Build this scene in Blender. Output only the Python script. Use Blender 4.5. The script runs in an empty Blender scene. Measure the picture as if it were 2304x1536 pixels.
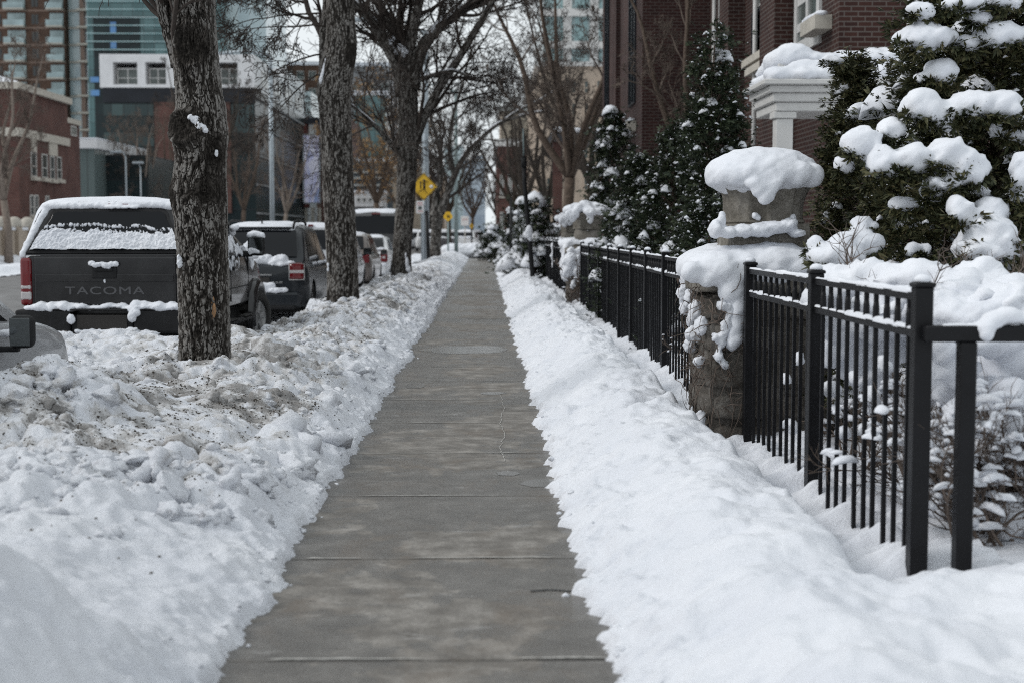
import bpy, bmesh, math, random
import numpy as np
from mathutils import Vector, Matrix
rad = math.radians
S = bpy.context.scene
COL = S.collection
# ------------------------------------------------------------------ camera
CAM_Z = 1.45
YAW, PITCH = -1.07, -4.43
cam = bpy.data.cameras.new('camera'); camo = bpy.data.objects.new('camera', cam); COL.objects.link(camo)
camo.location = (0, 0, CAM_Z); camo.rotation_euler = (rad(90 + PITCH), 0, rad(YAW))
cam.sensor_width = 36; cam.lens = 50; cam.clip_end = 3000; cam.clip_start = .05
cam.dof.use_dof = True; cam.dof.focus_distance = 10.8; cam.dof.aperture_fstop = 2.3
S.camera = camo
RC = camo.rotation_euler.to_matrix()
# ------------------------------------------------------------------ light
SUN_EL, SUN_AZ = 38, 262           # azimuth in degrees, clockwise from +Y
w = bpy.data.worlds.new('World'); S.world = w; w.use_nodes = True
nt = w.node_tree; nt.nodes.clear()
sky = nt.nodes.new('ShaderNodeTexSky'); sky.sky_type = 'NISHITA'; sky.sun_disc = False
sky.sun_elevation = rad(SUN_EL); sky.sun_rotation = rad(SUN_AZ); sky.dust_density = 2.5; sky.air_density = 1.0
hs = nt.nodes.new('ShaderNodeHueSaturation'); hs.inputs['Saturation'].default_value = .55; hs.inputs['Value'].default_value = 1.7
tc = nt.nodes.new('ShaderNodeTexCoord'); mp = nt.nodes.new('ShaderNodeMapping'); mp.inputs['Scale'].default_value = (1, 1, 2.6)
nz = nt.nodes.new('ShaderNodeTexNoise'); nz.inputs['Scale'].default_value = 2.3; nz.inputs['Detail'].default_value = 7; nz.inputs['Roughness'].default_value = .55
cr = nt.nodes.new('ShaderNodeValToRGB'); cr.color_ramp.elements[0].position = .20; cr.color_ramp.elements[1].position = .44
mx = nt.nodes.new('ShaderNodeMix'); mx.data_type = 'RGBA'
mx.inputs[7].default_value = (9.0, 9.6, 9.9, 1)          # thick bright cloud
bg = nt.nodes.new('ShaderNodeBackground'); bg.inputs['Strength'].default_value = .098
out = nt.nodes.new('ShaderNodeOutputWorld')
L = nt.links.new
L(sky.outputs[0], hs.inputs['Color']); L(tc.outputs['Generated'], mp.inputs['Vector']); L(mp.outputs[0], nz.inputs['Vector'])
L(nz.outputs['Fac'], cr.inputs[0]); L(cr.outputs[0], mx.inputs[0]); L(hs.outputs[0], mx.inputs[6]); L(mx.outputs[2], bg.inputs['Color']); L(bg.outputs[0], out.inputs[0])
sl = bpy.data.lights.new('sun', 'SUN'); sl.energy = 1.55; sl.angle = rad(17); sl.color = (1, .975, .95)
so = bpy.data.objects.new('sun', sl); COL.objects.link(so)
az, el = rad(SUN_AZ), rad(SUN_EL)
sd = Vector((math.sin(az) * math.cos(el), math.cos(az) * math.cos(el), math.sin(el)))
so.rotation_euler = sd.to_track_quat('Z', 'Y').to_euler(); so.location = sd * 60
S.view_settings.view_transform = 'Standard'; S.view_settings.look = 'None'; S.view_settings.exposure = -0.06; S.view_settings.gamma = 1
S.cycles.use_denoising = False; S.cycles.filter_width = 1.05
S.cycles.max_bounces = 6; S.cycles.transparent_max_bounces = 4; S.cycles.sample_clamp_indirect = 6

# ------------------------------------------------------------------ helpers: pixels of the 2304x1536 photograph -> world
def at(u, v, y):
    d = RC @ Vector(((u - 1152) / 3200, -(v - 768) / 3200, -1))
    return Vector((0, 0, CAM_Z)) + d * (y / d.y)
def xat(u, y, v=520): return at(u, v, y).x
def zat(v, y, u=1092): return at(u, v, y).z

# ------------------------------------------------------------------ numpy noise
def _h(ix, iy, seed):
    n = (ix.astype(np.int64) * 374761393 + iy.astype(np.int64) * 668265263 + seed * 1442695041) & 0xFFFFFFFF
    n = ((n ^ (n >> 13)) * 1274126177) & 0xFFFFFFFF
    n = (n ^ (n >> 16)) * 2246822519 & 0xFFFFFFFF
    return ((n ^ (n >> 15)) & 0xFFFFFF) / float(0xFFFFFF)
def vn(x, y, seed=0):
    x = np.asarray(x, float); y = np.asarray(y, float)
    ix, iy = np.floor(x), np.floor(y); fx, fy = x - ix, y - iy
    fx = fx * fx * fx * (fx * (fx * 6 - 15) + 10); fy = fy * fy * fy * (fy * (fy * 6 - 15) + 10)
    a = _h(ix, iy, seed); b = _h(ix + 1, iy, seed); c = _h(ix, iy + 1, seed); d = _h(ix + 1, iy + 1, seed)
    return (a + (b - a) * fx) * (1 - fy) + (c + (d - c) * fx) * fy
def fbm(x, y, oct=4, seed=0, gain=.5):
    s = 0; a = 1; t = 0
    for k in range(oct):
        s = s + a * (vn(x * 2 ** k + 17.3 * k, y * 2 ** k - 9.1 * k, seed + k) * 2 - 1); t += a; a *= gain
    return s / t
def worley(x, y, seed=0):
    x = np.asarray(x, float); y = np.asarray(y, float)
    ix, iy = np.floor(x), np.floor(y); f1 = np.full(x.shape, 9.); f2 = f1.copy(); idd = np.zeros(x.shape)
    for dx in (-1, 0, 1):
        for dy in (-1, 0, 1):
            cx, cy = ix + dx, iy + dy
            px = cx + _h(cx, cy, seed); py = cy + _h(cx, cy, seed + 7)
            d = np.hypot(px - x, py - y); m = d < f1
            f2 = np.where(m, f1, np.minimum(f2, d)); idd = np.where(m, _h(cx, cy, seed + 13), idd); f1 = np.where(m, d, f1)
    return f1, f2, idd
def ss(a, b, x):
    t = np.clip((x - a) / (b - a), 0, 1); return t * t * (3 - 2 * t)

# ------------------------------------------------------------------ object helpers
ORG = {}
def np_mesh(name, V, F, smooth=True):
    V = np.asarray(V, np.float32); F = np.asarray(F, np.int32); k = F.shape[1]
    me = bpy.data.meshes.new(name); me.vertices.add(len(V)); me.vertices.foreach_set('co', V.ravel())
    me.loops.add(F.size); me.loops.foreach_set('vertex_index', F.ravel())
    me.polygons.add(len(F)); me.polygons.foreach_set('loop_start', np.arange(0, F.size, k, dtype=np.int32))
    me.polygons.foreach_set('loop_total', np.full(len(F), k, np.int32)); me.polygons.foreach_set('use_smooth', np.full(len(F), smooth))
    me.update(calc_edges=True); return me
def link(name, me, mat, parent=None, world=True):
    o = bpy.data.objects.new(name, me); COL.objects.link(o)
    if mat is not None:
        me.materials.clear(); me.materials.append(mat)
    if parent is not None:
        o.parent = parent
        if world:
            g = ORG.get(parent.name, (0, 0, 0)); me.transform(Matrix.Translation(-Vector(g))); ORG[o.name] = g
    return o
def tag(o, label, cat, group=None, kind=None):
    o['label'] = label; o['category'] = cat
    if group: o['group'] = group
    if kind: o['kind'] = kind
    return o
def struct(o, kind='structure'):
    o['kind'] = kind; return o
def thing(name, label, cat, loc=(0, 0, 0), rz=0, group=None):
    o = bpy.data.objects.new(name, None); COL.objects.link(o); o.empty_display_size = .1
    o.location = loc; o.rotation_euler = (0, 0, rz); ORG[o.name] = tuple(loc)
    return tag(o, label, cat, group)
def children(o): return [c for c in bpy.data.objects if c.parent == o]
def copy_tree(o, parent=None):
    c = o.copy(); COL.objects.link(c)
    if parent is not None: c.parent = parent
    for ch in children(o): copy_tree(ch, c)
    return c
def evaluated(o):
    dg = bpy.context.evaluated_depsgraph_get(); dg.update()
    me = bpy.data.meshes.new_from_object(o.evaluated_get(dg)); return me
class MB:
    def __init__(s): s.v = []; s.f = []; s.sm = []
    def add(s, vs, fs, smooth=False):
        n = len(s.v); s.v.extend(tuple(p) for p in vs); s.f.extend(tuple(i + n for i in f) for f in fs); s.sm.extend([smooth] * len(fs)); return s
    def box(s, x0, x1, y0, y1, z0, z1, rz=0, c=None):
        vs = [(x, y, z) for z in (z0, z1) for y in (y0, y1) for x in (x0, x1)]
        if rz:
            cx, cy = c if c else ((x0 + x1) / 2, (y0 + y1) / 2); a, b = math.cos(rz), math.sin(rz)
            vs = [(cx + (x - cx) * a - (y - cy) * b, cy + (x - cx) * b + (y - cy) * a, z) for x, y, z in vs]
        return s.add(vs, [(0, 2, 3, 1), (4, 5, 7, 6), (0, 1, 5, 4), (1, 3, 7, 5), (3, 2, 6, 7), (2, 0, 4, 6)])
    def tube(s, pts, rs, n=8, cap=True, smooth=True, flat=1.0):
        P = [Vector(p) for p in pts]; rings = []
        if not hasattr(rs, '__len__'): rs = [rs] * len(P)
        up = Vector((0, 0, 1)); T0 = (P[1] - P[0]).normalized()
        X = T0.cross(up); X = X.normalized() if X.length > .05 else Vector((1, 0, 0))
        vs = []
        for i, p in enumerate(P):
            t = (P[min(i + 1, len(P) - 1)] - P[max(i - 1, 0)])
            t = t.normalized() if t.length > 1e-9 else T0
            X = (X - t * X.dot(t)); X = X.normalized() if X.length > 1e-6 else t.orthogonal().normalized()
            Y = t.cross(X)
            for k in range(n):
                a = 2 * math.pi * k / n; vs.append(p + X * (math.cos(a) * rs[i]) + Y * (math.sin(a) * rs[i] * flat))
        fs = [(i * n + k, i * n + (k + 1) % n, (i + 1) * n + (k + 1) % n, (i + 1) * n + k) for i in range(len(P) - 1) for k in range(n)]
        if cap: fs += [tuple(range(n - 1, -1, -1)), tuple((len(P) - 1) * n + k for k in range(n))]
        return s.add(vs, fs, smooth)
    def lathe(s, prof, c, n=32, smooth=True, sq=0, axis='z', cap=True):
        vs = []
        for r, h in prof:
            for k in range(n):
                a = 2 * math.pi * k / n; ca, sa = math.cos(a), math.sin(a)
                m = 1 / (max(abs(ca), abs(sa))) if sq else 1; m = 1 + (m - 1) * sq
                p = (r * ca * m, r * sa * m, h) if axis == 'z' else (h, r * ca, r * sa)
                vs.append((c[0] + p[0], c[1] + p[1], c[2] + p[2]))
        fs = [(i * n + k, i * n + (k + 1) % n, (i + 1) * n + (k + 1) % n, (i + 1) * n + k) for i in range(len(prof) - 1) for k in range(n)]
        if cap: fs += [tuple(range(n - 1, -1, -1)), tuple((len(prof) - 1) * n + k for k in range(n))]
        return s.add(vs, fs, smooth)
    def prism(s, poly, axis, a, b, smooth=False):
        def p3(p, h): return (h, p[0], p[1]) if axis == 'x' else (p[0], h, p[1]) if axis == 'y' else (p[0], p[1], h)
        n = len(poly)
        s.add([p3(p, a) for p in poly] + [p3(p, b) for p in poly], [tuple(range(n)), tuple(range(2 * n - 1, n - 1, -1))] + [(i, i + n, (i + 1) % n + n, (i + 1) % n) for i in range(n)], smooth)
        return s
    def grid(s, rows, close=False, smooth=True):
        m = len(rows[0]); vs = [p for r in rows for p in r]
        fs = [(i * m + k, i * m + (k + 1) % m, (i + 1) * m + (k + 1) % m, (i + 1) * m + k) for i in range(len(rows) - 1) for k in range(m if close else m - 1)]
        return s.add(vs, fs, smooth)
    def build(s, name, mat, parent=None, world=True, bevel=0, seg=2, sub=0, solid=0, recalc=True, autosm=0):
        me = bpy.data.meshes.new(name); me.from_pydata(s.v, [], s.f); me.polygons.foreach_set('use_smooth', s.sm)
        if recalc:
            bm = bmesh.new(); bm.from_mesh(me); bmesh.ops.recalc_face_normals(bm, faces=bm.faces); bm.to_mesh(me); bm.free()
        me.update()
        if bevel or sub or solid:
            t = bpy.data.objects.new('tmp', me); COL.objects.link(t)
            if solid: m = t.modifiers.new('s', 'SOLIDIFY'); m.thickness = solid; m.offset = -1
            if bevel: m = t.modifiers.new('b', 'BEVEL'); m.width = bevel; m.segments = seg; m.limit_method = 'ANGLE'; m.angle_limit = rad(35)
            if sub: m = t.modifiers.new('d', 'SUBSURF'); m.levels = sub; m.render_levels = sub
            me2 = evaluated(t); bpy.data.objects.remove(t); me = me2; me.name = name
        return link(name, me, mat, parent, world)
def blob(name, parts, mat, parent=None, vox=.03, amp=.01, freq=8, smooth=8, seed=0, world=True, flatz=None):
    """union of ellipsoids (x,y,z,rx,ry,rz) grown together into one lumpy mass"""
    bm = bmesh.new()
    for p in parts:
        M = Matrix.Translation(p[:3]) @ Matrix.Diagonal((p[3], p[4], p[5], 1)); bmesh.ops.create_icosphere(bm, subdivisions=3, radius=1, matrix=M)
    me = bpy.data.meshes.new('t'); bm.to_mesh(me); bm.free()
    t = bpy.data.objects.new('t', me); COL.objects.link(t)
    m = t.modifiers.new('r', 'REMESH'); m.mode = 'VOXEL'; m.voxel_size = vox
    m = t.modifiers.new('s', 'SMOOTH'); m.iterations = smooth; m.factor = .5
    me = evaluated(t); bpy.data.objects.remove(t)
    n = len(me.vertices); co = np.empty(n * 3, np.float32); no = np.empty(n * 3, np.float32)
    me.vertices.foreach_get('co', co); me.vertex_normals.foreach_get('vector', no); co = co.reshape(-1, 3); no = no.reshape(-1, 3)
    x, y, z = co.T
    d = fbm(x * freq + z * freq * .7, y * freq + z * freq * .9, 4, seed) + .6 * fbm(x * freq * 3.1 - z * freq * 2, z * freq * 2.6 + y * freq, 2, seed + 9)
    co = co + no * (d * amp)[:, None]
    me.vertices.foreach_set('co', co.astype(np.float32).ravel()); me.polygons.foreach_set('use_smooth', np.ones(len(me.polygons), bool)); me.update(); me.name = name
    return link(name, me, mat, parent, world)

# ------------------------------------------------------------------ materials
def srgb(h):
    c = [int(h[i:i + 2], 16) / 255 for i in (0, 2, 4)]
    return tuple(x / 12.92 if x <= .04045 else ((x + .055) / 1.055) ** 2.4 for x in c) + (1,)
class Mat:
    def __init__(s, name, rough=.6, metal=0, base=(.5, .5, .5, 1), coat=0, spec=.5):
        s.m = bpy.data.materials.new(name); s.m.use_nodes = True; s.t = s.m.node_tree; s.b = s.t.nodes['Principled BSDF']
        s.b.inputs['Base Color'].default_value = base if len(base) == 4 else (*base, 1); s.b.inputs['Roughness'].default_value = rough; s.b.inputs['Metallic'].default_value = metal
        s.b.inputs['Coat Weight'].default_value = coat; s.b.inputs['Specular IOR Level'].default_value = spec; s._tc = None
    def n(s, ty, **k):
        nd = s.t.nodes.new('ShaderNode' + ty)
        for a, v in k.items():
            if a in nd.inputs: nd.inputs[a].default_value = v
            else: setattr(nd, a, v)
        return nd
    def l(s, a, b): s.t.links.new(a, b)
    def co(s, scale=(1, 1, 1), kind='Object'):
        if s._tc is None: s._tc = s.n('TexCoord')
        m = s.n('Mapping'); m.inputs['Scale'].default_value = scale; s.l(s._tc.outputs[kind], m.inputs[0]); return m.outputs[0]
    def noise(s, scale, detail=5, rough=.55, vec=None, dist=0):
        n = s.n('TexNoise'); n.inputs['Scale'].default_value = scale; n.inputs['Detail'].default_value = detail; n.inputs['Roughness'].default_value = rough; n.inputs['Distortion'].default_value = dist
        s.l(vec if vec is not None else s.co(), n.inputs['Vector']); return n.outputs['Fac']
    def ramp(s, fac, stops):
        r = s.n('ValToRGB'); e = r.color_ramp.elements
        while len(e) < len(stops): e.new(.5)
        for i, (p, c) in enumerate(stops): e[i].position = p; e[i].color = c if hasattr(c, '__len__') else (c, c, c, 1)
        s.l(fac, r.inputs[0]); return r.outputs[0]
    def mix(s, fac, a, b, mode='MIX'):
        m = s.n('Mix'); m.data_type = 'RGBA'; m.blend_type = mode
        for k, v in ((0, fac), (6, a), (7, b)):
            if hasattr(v, 'is_output'): s.l(v, m.inputs[k])
            else: m.inputs[k].default_value = v
        return m.outputs[2]
    def math(s, op, a, b=0):
        m = s.n('Math'); m.operation = op
        for k, v in ((0, a), (1, b)):
            if hasattr(v, 'is_output'): s.l(v, m.inputs[k])
            else: m.inputs[k].default_value = v
        return m.outputs[0]
    def attr(s, name): a = s.n('Attribute'); a.attribute_name = name; return a.outputs['Fac']
    def color(s, c): s.l(c, s.b.inputs['Base Color']); return s
    def roughness(s, c): s.l(c, s.b.inputs['Roughness']); return s
    def bump(s, h, strength=.3, dist=.02):
        b = s.n('Bump'); b.inputs['Strength'].default_value = strength; b.inputs['Distance'].default_value = dist; s.l(h, b.inputs['Height']); s.l(b.outputs[0], s.b.inputs['Normal']); return s
def simple(name, c, rough=.6, metal=0, coat=0, var=.12, scale=6, bump=0, spec=.5):
    m = Mat(name, rough, metal, c, coat, spec)
    f = m.noise(scale, 5); d = tuple(x * (1 - var) for x in c[:3]) + (1,); e = tuple(min(1, x * (1 + var)) for x in c[:3]) + (1,)
    m.color(m.ramp(f, [(.3, d), (.7, e)]))
    if bump: m.bump(m.noise(scale * 6, 4), bump, .01)
    return m.m
# ------------------------------------------------------------------ the palette
M = {}
def snow_mat(name, dirt=False, grain=1.0):
    m = Mat(name, .62, 0, (.80, .82, .86, 1), spec=.25)
    v = m.co(); f = m.noise(1.7, 4, vec=v)
    base = m.ramp(f, [(.35, (.685, .705, .755, 1)), (.65, (.755, .77, .81, 1))])
    if dirt:
        fine = m.noise(34, 6, .78, vec=v, dist=.6); mid = m.noise(9, 6, .7, vec=v, dist=.8)
        a = m.attr('dirt')
        k = m.math('ADD', m.math('MULTIPLY', a, 1.0), m.math('ADD', m.math('MULTIPLY', fine, 1.25), m.math('MULTIPLY', mid, .75)))
        k = m.math('SUBTRACT', k, 1.13)
        light = m.ramp(k, [(.10, 0.), (.42, 1.)]); dark = m.ramp(k, [(.42, 0.), (.80, 1.)])
        base = m.mix(m.math('MULTIPLY', light, .5), base, (.43, .405, .365, 1)); base = m.mix(m.math('MULTIPLY', dark, .62), base, (.085, .073, .061, 1))
        sp = m.ramp(m.noise(85, 3, .65, vec=v), [(.60, 0.), (.66, 1.)])
        base = m.mix(m.math('MULTIPLY', m.math('MULTIPLY', sp, m.ramp(a, [(.12, 0.), (.45, 1.)])), .75), base, (.16, .12, .09, 1))
    m.color(base)
    h = m.math('ADD', m.noise(60, 6, .7, vec=v), m.math('MULTIPLY', m.noise(230, 3, .7, vec=v), .35))
    h = m.math('ADD', h, m.math('MULTIPLY', m.noise(24, 4, .65, vec=v), 1.1))
    m.bump(h, .62 * grain, .022)
    return m.m
M['snow'] = snow_mat('clean_snow', False, .8); M['snow_soft'] = snow_mat('soft_snow', False, .35); M['snow_dirty'] = snow_mat('ploughed_snow', True, 1.15)
# concrete pavement with damp patches
m = Mat('concrete', .7); v = m.co()
big = m.noise(.9, 6, .6, vec=m.co((1, .8, 1)), dist=.4); mid = m.noise(5, 8, .68, vec=v); fine = m.noise(70, 4, .7, vec=v)
base = m.ramp(mid, [(.28, (.092, .083, .074, 1)), (.48, (.160, .147, .132, 1)), (.70, (.30, .28, .256, 1))])
xs_ = m.n('SeparateXYZ'); m.l(m.co(), xs_.inputs[0]); ed = m.math('MULTIPLY', m.math('ABSOLUTE', m.math('ADD', xs_.outputs[0], .12)), .16)
fl = m.noise(3.2, 7, .65, vec=m.co((1, 1, 1)), dist=1.2); big = m.math('ADD', m.math('SUBTRACT', big, ed), m.math('MULTIPLY', m.math('SUBTRACT', fl, .5), .35))
damp = m.ramp(big, [(.455, 1.), (.485, 0.)])
base = m.mix(m.math('MULTIPLY', damp, .55), base, (.070, .064, .059, 1))
sp = m.ramp(fine, [(.3, (.50, .50, .50, 1)), (.7, (1.28, 1.28, 1.28, 1))]); base = m.mix(.65, base, sp, 'MULTIPLY')
rust = m.ramp(m.noise(1.9, 6, .7, vec=m.co((1.3, .8, 1)), dist=.6), [(.52, 0.), (.68, 1.)]); base = m.mix(m.math('MULTIPLY', rust, .45), base, (.125, .095, .07, 1))
salt = m.ramp(m.noise(2.6, 8, .7, vec=m.co((1, 2.4, 1)), dist=.8), [(.60, 0.), (.72, 1.)]); base = m.mix(m.math('MULTIPLY', salt, .45), base, (.42, .41, .40, 1))
m.color(base); m.roughness(m.ramp(big, [(.455, .36), (.485, .78)])); m.bump(m.math('ADD', fine, m.math('MULTIPLY', mid, .8)), .28, .006); M['concrete'] = m.m
M['joint'] = simple('wet_joint', (.016, .015, .014, 1), .6, bump=.2, scale=9)
M['grit'] = simple('road_grit', (.062, .052, .043, 1), .9, var=.5, scale=25)
M['frost'] = simple('frost', (.33, .32, .30, 1), .8, var=.35, scale=30)
M['ice'] = Mat('thin_ice', .22, 0, (.17, .165, .16, 1), 0, .7).m
m = Mat('asphalt', .6); f = m.noise(2, 7, .65); g = m.noise(90, 3)
base = m.ramp(f, [(.35, (.10, .096, .094, 1)), (.6, (.17, .165, .165, 1))]); slush = m.ramp(m.noise(.5, 7, .65, vec=m.co((1.2, .12, 1)), dist=.5), [(.56, 0.), (.66, 1.)])
base = m.mix(m.math('MULTIPLY', slush, .75), base, (.52, .52, .53, 1)); m.color(base); m.bump(g, .3, .01); M['asphalt'] = m.m
M['kerb'] = simple('kerb_stone', (.25, .24, .23, 1), .8, scale=12, bump=.3)
# bark: pale dry ridges with painted highlights, darkened furrows, after the modelled relief
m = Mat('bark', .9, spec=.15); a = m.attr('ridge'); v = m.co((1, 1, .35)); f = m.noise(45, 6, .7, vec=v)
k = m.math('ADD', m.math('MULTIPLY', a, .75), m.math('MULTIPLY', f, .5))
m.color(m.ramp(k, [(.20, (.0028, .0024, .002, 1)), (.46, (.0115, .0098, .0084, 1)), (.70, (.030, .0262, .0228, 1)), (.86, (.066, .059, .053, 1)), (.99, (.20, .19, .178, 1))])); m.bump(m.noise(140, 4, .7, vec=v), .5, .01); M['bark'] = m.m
M['bark_plain'] = simple('bark_plain', (.058, .048, .040, 1), .9, var=.45, scale=20, bump=.5, spec=.15)
M['bark_brown'] = simple('bark_brown', (.105, .080, .064, 1), .9, var=.4, scale=14, bump=.4, spec=.15)
M['bark_pale'] = simple('bark_pale', (.20, .165, .14, 1), .9, var=.35, scale=14, bump=.4, spec=.15)
M['twig'] = simple('twig_bark', (.050, .041, .036, 1), .85, var=.4, scale=2, spec=.2)
M['twig_brown'] = simple('twig_brown', (.120, .095, .080, 1), .85, var=.4, scale=2, spec=.2)
M['scar'] = simple('bare_wood', (.30, .17, .085, 1), .8, var=.4, scale=30, bump=.4)
M['leaf_tan'] = simple('dry_leaf', (.33, .19, .07, 1), .8, var=.4, scale=3)
m = Mat('cedar_leaf', .62, spec=.3); g = m.n('NewGeometry'); r = g.outputs['Random Per Island']
f = m.noise(2.2, 4); k = m.math('ADD', m.math('MULTIPLY', r, .5), m.math('MULTIPLY', f, .6))
m.color(m.ramp(k, [(.25, (.016, .021, .010, 1)), (.50, (.040, .046, .020, 1)), (.75, (.082, .078, .035, 1)), (.92, (.135, .105, .052, 1))])); M['cedar'] = m.m
m = Mat('cedar_leaf_dark', .62, spec=.3); g = m.n('NewGeometry'); r = g.outputs['Random Per Island']
m.color(m.ramp(r, [(.0, (.010, .017, .009, 1)), (.6, (.024, .035, .017, 1)), (1., (.045, .056, .026, 1))])); M['cedar_dark'] = m.m
# stone
m = Mat('weathered_stone', .9, spec=.2); v = m.co(); f = m.noise(3.5, 8, .7, vec=v); g = m.noise(38, 6, .7, vec=v)
base = m.ramp(f, [(.30, (.10, .090, .075, 1)), (.5, (.205, .19, .165, 1)), (.72, (.33, .31, .285, 1))]); base = m.mix(.7, base, m.ramp(g, [(.3, (.5, .48, .46, 1)), (.7, (1.15, 1.15, 1.15, 1))]), 'MULTIPLY')
m.color(base); m.bump(m.math('ADD', m.math('MULTIPLY', f, .6), g), .6, .03); M['stone'] = m.m
m = Mat('pillar_stone', .92, spec=.2); v = m.co(); f = m.noise(4.5, 8, .72, vec=v); g = m.noise(30, 6, .75, vec=v)
base = m.ramp(f, [(.30, (.060, .053, .046, 1)), (.5, (.135, .122, .108, 1)), (.72, (.27, .255, .235, 1))]); base = m.mix(.75, base, m.ramp(g, [(.3, (.4, .38, .36, 1)), (.7, (1.2, 1.2, 1.2, 1))]), 'MULTIPLY')
m.color(base); m.bump(m.math('ADD', m.math('MULTIPLY', f, .6), g), .7, .04); M['pillar'] = m.m
M['pale_stone'] = simple('pale_stone', (.42, .39, .34, 1), .8, scale=5, bump=.3)
M['stone_tan'] = simple('tan_stone', (.36, .30, .24, 1), .85, scale=5, bump=.3)
# metals and paints
M['iron'] = simple('black_paint', (.0058, .0058, .007, 1), .42, .0, 0, .3, 9, .08, spec=.22)
M['pole_black'] = simple('pole_black', (.010, .010, .011, 1), .5, 0, 0, .3, 7, .1, spec=.25)
M['galv'] = simple('galvanised_steel', (.33, .37, .40, 1), .45, .3, 0, .12, 3)
M['galv_green'] = simple('weathered_steel', (.20, .25, .25, 1), .5, .2, 0, .12, 3)
M['white_paint'] = simple('white_paint', (.55, .54, .525, 1), .5, 0, 0, .06, 4, .05)
M['white_wall'] = simple('white_panel', (.60, .60, .61, 1), .55, 0, 0, .08, 1.0)
M['sign_yellow'] = simple('sign_yellow', (.72, .43, .02, 1), .45, 0, 0, .06, 3)
M['sign_white'] = simple('sign_white', (.75, .74, .74, 1), .45, 0, 0, .05, 3)
M['sign_black'] = simple('sign_black', (.012, .012, .012, 1), .5); M['sign_red'] = simple('sign_red', (.45, .05, .05, 1), .5)
def paint(name, c, coat=.6, rough=.35, metal=.25, spec=.5):
    m = Mat(name, rough, metal, c, coat, spec); m.b.inputs['Coat Roughness'].default_value = .08
    f = m.noise(3, 7, .65); g = m.noise(160, 3, .7)
    grime = m.ramp(f, [(.45, 0.), (.75, .45)]); m.color(m.mix(grime, c, tuple(x * .7 + .03 for x in c[:3]) + (1,)))
    m.roughness(m.ramp(f, [(.4, rough), (.75, rough + .25)])); return m.m
M['truck_paint'] = paint('charcoal_paint', (.0105, .0102, .0115, 1), .5, .22, .3, .35); M['suv_paint'] = paint('slate_paint', (.011, .014, .018, 1), .3, .32, .2, .3)
M['silver_paint'] = paint('silver_paint', (.42, .43, .45, 1), .6, .35, .5); M['bronze_paint'] = paint('bronze_paint', (.17, .145, .13, 1), .6, .35, .5)
M['white_car'] = paint('white_car_paint', (.66, .67, .68, 1), .5, .4, 0); M['black_van'] = paint('black_van_paint', (.012, .011, .012, 1), .6, .3, .1)
M['grey_car'] = paint('grey_car_paint', (.10, .10, .11, 1)); M['red_car'] = paint('red_car_paint', (.16, .02, .02, 1))
M['mirror'] = Mat('mirror_glass', .05, .9, (.10, .108, .11, 1)).m
M['glass'] = Mat('dark_glass', .06, 0, (.005, .006, .008, 1), 0, .22).m
M['plastic'] = simple('black_plastic', (.012, .012, .013, 1), .62, 0, 0, .25, 14, .25, spec=.25); M['rubber'] = simple('tyre_rubber', (.020, .019, .018, 1), .85, 0, 0, .3, 10, .3)
M['rim'] = simple('alloy_rim', (.30, .30, .30, 1), .45, .4); M['chrome'] = Mat('chrome', .15, 1, (.6, .6, .6, 1)).m
M['lamp_red'] = Mat('red_lens', .15, 0, (.13, .006, .009, 1), .3).m; M['lamp_clear'] = Mat('clear_lens', .15, 0, (.42, .40, .40, 1), .6).m
M['plate'] = simple('dark_plate', (.016, .013, .011, 1), .6); M['letter'] = simple('stamped_letter', (.075, .075, .08, 1), .4, .2)
M['under'] = simple('underbody', (.010, .010, .010, 1), .9)
# frosted glass: snow crust, as a mask with a shape of its own
def brick(name, c1, c2, mort, bw=.21, bh=.075, scale=1.0, ms=.011, axes='xz'):
    m = Mat(name, .85, spec=.2); tcn = m.n('TexCoord'); sp = m.n('SeparateXYZ'); m.l(tcn.outputs['Object'], sp.inputs[0]); cb = m.n('CombineXYZ')
    nrm = m.n('NewGeometry'); sn = m.n('SeparateXYZ'); m.l(nrm.outputs['Normal'], sn.inputs[0])
    ax = m.math('GREATER_THAN', m.math('ABSOLUTE', sn.outputs[0]), .7)      # walls that face along x run along y
    mixv = m.n('Mix'); mixv.data_type = 'FLOAT'; m.l(ax, mixv.inputs[0]); m.l(sp.outputs[0], mixv.inputs[2]); m.l(sp.outputs[1], mixv.inputs[3])
    m.l(mixv.outputs[0], cb.inputs[0]); m.l(sp.outputs[2], cb.inputs[1])
    b = m.n('TexBrick'); b.inputs['Scale'].default_value = scale; b.inputs['Brick Width'].default_value = bw; b.inputs['Row Height'].default_value = bh; b.inputs['Mortar Size'].default_value = ms; b.inputs['Mortar Smooth'].default_value = .2
    b.inputs['Color1'].default_value = c1; b.inputs['Color2'].default_value = c2; b.inputs['Mortar'].default_value = mort; m.l(cb.outputs[0], b.inputs['Vector'])
    st = m.ramp(m.noise(.6, 7, .7), [(.3, (.55, .53, .53, 1)), (.7, (1.25, 1.2, 1.15, 1))]); m.color(m.mix(.9, b.outputs['Color'], st, 'MULTIPLY'))
    m.bump(b.outputs['Fac'], -.35, .012); return m.m
M['brick'] = brick('red_brick', (.050, .0225, .0185, 1), (.034, .016, .0145, 1), (.098, .084, .078, 1))
M['brick_dark'] = brick('dark_brick', (.050, .022, .020, 1), (.034, .016, .0155, 1), (.082, .068, .064, 1))
M['brick_red'] = brick('orange_brick', (.105, .044, .036, 1), (.078, .031, .027, 1), (.135, .105, .095, 1), .24, .08)
M['brick_tower'] = brick('tower_brick', (.115, .070, .052, 1), (.085, .055, .042, 1), (.14, .105, .085, 1), .6, .2)
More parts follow.
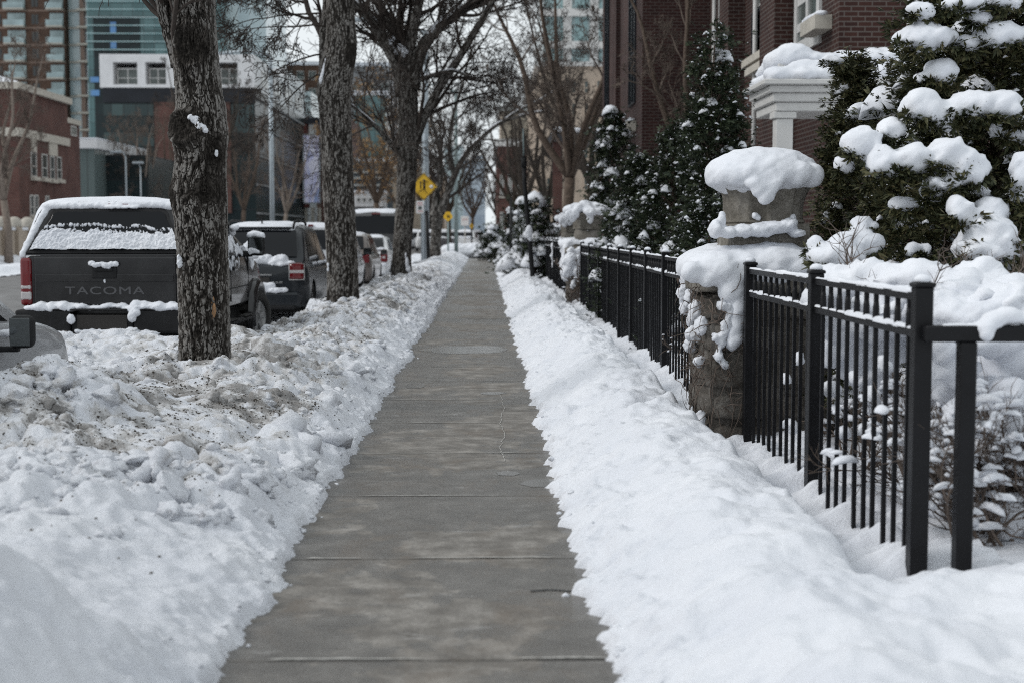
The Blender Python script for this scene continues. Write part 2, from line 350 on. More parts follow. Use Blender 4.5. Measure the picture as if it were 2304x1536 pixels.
def panes(name, c1, c2, mull, sx, sz, rough=.08, mw=.05, spec=.6):
    """curtain wall: glass panes with mullions"""
    m = Mat(name, rough, .0, c1, 0, spec); tcn = m.n('TexCoord'); sp = m.n('SeparateXYZ'); m.l(tcn.outputs['Object'], sp.inputs[0])
    nrm = m.n('NewGeometry'); sn = m.n('SeparateXYZ'); m.l(nrm.outputs['Normal'], sn.inputs[0]); ax = m.math('GREATER_THAN', m.math('ABSOLUTE', sn.outputs[0]), .7)
    mixv = m.n('Mix'); mixv.data_type = 'FLOAT'; m.l(ax, mixv.inputs[0]); m.l(sp.outputs[0], mixv.inputs[2]); m.l(sp.outputs[1], mixv.inputs[3])
    cb = m.n('CombineXYZ'); m.l(mixv.outputs[0], cb.inputs[0]); m.l(sp.outputs[2], cb.inputs[1])
    b = m.n('TexBrick'); b.offset = 0; b.inputs['Scale'].default_value = 1; b.inputs['Brick Width'].default_value = sx; b.inputs['Row Height'].default_value = sz; b.inputs['Mortar Size'].default_value = mw
    b.inputs['Color1'].default_value = c1; b.inputs['Color2'].default_value = c2; b.inputs['Mortar'].default_value = mull; m.l(cb.outputs[0], b.inputs['Vector']); m.color(b.outputs['Color'])
    m.roughness(m.ramp(b.outputs['Fac'], [(.2, rough), (.8, .5)])); return m.m
M['teal_glass'] = panes('teal_curtain_wall', (.030, .085, .090, 1), (.10, .19, .195, 1), (.035, .065, .068, 1), 1.6, 1.95)
M['teal_light'] = panes('pale_teal_curtain_wall', (.20, .33, .34, 1), (.32, .44, .45, 1), (.38, .42, .43, 1), 1.5, 3.0)
M['dark_wall'] = panes('dark_curtain_wall', (.010, .016, .018, 1), (.016, .028, .030, 1), (.016, .018, .020, 1), 1.7, 1.7, .3, .05, .25)
M['blue_wall'] = panes('blue_band_wall', (.022, .040, .055, 1), (.034, .060, .078, 1), (.20, .23, .25, 1), 30, 1.9, .12, .18)
M['blue_glass'] = panes('blue_curtain_wall', (.05, .15, .34, 1), (.085, .22, .44, 1), (.14, .22, .32, 1), 2.2, 3.2)
M['haze_glass'] = panes('hazy_blue_curtain_wall', (.26, .31, .37, 1), (.36, .41, .46, 1), (.42, .45, .48, 1), 2.4, 3.2)  # pane colours lightened to stand for distance haze
M['pale_glass'] = panes('pale_curtain_wall', (.34, .43, .46, 1), (.44, .52, .53, 1), (.50, .55, .56, 1), 2.0, 3.2)
M['annex_glass'] = panes('annex_glass', (.105, .135, .135, 1), (.145, .18, .176, 1), (.05, .065, .065, 1), 2.6, 3.6, .12)
M['dim_glass'] = panes('dim_glass_band', (.016, .030, .032, 1), (.045, .075, .075, 1), (.014, .020, .021, 1), 1.1, 3.6, .12, .05, .4)
M['window'] = Mat('window_glass', .08, 0, (.020, .026, .028, 1), 0, .6).m; M['window_pale'] = simple('window_pale', (.30, .38, .39, 1), .15, 0, 0, .35, .35)
M['window_grey'] = simple('window_grey', (.09, .105, .10, 1), .12, 0, 0, .4, .6); M['frame_pale'] = simple('frame_pale', (.48, .47, .45, 1), .6)
M['tan_wall'] = simple('tan_wall', (.42, .34, .27, 1), .8, scale=1.5); M['grey_wall'] = simple('grey_wall', (.24, .24, .245, 1), .8, scale=1.5)
M['dark_panel'] = simple('dark_panel', (.013, .015, .020, 1), .4, 0, 0, .25, .5, 0, .25); M['red_panel'] = simple('red_panel', (.11, .033, .026, 1), .8, 0, 0, .2, 1.0)
M['dark_awning'] = simple('dark_awning', (.03, .03, .035, 1), .7); M['copper'] = simple('copper_trim', (.19, .125, .095, 1), .6)
m = Mat('printed_banner', .5); f = m.noise(.5, 4, .6, vec=m.co((2.5, 2.5, .5)), dist=1.5)
m.color(m.ramp(f, [(.30, (.26, .38, .62, 1)), (.42, (.60, .60, .92, 1)), (.52, (.90, .88, .98, 1)), (.62, (.55, .54, .88, 1)), (.75, (.34, .48, .66, 1))])); M['banner'] = m.m
# ------------------------------------------------------------------ ground, road, pavement
def sheet(name, x0, x1, y0, y1, z, mat):
    return struct(MB().add([(x0, y0, z), (x1, y0, z), (x1, y1, z), (x0, y1, z)], [(0, 1, 2, 3)]).build(name, mat))
sheet('ground', -1500, 1500, -300, 2600, -.30, M['snow_soft'])
sheet('road', -17.3, -2.62, -40, 420, -.150, M['asphalt'])
sheet('cross_street', -80, 90, 76.5, 89, -.146, M['asphalt'])
struct(MB().box(-2.62, -2.46, -20, 75.5, -.3, .0).build('kerb', M['kerb'], bevel=.02))
sheet('verge', -2.46, -1.3, -20, 75.4, -.02, M['kerb'])
JY = [4.73 + 1.5 * k for k in range(-5, 48)]
rng = random.Random(4)
b = MB()
for a0, a1 in zip(JY[:-1], JY[1:]):
    h = [rng.uniform(-.0005, .0005) for _ in range(4)]; y0, y1 = a0 + .007, a1 - .007; x0, x1 = -1.28, .72
    sk = rng.uniform(-.004, .004)
    b.add([(x0, y0 + sk, h[0]), (x1, y0 - sk, h[1]), (x1, y1 - sk, h[2]), (x0, y1 + sk, h[3]), (x0, y0 + sk, -.1), (x1, y0 - sk, -.1), (x1, y1 - sk, -.1), (x0, y1 + sk, -.1)],
          [(0, 1, 2, 3), (0, 4, 5, 1), (2, 6, 7, 3), (1, 5, 6, 2), (3, 7, 4, 0)])
struct(b.build('sidewalk', M['concrete'], bevel=.004, seg=1))
sheet('sidewalk_joint', -1.29, .73, JY[0], JY[-1], -.0035, M['joint'])
# ------------------------------------------------------------------ snow banks as height fields
def spline2(P, n):
    P = np.asarray(P, float); t = np.linspace(0, len(P) - 1, n); return np.stack([np.interp(t, np.arange(len(P)), P[:, k]) for k in range(P.shape[1])], 1)
def edge_l(y): return -.885 + .06 * fbm(y * .55, y * 0, 3, 3) + .05 * fbm(y * 3.1, y * 0 + 4, 3, 8)
def edge_r(y): return .40 + .05 * fbm(y * .6, y * 0, 3, 23) + .05 * fbm(y * 3.4, y * 0 + 4, 3, 28) + .06 * ss(5.6, 4.4, y)
def gauss(x, c, s): return np.exp(-((x - c) / s) ** 2)
def lumps(x, y, seed):
    wx = x + .16 * fbm(x * 4, y * 4, 4, seed + 50, .6); wy = y + .16 * fbm(x * 4 + 9, y * 4, 4, seed + 51, .6)
    f1, f2, i1 = worley(wx * 2.7, wy * 2.3, seed); g1, g2, i2 = worley(wx * 7, wy * 6.5, seed + 3); k1, k2, i3 = worley(wx * 18, wy * 16, seed + 5)
    dome = lambda f, i: np.sqrt(np.clip(1 - (f / .62) ** 2, 0, 1)) * (.25 + .9 * i)
    pw = lambda f, i: dome(f, i) * (.7 + .5 * fbm(x * 11, y * 11, 3, seed + 70))
    return .050 * pw(f1, i1) + .026 * pw(g1, i2) * (i2 > .45) + .012 * dome(k1, i3) * (i3 > .35) + .030 * np.abs(fbm(x * 4.5, y * 4.5, 4, seed + 71, .6))
TREES_L = [(-2.26, 11.5, .2), (-2.31, 23., .27), (-2.08, 35., .28)]
PILES_L = [(-2.62, 8.25, .46, .90, .34), (-1.36, 7.1, .12, .17, .05), (-1.18, 8.55, .16, .2, .10), (-1.02, 9.1, .12, .16, .05),
           (-1.75, 11.1, .2, .3, .07), (-1.95, 13.0, .3, .4, .06), (-3.15, 13.4, .25, .35, .16), (-3.9, 14.1, .5, .4, .10), (-4.9, 13.9, .5, .5, .16), (-1.5, 9.7, .2, .2, .05), (-2.1, 6.2, .4, .4, .08)]
def height_l(x, y, detail=True):
    e = edge_l(y); j = .035 * fbm(x * 9, y * 9, 3, 61) + .022 * fbm(x * 26, y * 26, 2, 66) if detail else 0
    d = e - x + j
    h = .055 * ss(0, .045, d) + .075 * ss(.02, .26, d) + .20 * ss(.12, .95, d) - .03 * gauss(y, 11.2, .9) * ss(1.0, 1.4, d)
    past = ss(14.6, 15.6, y)
    h = h - .16 * past * ss(.95, 1.75, d) * (1 - .4 * gauss(y, 23.3, 1.2))
    h = h + .03 * gauss(x, -2.55, .4) * (1 - past)
    for (cx, cy, sx, sy, a) in PILES_L: h = h + a * gauss(x, cx, sx) * gauss(y, cy, sy)
    # between the parked vehicles the plough left heaps; beside them the bank stops short of the wheels
    # a fresh smooth shovelful laid over the old bank
    fresh = ss(4.72, 4.28, y + .22 * fbm(x * 1.6, y * 0 + 2, 3, 96) - .12 * (x + 1.2)) ; h = h + fresh * (.04 + .27 * ss(.02, .75, d))
    car = np.zeros_like(h); gap = np.zeros_like(h)
    car = ss(15.2, 15.6, y) * (1 - ss(70, 73, y)) + ss(10.9, 10.4, y); gap = 1 - car
    fall = ss(-2.78, -3.02, x) * car + ss(-4.9, -5.7, x) * gap
    floor = -.135 + .02 * fbm(x * 3, y * 3, 3, 5)
    gaph = .40 + .12 * fbm(x * 1.3, y * 1.3, 3, 77) - .10 * ss(-2.6, -3.2, x)
    h = h + (gaph - h) * ss(-2.2, -3.0, x) * ss(10.9, 11.8, y) * (1 - ss(14.9, 15.4, y)) * .95
    if detail:
        r = ss(4.6, 6.8, y + .9 * fbm(x * 1.2, y * .8, 3, 70) - 1.2 * fresh) * (.22 + 1.0 * ss(-.22, .28, fbm(x * .95, y * .7, 4, 71)))
        c1, c2, ci = worley(x * 11 + .5 * fbm(x * 9, y * 9, 2, 47), y * 10.5 + .5 * fbm(x * 9, y * 9, 2, 48), 46); kob = np.sqrt(np.clip(1 - (c1 / .6) ** 2, 0, 1)) * ci
        bil = np.sqrt(fbm(x * 3.2 + 5, y * 2.9, 4, 43, .5) ** 2 + .003); rid = np.clip(.32 - np.abs(fbm(x * 7.5, y * 7.5, 4, 44, .6)), 0, 1)
        det = (.2 + 1.0 * r) * (1.2 * lumps(x, y, 30) + .25 * (bil - .15) + .022 * kob - .02) + .03 * fbm(x * 2.3, y * 2.3, 4, 40) + (.006 + .026 * r) * fbm(x * 9, y * 9, 4, 41, .5) + .010 * r * fbm(x * 30, y * 30, 3, 42, .55)
        det = np.where(det > 0, .11 * np.tanh(det / .11), det)
        h = h + ss(.03, .35, d) * det
        h = h + ss(0, .05, d) * (1 - ss(.15, .3, d)) * .022 * fbm(x * 22, y * 22, 3, 90)
    for tx, ty, tr_ in TREES_L:
        q = np.hypot(x - tx, y - ty) / tr_; h = h - .09 * np.exp(-(q / 1.35) ** 4) + .055 * np.exp(-((q - 1.9) / .5) ** 2) * (.6 + .8 * fbm(x * 4, y * 4, 2, 95))
    h = h + (floor - h) * fall
    return np.where(d > 0, h, -.05), d
def height_r(x, y, detail=True):
    e = edge_r(y); j = .05 * fbm(x * 5 , y * 13, 3, 161) + .03 * fbm(x * 12, y * 34, 2, 166) if detail else 0
    d = x - e + j
    ridge = .85 + .3 * fbm(y * .45, y * 0 + 3, 2, 120)
    h = .04 * ss(0, .04, d) + .06 * ss(.02, .2, d) + .13 * ss(.1, .55, d)
    h = h + .085 * gauss(x, 1.08, .27) * ridge
    open_ = ss(4.5, 5.7, y)
    tr = 1.36 + .08 * fbm(y * .9, y * 0 + 7, 3, 130) - .06 * ss(9, 14, y)
    h = h - (.21 + .03 * fbm(y * .7, y * 0, 2, 131)) * ss(tr - .03, tr + .13, x) * open_
    h = h + .07 * ss(1.62, 2.0, x)
    ph = np.mod((y - 5.68) / .1655, 1.0)
    cell = np.floor((y - 5.68) / .1655); fing = np.power(np.clip(1 - 2 * np.abs(ph - .5 - .12 * np.sin(cell * 2.3)), 0, 1), .8) * (.45 + .75 * _h(cell, cell * 0 + 3, 9))
    h = h + .085 * fing * ss(1.47, 1.72, x) * (1 - .7 * ss(1.75, 1.95, x)) * open_ * (y < 62)
    if detail:
        soft = fbm(x * 1.8, y * 1.5, 4, 140)
        f1, f2, i1 = worley(x * 3.6 + .2 * soft, y * 2.4, 150)
        h = h + ss(.05, .3, d) * ((.050 * soft + .10 * (np.abs(fbm(x * 2.4, y * 1.9, 4, 143)) - .1) + .030 * (1 - ss(tr, tr + .1, x)) * fbm(x * 6, y * 5, 3, 144)) + .018 * np.clip(.6 - f1, 0, 1) * i1 * (1 - ss(tr - .05, tr + .1, x)) + .009 * fbm(x * 9, y * 8, 4, 141) * (1 - .7 * ss(tr, tr + .1, x)))
        far = ss(10, 16, y); h = h + far * ss(.05, .3, d) * .6 * lumps(x * 1.3, y * 1.3, 180) * (1 - ss(tr, tr + .1, x))
        h = h + ss(0, .04, d) * (1 - ss(.15, .35, d)) * .020 * fbm(x * 18, y * 30, 3, 190)
    return np.where(d > 0, h, -.05), d
def field(name, fn, x0, x1, dx, y0, y1, ratio, mat, dirt=None, low=-.1):
    nx = int((x1 - x0) / dx) + 1; ny = int(math.log(y1 / y0) / ratio) + 1
    xs = np.linspace(x0, x1, nx); ys = y0 * np.exp(np.linspace(0, math.log(y1 / y0), ny))
    X, Y = np.meshgrid(xs, ys); Z, D = fn(X, Y)
    ix = np.arange(nx * ny).reshape(ny, nx)
    F = np.stack([ix[:-1, :-1], ix[:-1, 1:], ix[1:, 1:], ix[1:, :-1]], -1).reshape(-1, 4)
    keep = (D.ravel()[F] > 0).any(1) & (Z.ravel()[F] > -.148).any(1); F = F[keep]
    used = np.unique(F); re = np.full(nx * ny, -1); re[used] = np.arange(len(used))
    V = np.stack([X.ravel(), Y.ravel(), Z.ravel()], 1)[used]; F = re[F]
    me = np_mesh(name, V, F)
    if dirt is not None:
        a = me.attributes.new('dirt', 'FLOAT', 'POINT'); a.data.foreach_set('value', dirt(V[:, 0], V[:, 1], V[:, 2], D.ravel()[used]).astype(np.float32))
    return struct(link(name, me, mat))
def dirt_l(x, y, z, d):
    zone = ss(.18, .5, d) * (1 - .5 * ss(1.6, 2.4, d)) * ss(5.2, 7.6, y) * (1 - .45 * ss(26, 45, y))
    n = fbm(x * 1.25 + 3, y * .85, 4, 300); f1, f2, i = worley(x * 4.2, y * 3.4, 303)
    a = zone * (.37 + .52 * ss(-.18, .38, n) + .30 * ss(.5, .12, f1) * (i > .66))
    for (cx, cy, s, v) in ((-1.6, 7.5, .10, .8), (-1.67, 9.7, .16, .7), (-1.95, 12.7, .15, .7), (-1.85, 12.2, .2, .55), (-2.3, 7.6, .10, .6), (-2.0, 8.3, .10, .5), (-2.3, 6.4, .09, .5), (-1.62, 11.3, .28, .4), (-1.42, 9.4, .3, .42), (-1.15, 9.7, .22, .3), (-2.4, 10.6, .25, .35), (-2.05, 7.9, .5, .12), (-2.9, 13.5, .5, .25), (-4.0, 13.8, .6, .2)):
        a = a + v * np.exp(-(((x - cx) / s) ** 2 + ((y - cy) / (s * 1.3)) ** 2))
    a = a * (.78 - 1.3 * fbm(x * 9, y * 9, 4, 41, .52)) - .10 * zone * np.sign(fbm(x * 7, y * 6, 3, 310))
    return np.clip(a, 0, 1)
field('snow_bank', height_l, -5.9, -.72, .0135, 2.5, 75, .0021, M['snow_dirty'], dirt_l)
field('snow_bank', height_r, .22, 2.1, .0125, 2.5, 75, .0022, M['snow'])
def height_yard(x, y): 
    return .07 + .05 * ss(2, 4, x) + .06 * fbm(x * .7, y * .7, 4, 210) + .02 * fbm(x * 3, y * 3, 3, 211), np.ones_like(x)
field('snow_lawn', height_yard, 1.95, 16, .12, 2.5, 75.5, .008, M['snow_soft'])
def height_far(x, y):
    h = .16 * ss(-17.3, -18.0, x) + .16 * gauss(x, -18.3, .6) * (.6 + .5 * fbm(x * .6, y * .4, 3, 220)) + .42 * ss(-19.6, -21.0, x) + .05 * fbm(x, y, 3, 221) + .06 * fbm(x * 4, y * 3, 3, 225)
    return h - .16 + .05, -16.9 - x + .3 * fbm(x * .5, y * .6, 3, 222)
field('snow_bank', height_far, -46, -16.6, .14, 8, 170, .006, M['snow_soft'])
def height_end(x, y):
    h = .05 + .35 * ss(88.5, 91, y) * (.6 + .6 * fbm(x * .5, y * .3, 3, 230)) + .05 * fbm(x * 2, y * 2, 3, 231); return h, np.ones_like(x)
field('snow_lawn', height_end, -2.6, 40, .3, 89, 400, .006, M['snow_soft'])
# loose crumbs and clods of snow
def crumbs(name, pts, mat, seed, subdiv=2, label=None):
    if not len(pts): return
    bm = bmesh.new(); bmesh.ops.create_icosphere(bm, subdivisions=subdiv, radius=1); T = np.array([v.co[:] for v in bm.verts]); TF = np.array([[v.index for v in f.verts] for f in bm.faces]); bm.free()
    R = np.random.RandomState(seed); V = []; F = []
    for i, (x, y, z, s) in enumerate(pts):
        o = R.rand() * 50; q = T.copy(); n = fbm(q[:, 0] * 1.3 + o, q[:, 1] * 1.3 + q[:, 2] * 1.7 + o, 3, seed); q = q * (1 + .75 * n + .5 * (s > .035) * fbm(q[:, 0] * 3.3 + o, q[:, 1] * 3.1 - q[:, 2] * 3.3, 3, seed + 2))[:, None]
        a = R.rand() * 6.28; c, sn = math.cos(a), math.sin(a); sc = np.array([R.uniform(.7, 1.35), R.uniform(.7, 1.35), R.uniform(.5, .9)]) * s; q = q * sc
        q = np.stack([q[:, 0] * c - q[:, 1] * sn, q[:, 0] * sn + q[:, 1] * c, q[:, 2]], 1) + [x, y, z + sc[2] * .25]
        F.append(TF + len(T) * i); V.append(q)
    o = link(name, np_mesh(name, np.concatenate(V), np.concatenate(F)), mat); o['kind'] = 'stuff'
    if mat is M['snow_dirty']:
        a = o.data.attributes.new('dirt', 'FLOAT', 'POINT'); v = np.concatenate(V); a.data.foreach_set('value', (dirt_l(v[:, 0], v[:, 1], v[:, 2], edge_l(v[:, 1]) - v[:, 0]) * .9).astype(np.float32))
    return o
R = np.random.RandomState(11)
NC = 260; ys = 3.2 * np.exp(R.rand(NC) * math.log(40 / 3.2))
dd = np.abs(R.randn(NC)) * .08; xs = edge_l(ys) - dd + np.where(R.rand(NC) < .10, R.rand(NC) * .09, 0); sz = np.clip(.004 + .010 * R.rand(NC) ** 2.5 + ys * .0005, 0, .03)
zz, _ = height_l(xs, ys); p1 = list(zip(xs, ys, np.maximum(zz, 0.0), sz))
NC = 620; ys = 5.4 * np.exp(R.rand(NC) * math.log(42 / 5.4)); xs = edge_l(ys) - .1 - R.rand(NC) * 1.9; sz = .008 + .045 * R.rand(NC) ** 5 + ys * .0004
xs = np.where(ys > 15, np.maximum(xs, -2.7), xs)
zz, _ = height_l(xs, ys); p2 = list(zip(xs, ys, zz - sz * .3, sz))
for cx, cy, s_ in ((-1.6, 7.5, .085), (-1.67, 9.7, .10), (-1.55, 9.62, .07), (-1.95, 12.7, .11), (-1.85, 12.2, .13), (-1.75, 12.35, .09), (-2.3, 7.6, .055), (-2.0, 8.3, .06), (-2.3, 6.4, .05), (-1.18, 8.6, .13), (-1.08, 8.45, .09), (-1.25, 7.0, .06), (-1.0, 9.05, .10), (-1.3, 10.6, .07), (-1.9, 6.0, .06), (-2.1, 6.9, .08), (-2.4, 8.0, .10)): p2.append((cx, cy, float(height_l(np.array([cx]), np.array([cy]))[0][0]) - s_ * .35, s_))
crumbs('snow_crumbs', p1 + p2, M['snow_dirty'], 5)
# broken chunks in the ploughed part, and road grit strewn over it
R = np.random.RandomState(19); NC = 1400; ys = 5.6 * np.exp(R.rand(NC) * math.log(36 / 5.6)); xs = edge_l(ys) - .16 - R.rand(NC) * 1.75; sz = .014 + .072 * R.rand(NC) ** 2.4 + ys * .0004
far_ = (ys > 10.6) & (ys < 14.8) & (R.rand(NC) < .5); xs = np.where(far_, -2.4 - R.rand(NC) * 2.4, xs); ok = ~((ys > 15) & (xs < -2.7)); xs, ys, sz = xs[ok], ys[ok], sz[ok]
cl = fbm(xs * .9, ys * .7, 3, 71) > -.12; xs, ys, sz = xs[cl], ys[cl], sz[cl]; zz, _ = height_l(xs, ys); crumbs('snow_chunks', list(zip(xs, ys, zz - sz * .42, sz)), M['snow_dirty'], 8, 3)
NG = 200000; ys = 5.2 * np.exp(R.rand(NG) * math.log(45 / 5.2)); xs = edge_l(ys) - .1 - R.rand(NG) * 2.1; far_ = (ys > 10.4) & (ys < 15.0) & (R.rand(NG) < .6); xs = np.where(far_, -2.2 - R.rand(NG) * 2.9, xs)
zz, dd_ = height_l(xs, ys); pr = dirt_l(xs, ys, zz, dd_); pr = np.where(far_, .12 + .5 * ss(0, .4, fbm(xs * 1.6, ys * 1.6, 3, 321)), pr); pr = np.clip(pr * 1.5 - .12, .012, 1) * (.25 + 1.3 * (fbm(xs * 13, ys * 13, 3, 322) > .05)); ok = (R.rand(NG) < pr * .72) & ~((ys > 15) & (xs < -2.75)) & (dd_ > .05)
xs, ys, zz = xs[ok], ys[ok], zz[ok]; sz = (.0014 + .0062 * R.rand(len(xs)) ** 4.5) + ys * .00010; crumbs('road_grit', list(zip(xs, ys, zz - sz * .1, sz)), M['grit'], 9, 1)
NC = 110; ys = 3.6 * np.exp(R.rand(NC) * math.log(45 / 3.6)); xs = edge_r(ys) + np.abs(R.randn(NC)) * .06 - np.where(R.rand(NC) < .08, R.rand(NC) * .07, 0)
zz, _ = height_r(xs, ys); sz = np.clip(.004 + .009 * R.rand(NC) ** 2.5 + ys * .0005, 0, .03)
crumbs('snow_crumbs', list(zip(xs, ys, np.maximum(zz, 0) - sz * .2, sz)), M['snow'], 6)
# frost along some joints, hairline cracks
R = np.random.RandomState(9); b = MB(); c_ = MB()
for yj, x0, x1 in ((6.23, -.35, .35), (6.23, -.8, -.55), (7.73, -.7, .1), (9.23, -.85, .3), (10.73, -.6, .1), (12.23, -.85, .25), (4.73, -.75, -.2), (4.73, .1, .42), (13.73, -.8, .2), (15.23, -.6, .3), (18.23, -.8, .3)):
    n = 60; xx = np.linspace(x0, x1, n); wd = .010 + .022 * np.clip(fbm(xx * 5 + yj, xx * 0, 3, 77), 0, 1); wd = wd * np.clip(np.minimum(np.arange(n), n - 1 - np.arange(n)) / 6, .05, 1)
    for sg in (1,): b.grid([[(x, yj + .009, .0042), (x, yj + .009 + w_, .0042)] for x, w_ in zip(xx, wd)])
o = b.build('frost_line', M['frost'], recalc=False); struct(o, 'stuff')
for pts, w0 in (([(.12, 8.9), (.10, 9.5), (.14, 10.1), (.11, 10.7), (.15, 11.6), (.13, 12.6)], .0026), ([(.45, 5.62), (.25, 5.66), (.18, 5.65)], .009)):
    C = spline2(pts, 90); ofs = .018 * fbm(C[:, 1] * 9 + C[:, 0] * 9, C[:, 0] * 3, 4, 78); r_ = []
    for k, (p, o_) in enumerate(zip(C, ofs)):
        t_ = C[min(k + 1, 89)] - C[max(k - 1, 0)]; t_ /= np.linalg.norm(t_); nrm = np.array([-t_[1], t_[0]]); q = p + nrm * o_; ww = w0 * (.3 + 1.1 * abs(math.sin(k * .9 + o_ * 90))); r_.append([(q[0] - nrm[0] * ww, q[1] - nrm[1] * ww, .0042), (q[0] + nrm[0] * ww, q[1] + nrm[1] * ww, .0042)])
    (b2 := MB()).grid(r_); struct(b2.build('crack_line', M['frost'] if w0 == .0026 else M['joint'], recalc=False), 'stuff')
# thin frozen puddles and a wet crack on the slabs
R = np.random.RandomState(3)
def patch(cx, cy, rx, ry, seed):
    a = np.linspace(0, 2 * np.pi, 40, endpoint=False); k = 1 + .35 * fbm(np.cos(a) * 1.5 + seed, np.sin(a) * 1.5, 3, seed)
    return [(cx + rx * k[i] * math.cos(a[i]), cy + ry * k[i] * math.sin(a[i]), .0022) for i in range(40)]
b = MB()
for (u, v, ru, rv, sd_) in ((1143, 1068, 24, 5, 1), (1215, 1091, 45, 9, 2), (935, 868, 22, 6, 4), (1110, 885, 30, 3, 5), (1040, 786, 90, 9, 6)):
    Y = CAM_Z * 3200 / (v - 520); q = at(u, v, Y); b.add(patch(q.x, Y, ru * Y / 3200, rv * Y * Y / (3200 * CAM_Z), sd_), [tuple(range(40))])
o = b.build('ice_film', M['ice'], recalc=False); struct(o, 'stuff')
# heaps where the pavement meets the cross street
def pile(label, parts, seed, dirty=False):
    o = blob('snow_pile', parts, M['snow_soft'], vox=.09, amp=.10, freq=1.6, seed=seed); return tag(o, label, 'snow pile', 'snow piles at the street corner')
pile('long low pile of snow at the corner, in front of the green lamp pole', [(-2.0 + .45 * i, 79.5 + .1 * i, .30, .75, .9, .42 + .05 * (i % 2)) for i in range(5)], 1)
pile('tall white heap of snow at the end of the sidewalk beside the last fence', [(-.1 + .5 * i, 83.5 - .3 * i, .35 + .12 * i, .8, 1.3, .5 + .12 * i) for i in range(5)], 2)
# ------------------------------------------------------------------ iron fences, gate rail, stone pillars with urns
FX = 1.755; PKR = random.Random(12)
def snow_strip(b, x, y0, y1, z, w, h, seed, step=.03, gapy=.25):
    n = max(3, int((y1 - y0) / step)); ys = np.linspace(y0, y1, n); k = fbm(ys * 3.1 + seed, ys * 0 + seed, 3, seed)
    rows = []
    for y, q in zip(ys, k):
        hh = h * max(.0, .62 + .9 * q); ww = w * (.8 + .5 * max(-.4, q))
        rows.append([(x - ww, y, z - .004), (x - ww * .9, y, z + hh * .6), (x - ww * .4, y, z + hh), (x + ww * .4, y, z + hh), (x + ww * .9, y, z + hh * .6), (x + ww, y, z - .004)])
    b.grid(rows)
def fence_section(label, posts, npk, y_ext=None, top=1.245, snowy=.02):
    t = thing('iron_fence', label, 'fence', (FX, posts[0], 0), 0, 'iron fences along the sidewalk')
    sn = MB()
    for i, y in enumerate(posts):
        b = MB(); s = .036
        b.box(FX - s, FX + s, y - s, y + s, -.1, top - .02); 
        cap = s * 1.18; b.add([(FX - cap, y - cap, top - .02), (FX + cap, y - cap, top - .02), (FX + cap, y + cap, top - .02), (FX - cap, y + cap, top - .02),
               (FX - cap, y - cap, top - .004), (FX + cap, y - cap, top - .004), (FX + cap, y + cap, top - .004), (FX - cap, y + cap, top - .004), (FX, y, top + .012)],
              [(0, 1, 5, 4), (1, 2, 6, 5), (2, 3, 7, 6), (3, 0, 4, 7), (4, 5, 8), (5, 6, 8), (6, 7, 8), (7, 4, 8), (3, 2, 1, 0)])
        b.build('post', M['iron'], t, bevel=.004, seg=1)
        sn.lathe([(.001, .0), (.036, .0), (.034, .016), (.02, .028), (.002, .032)], (FX, y, top + .002), 10)
    ends = list(posts) if y_ext is None else list(posts) + [y_ext]
    rails = {'a': 1.185, 'b': 1.035, 'c': .20}
    y0, y1 = ends[0], ends[-1]
    for z in (1.185, 1.035, .0):
        MB().box(FX - .017, FX + .017, y0, y1, z - .016, z + .016).build('rail', M['iron'], t)
        if z > 1: snow_strip(sn, FX, y0 + .04, y1 - .04, z + .016, .019, snowy, int(y0 * 7 + z * 10))
    pk0 = None
    for a, c in zip(ends[:-1], ends[1:]):
        for k in range(npk):
            y = a + (c - a) * (k + 1) / (npk + 1)
            if pk0 is None:
                b = MB(); w = .0095
                b.box(-w, w, -w, w, -1.2, .0)
                b.tube([(0, 0, -.16), (0, 0, -.125), (0, 0, -.06), (0, 0, -.02)], [w * 1.1, w * 1.75, w * 1.6, w * 1.05], 8)   # swelling collar between the rails
                pk0 = b.build('picket', M['iron'], None, world=False); pk0.parent = t; pk0.location = (0, y - posts[0], 1.17)
            else:
                p = pk0.copy(); COL.objects.link(p); p.parent = t; p.location = (0, y - posts[0] + PKR.uniform(-.004, .004), 1.17); p.rotation_euler = (PKR.uniform(-.004, .004), PKR.uniform(-.003, .003), PKR.uniform(-.05, .05))
    sn.build('snow', M['snow_soft'], t)
    return t
fence_section('black iron fence of three posts in front of the big snowy cedar', [5.68, 7.52, 9.40], 10)
fence_section('black iron fence with eight posts running on from the near stone pillar', [13.85, 15.4, 16.95, 18.5, 20.1, 21.8, 23.8, 25.8], 9, snowy=.026)
# a short run joins the last post to the near pillar
fence_section('short black iron fence bay butting against the far face of the near pillar', [13.80 - 2.9], 14, 13.80)
fence_section('distant black iron fence behind the leaning lamp post', [27.9, 29.6, 31.3, 33.0, 34.7, 36.4, 38.2, 40.0, 41.8], 8)
fence_section('farthest black iron fence ending at the thin signposts', [42.4, 44.4, 46.4, 48.4, 50.6, 53.0, 55.6, 58.4], 8)
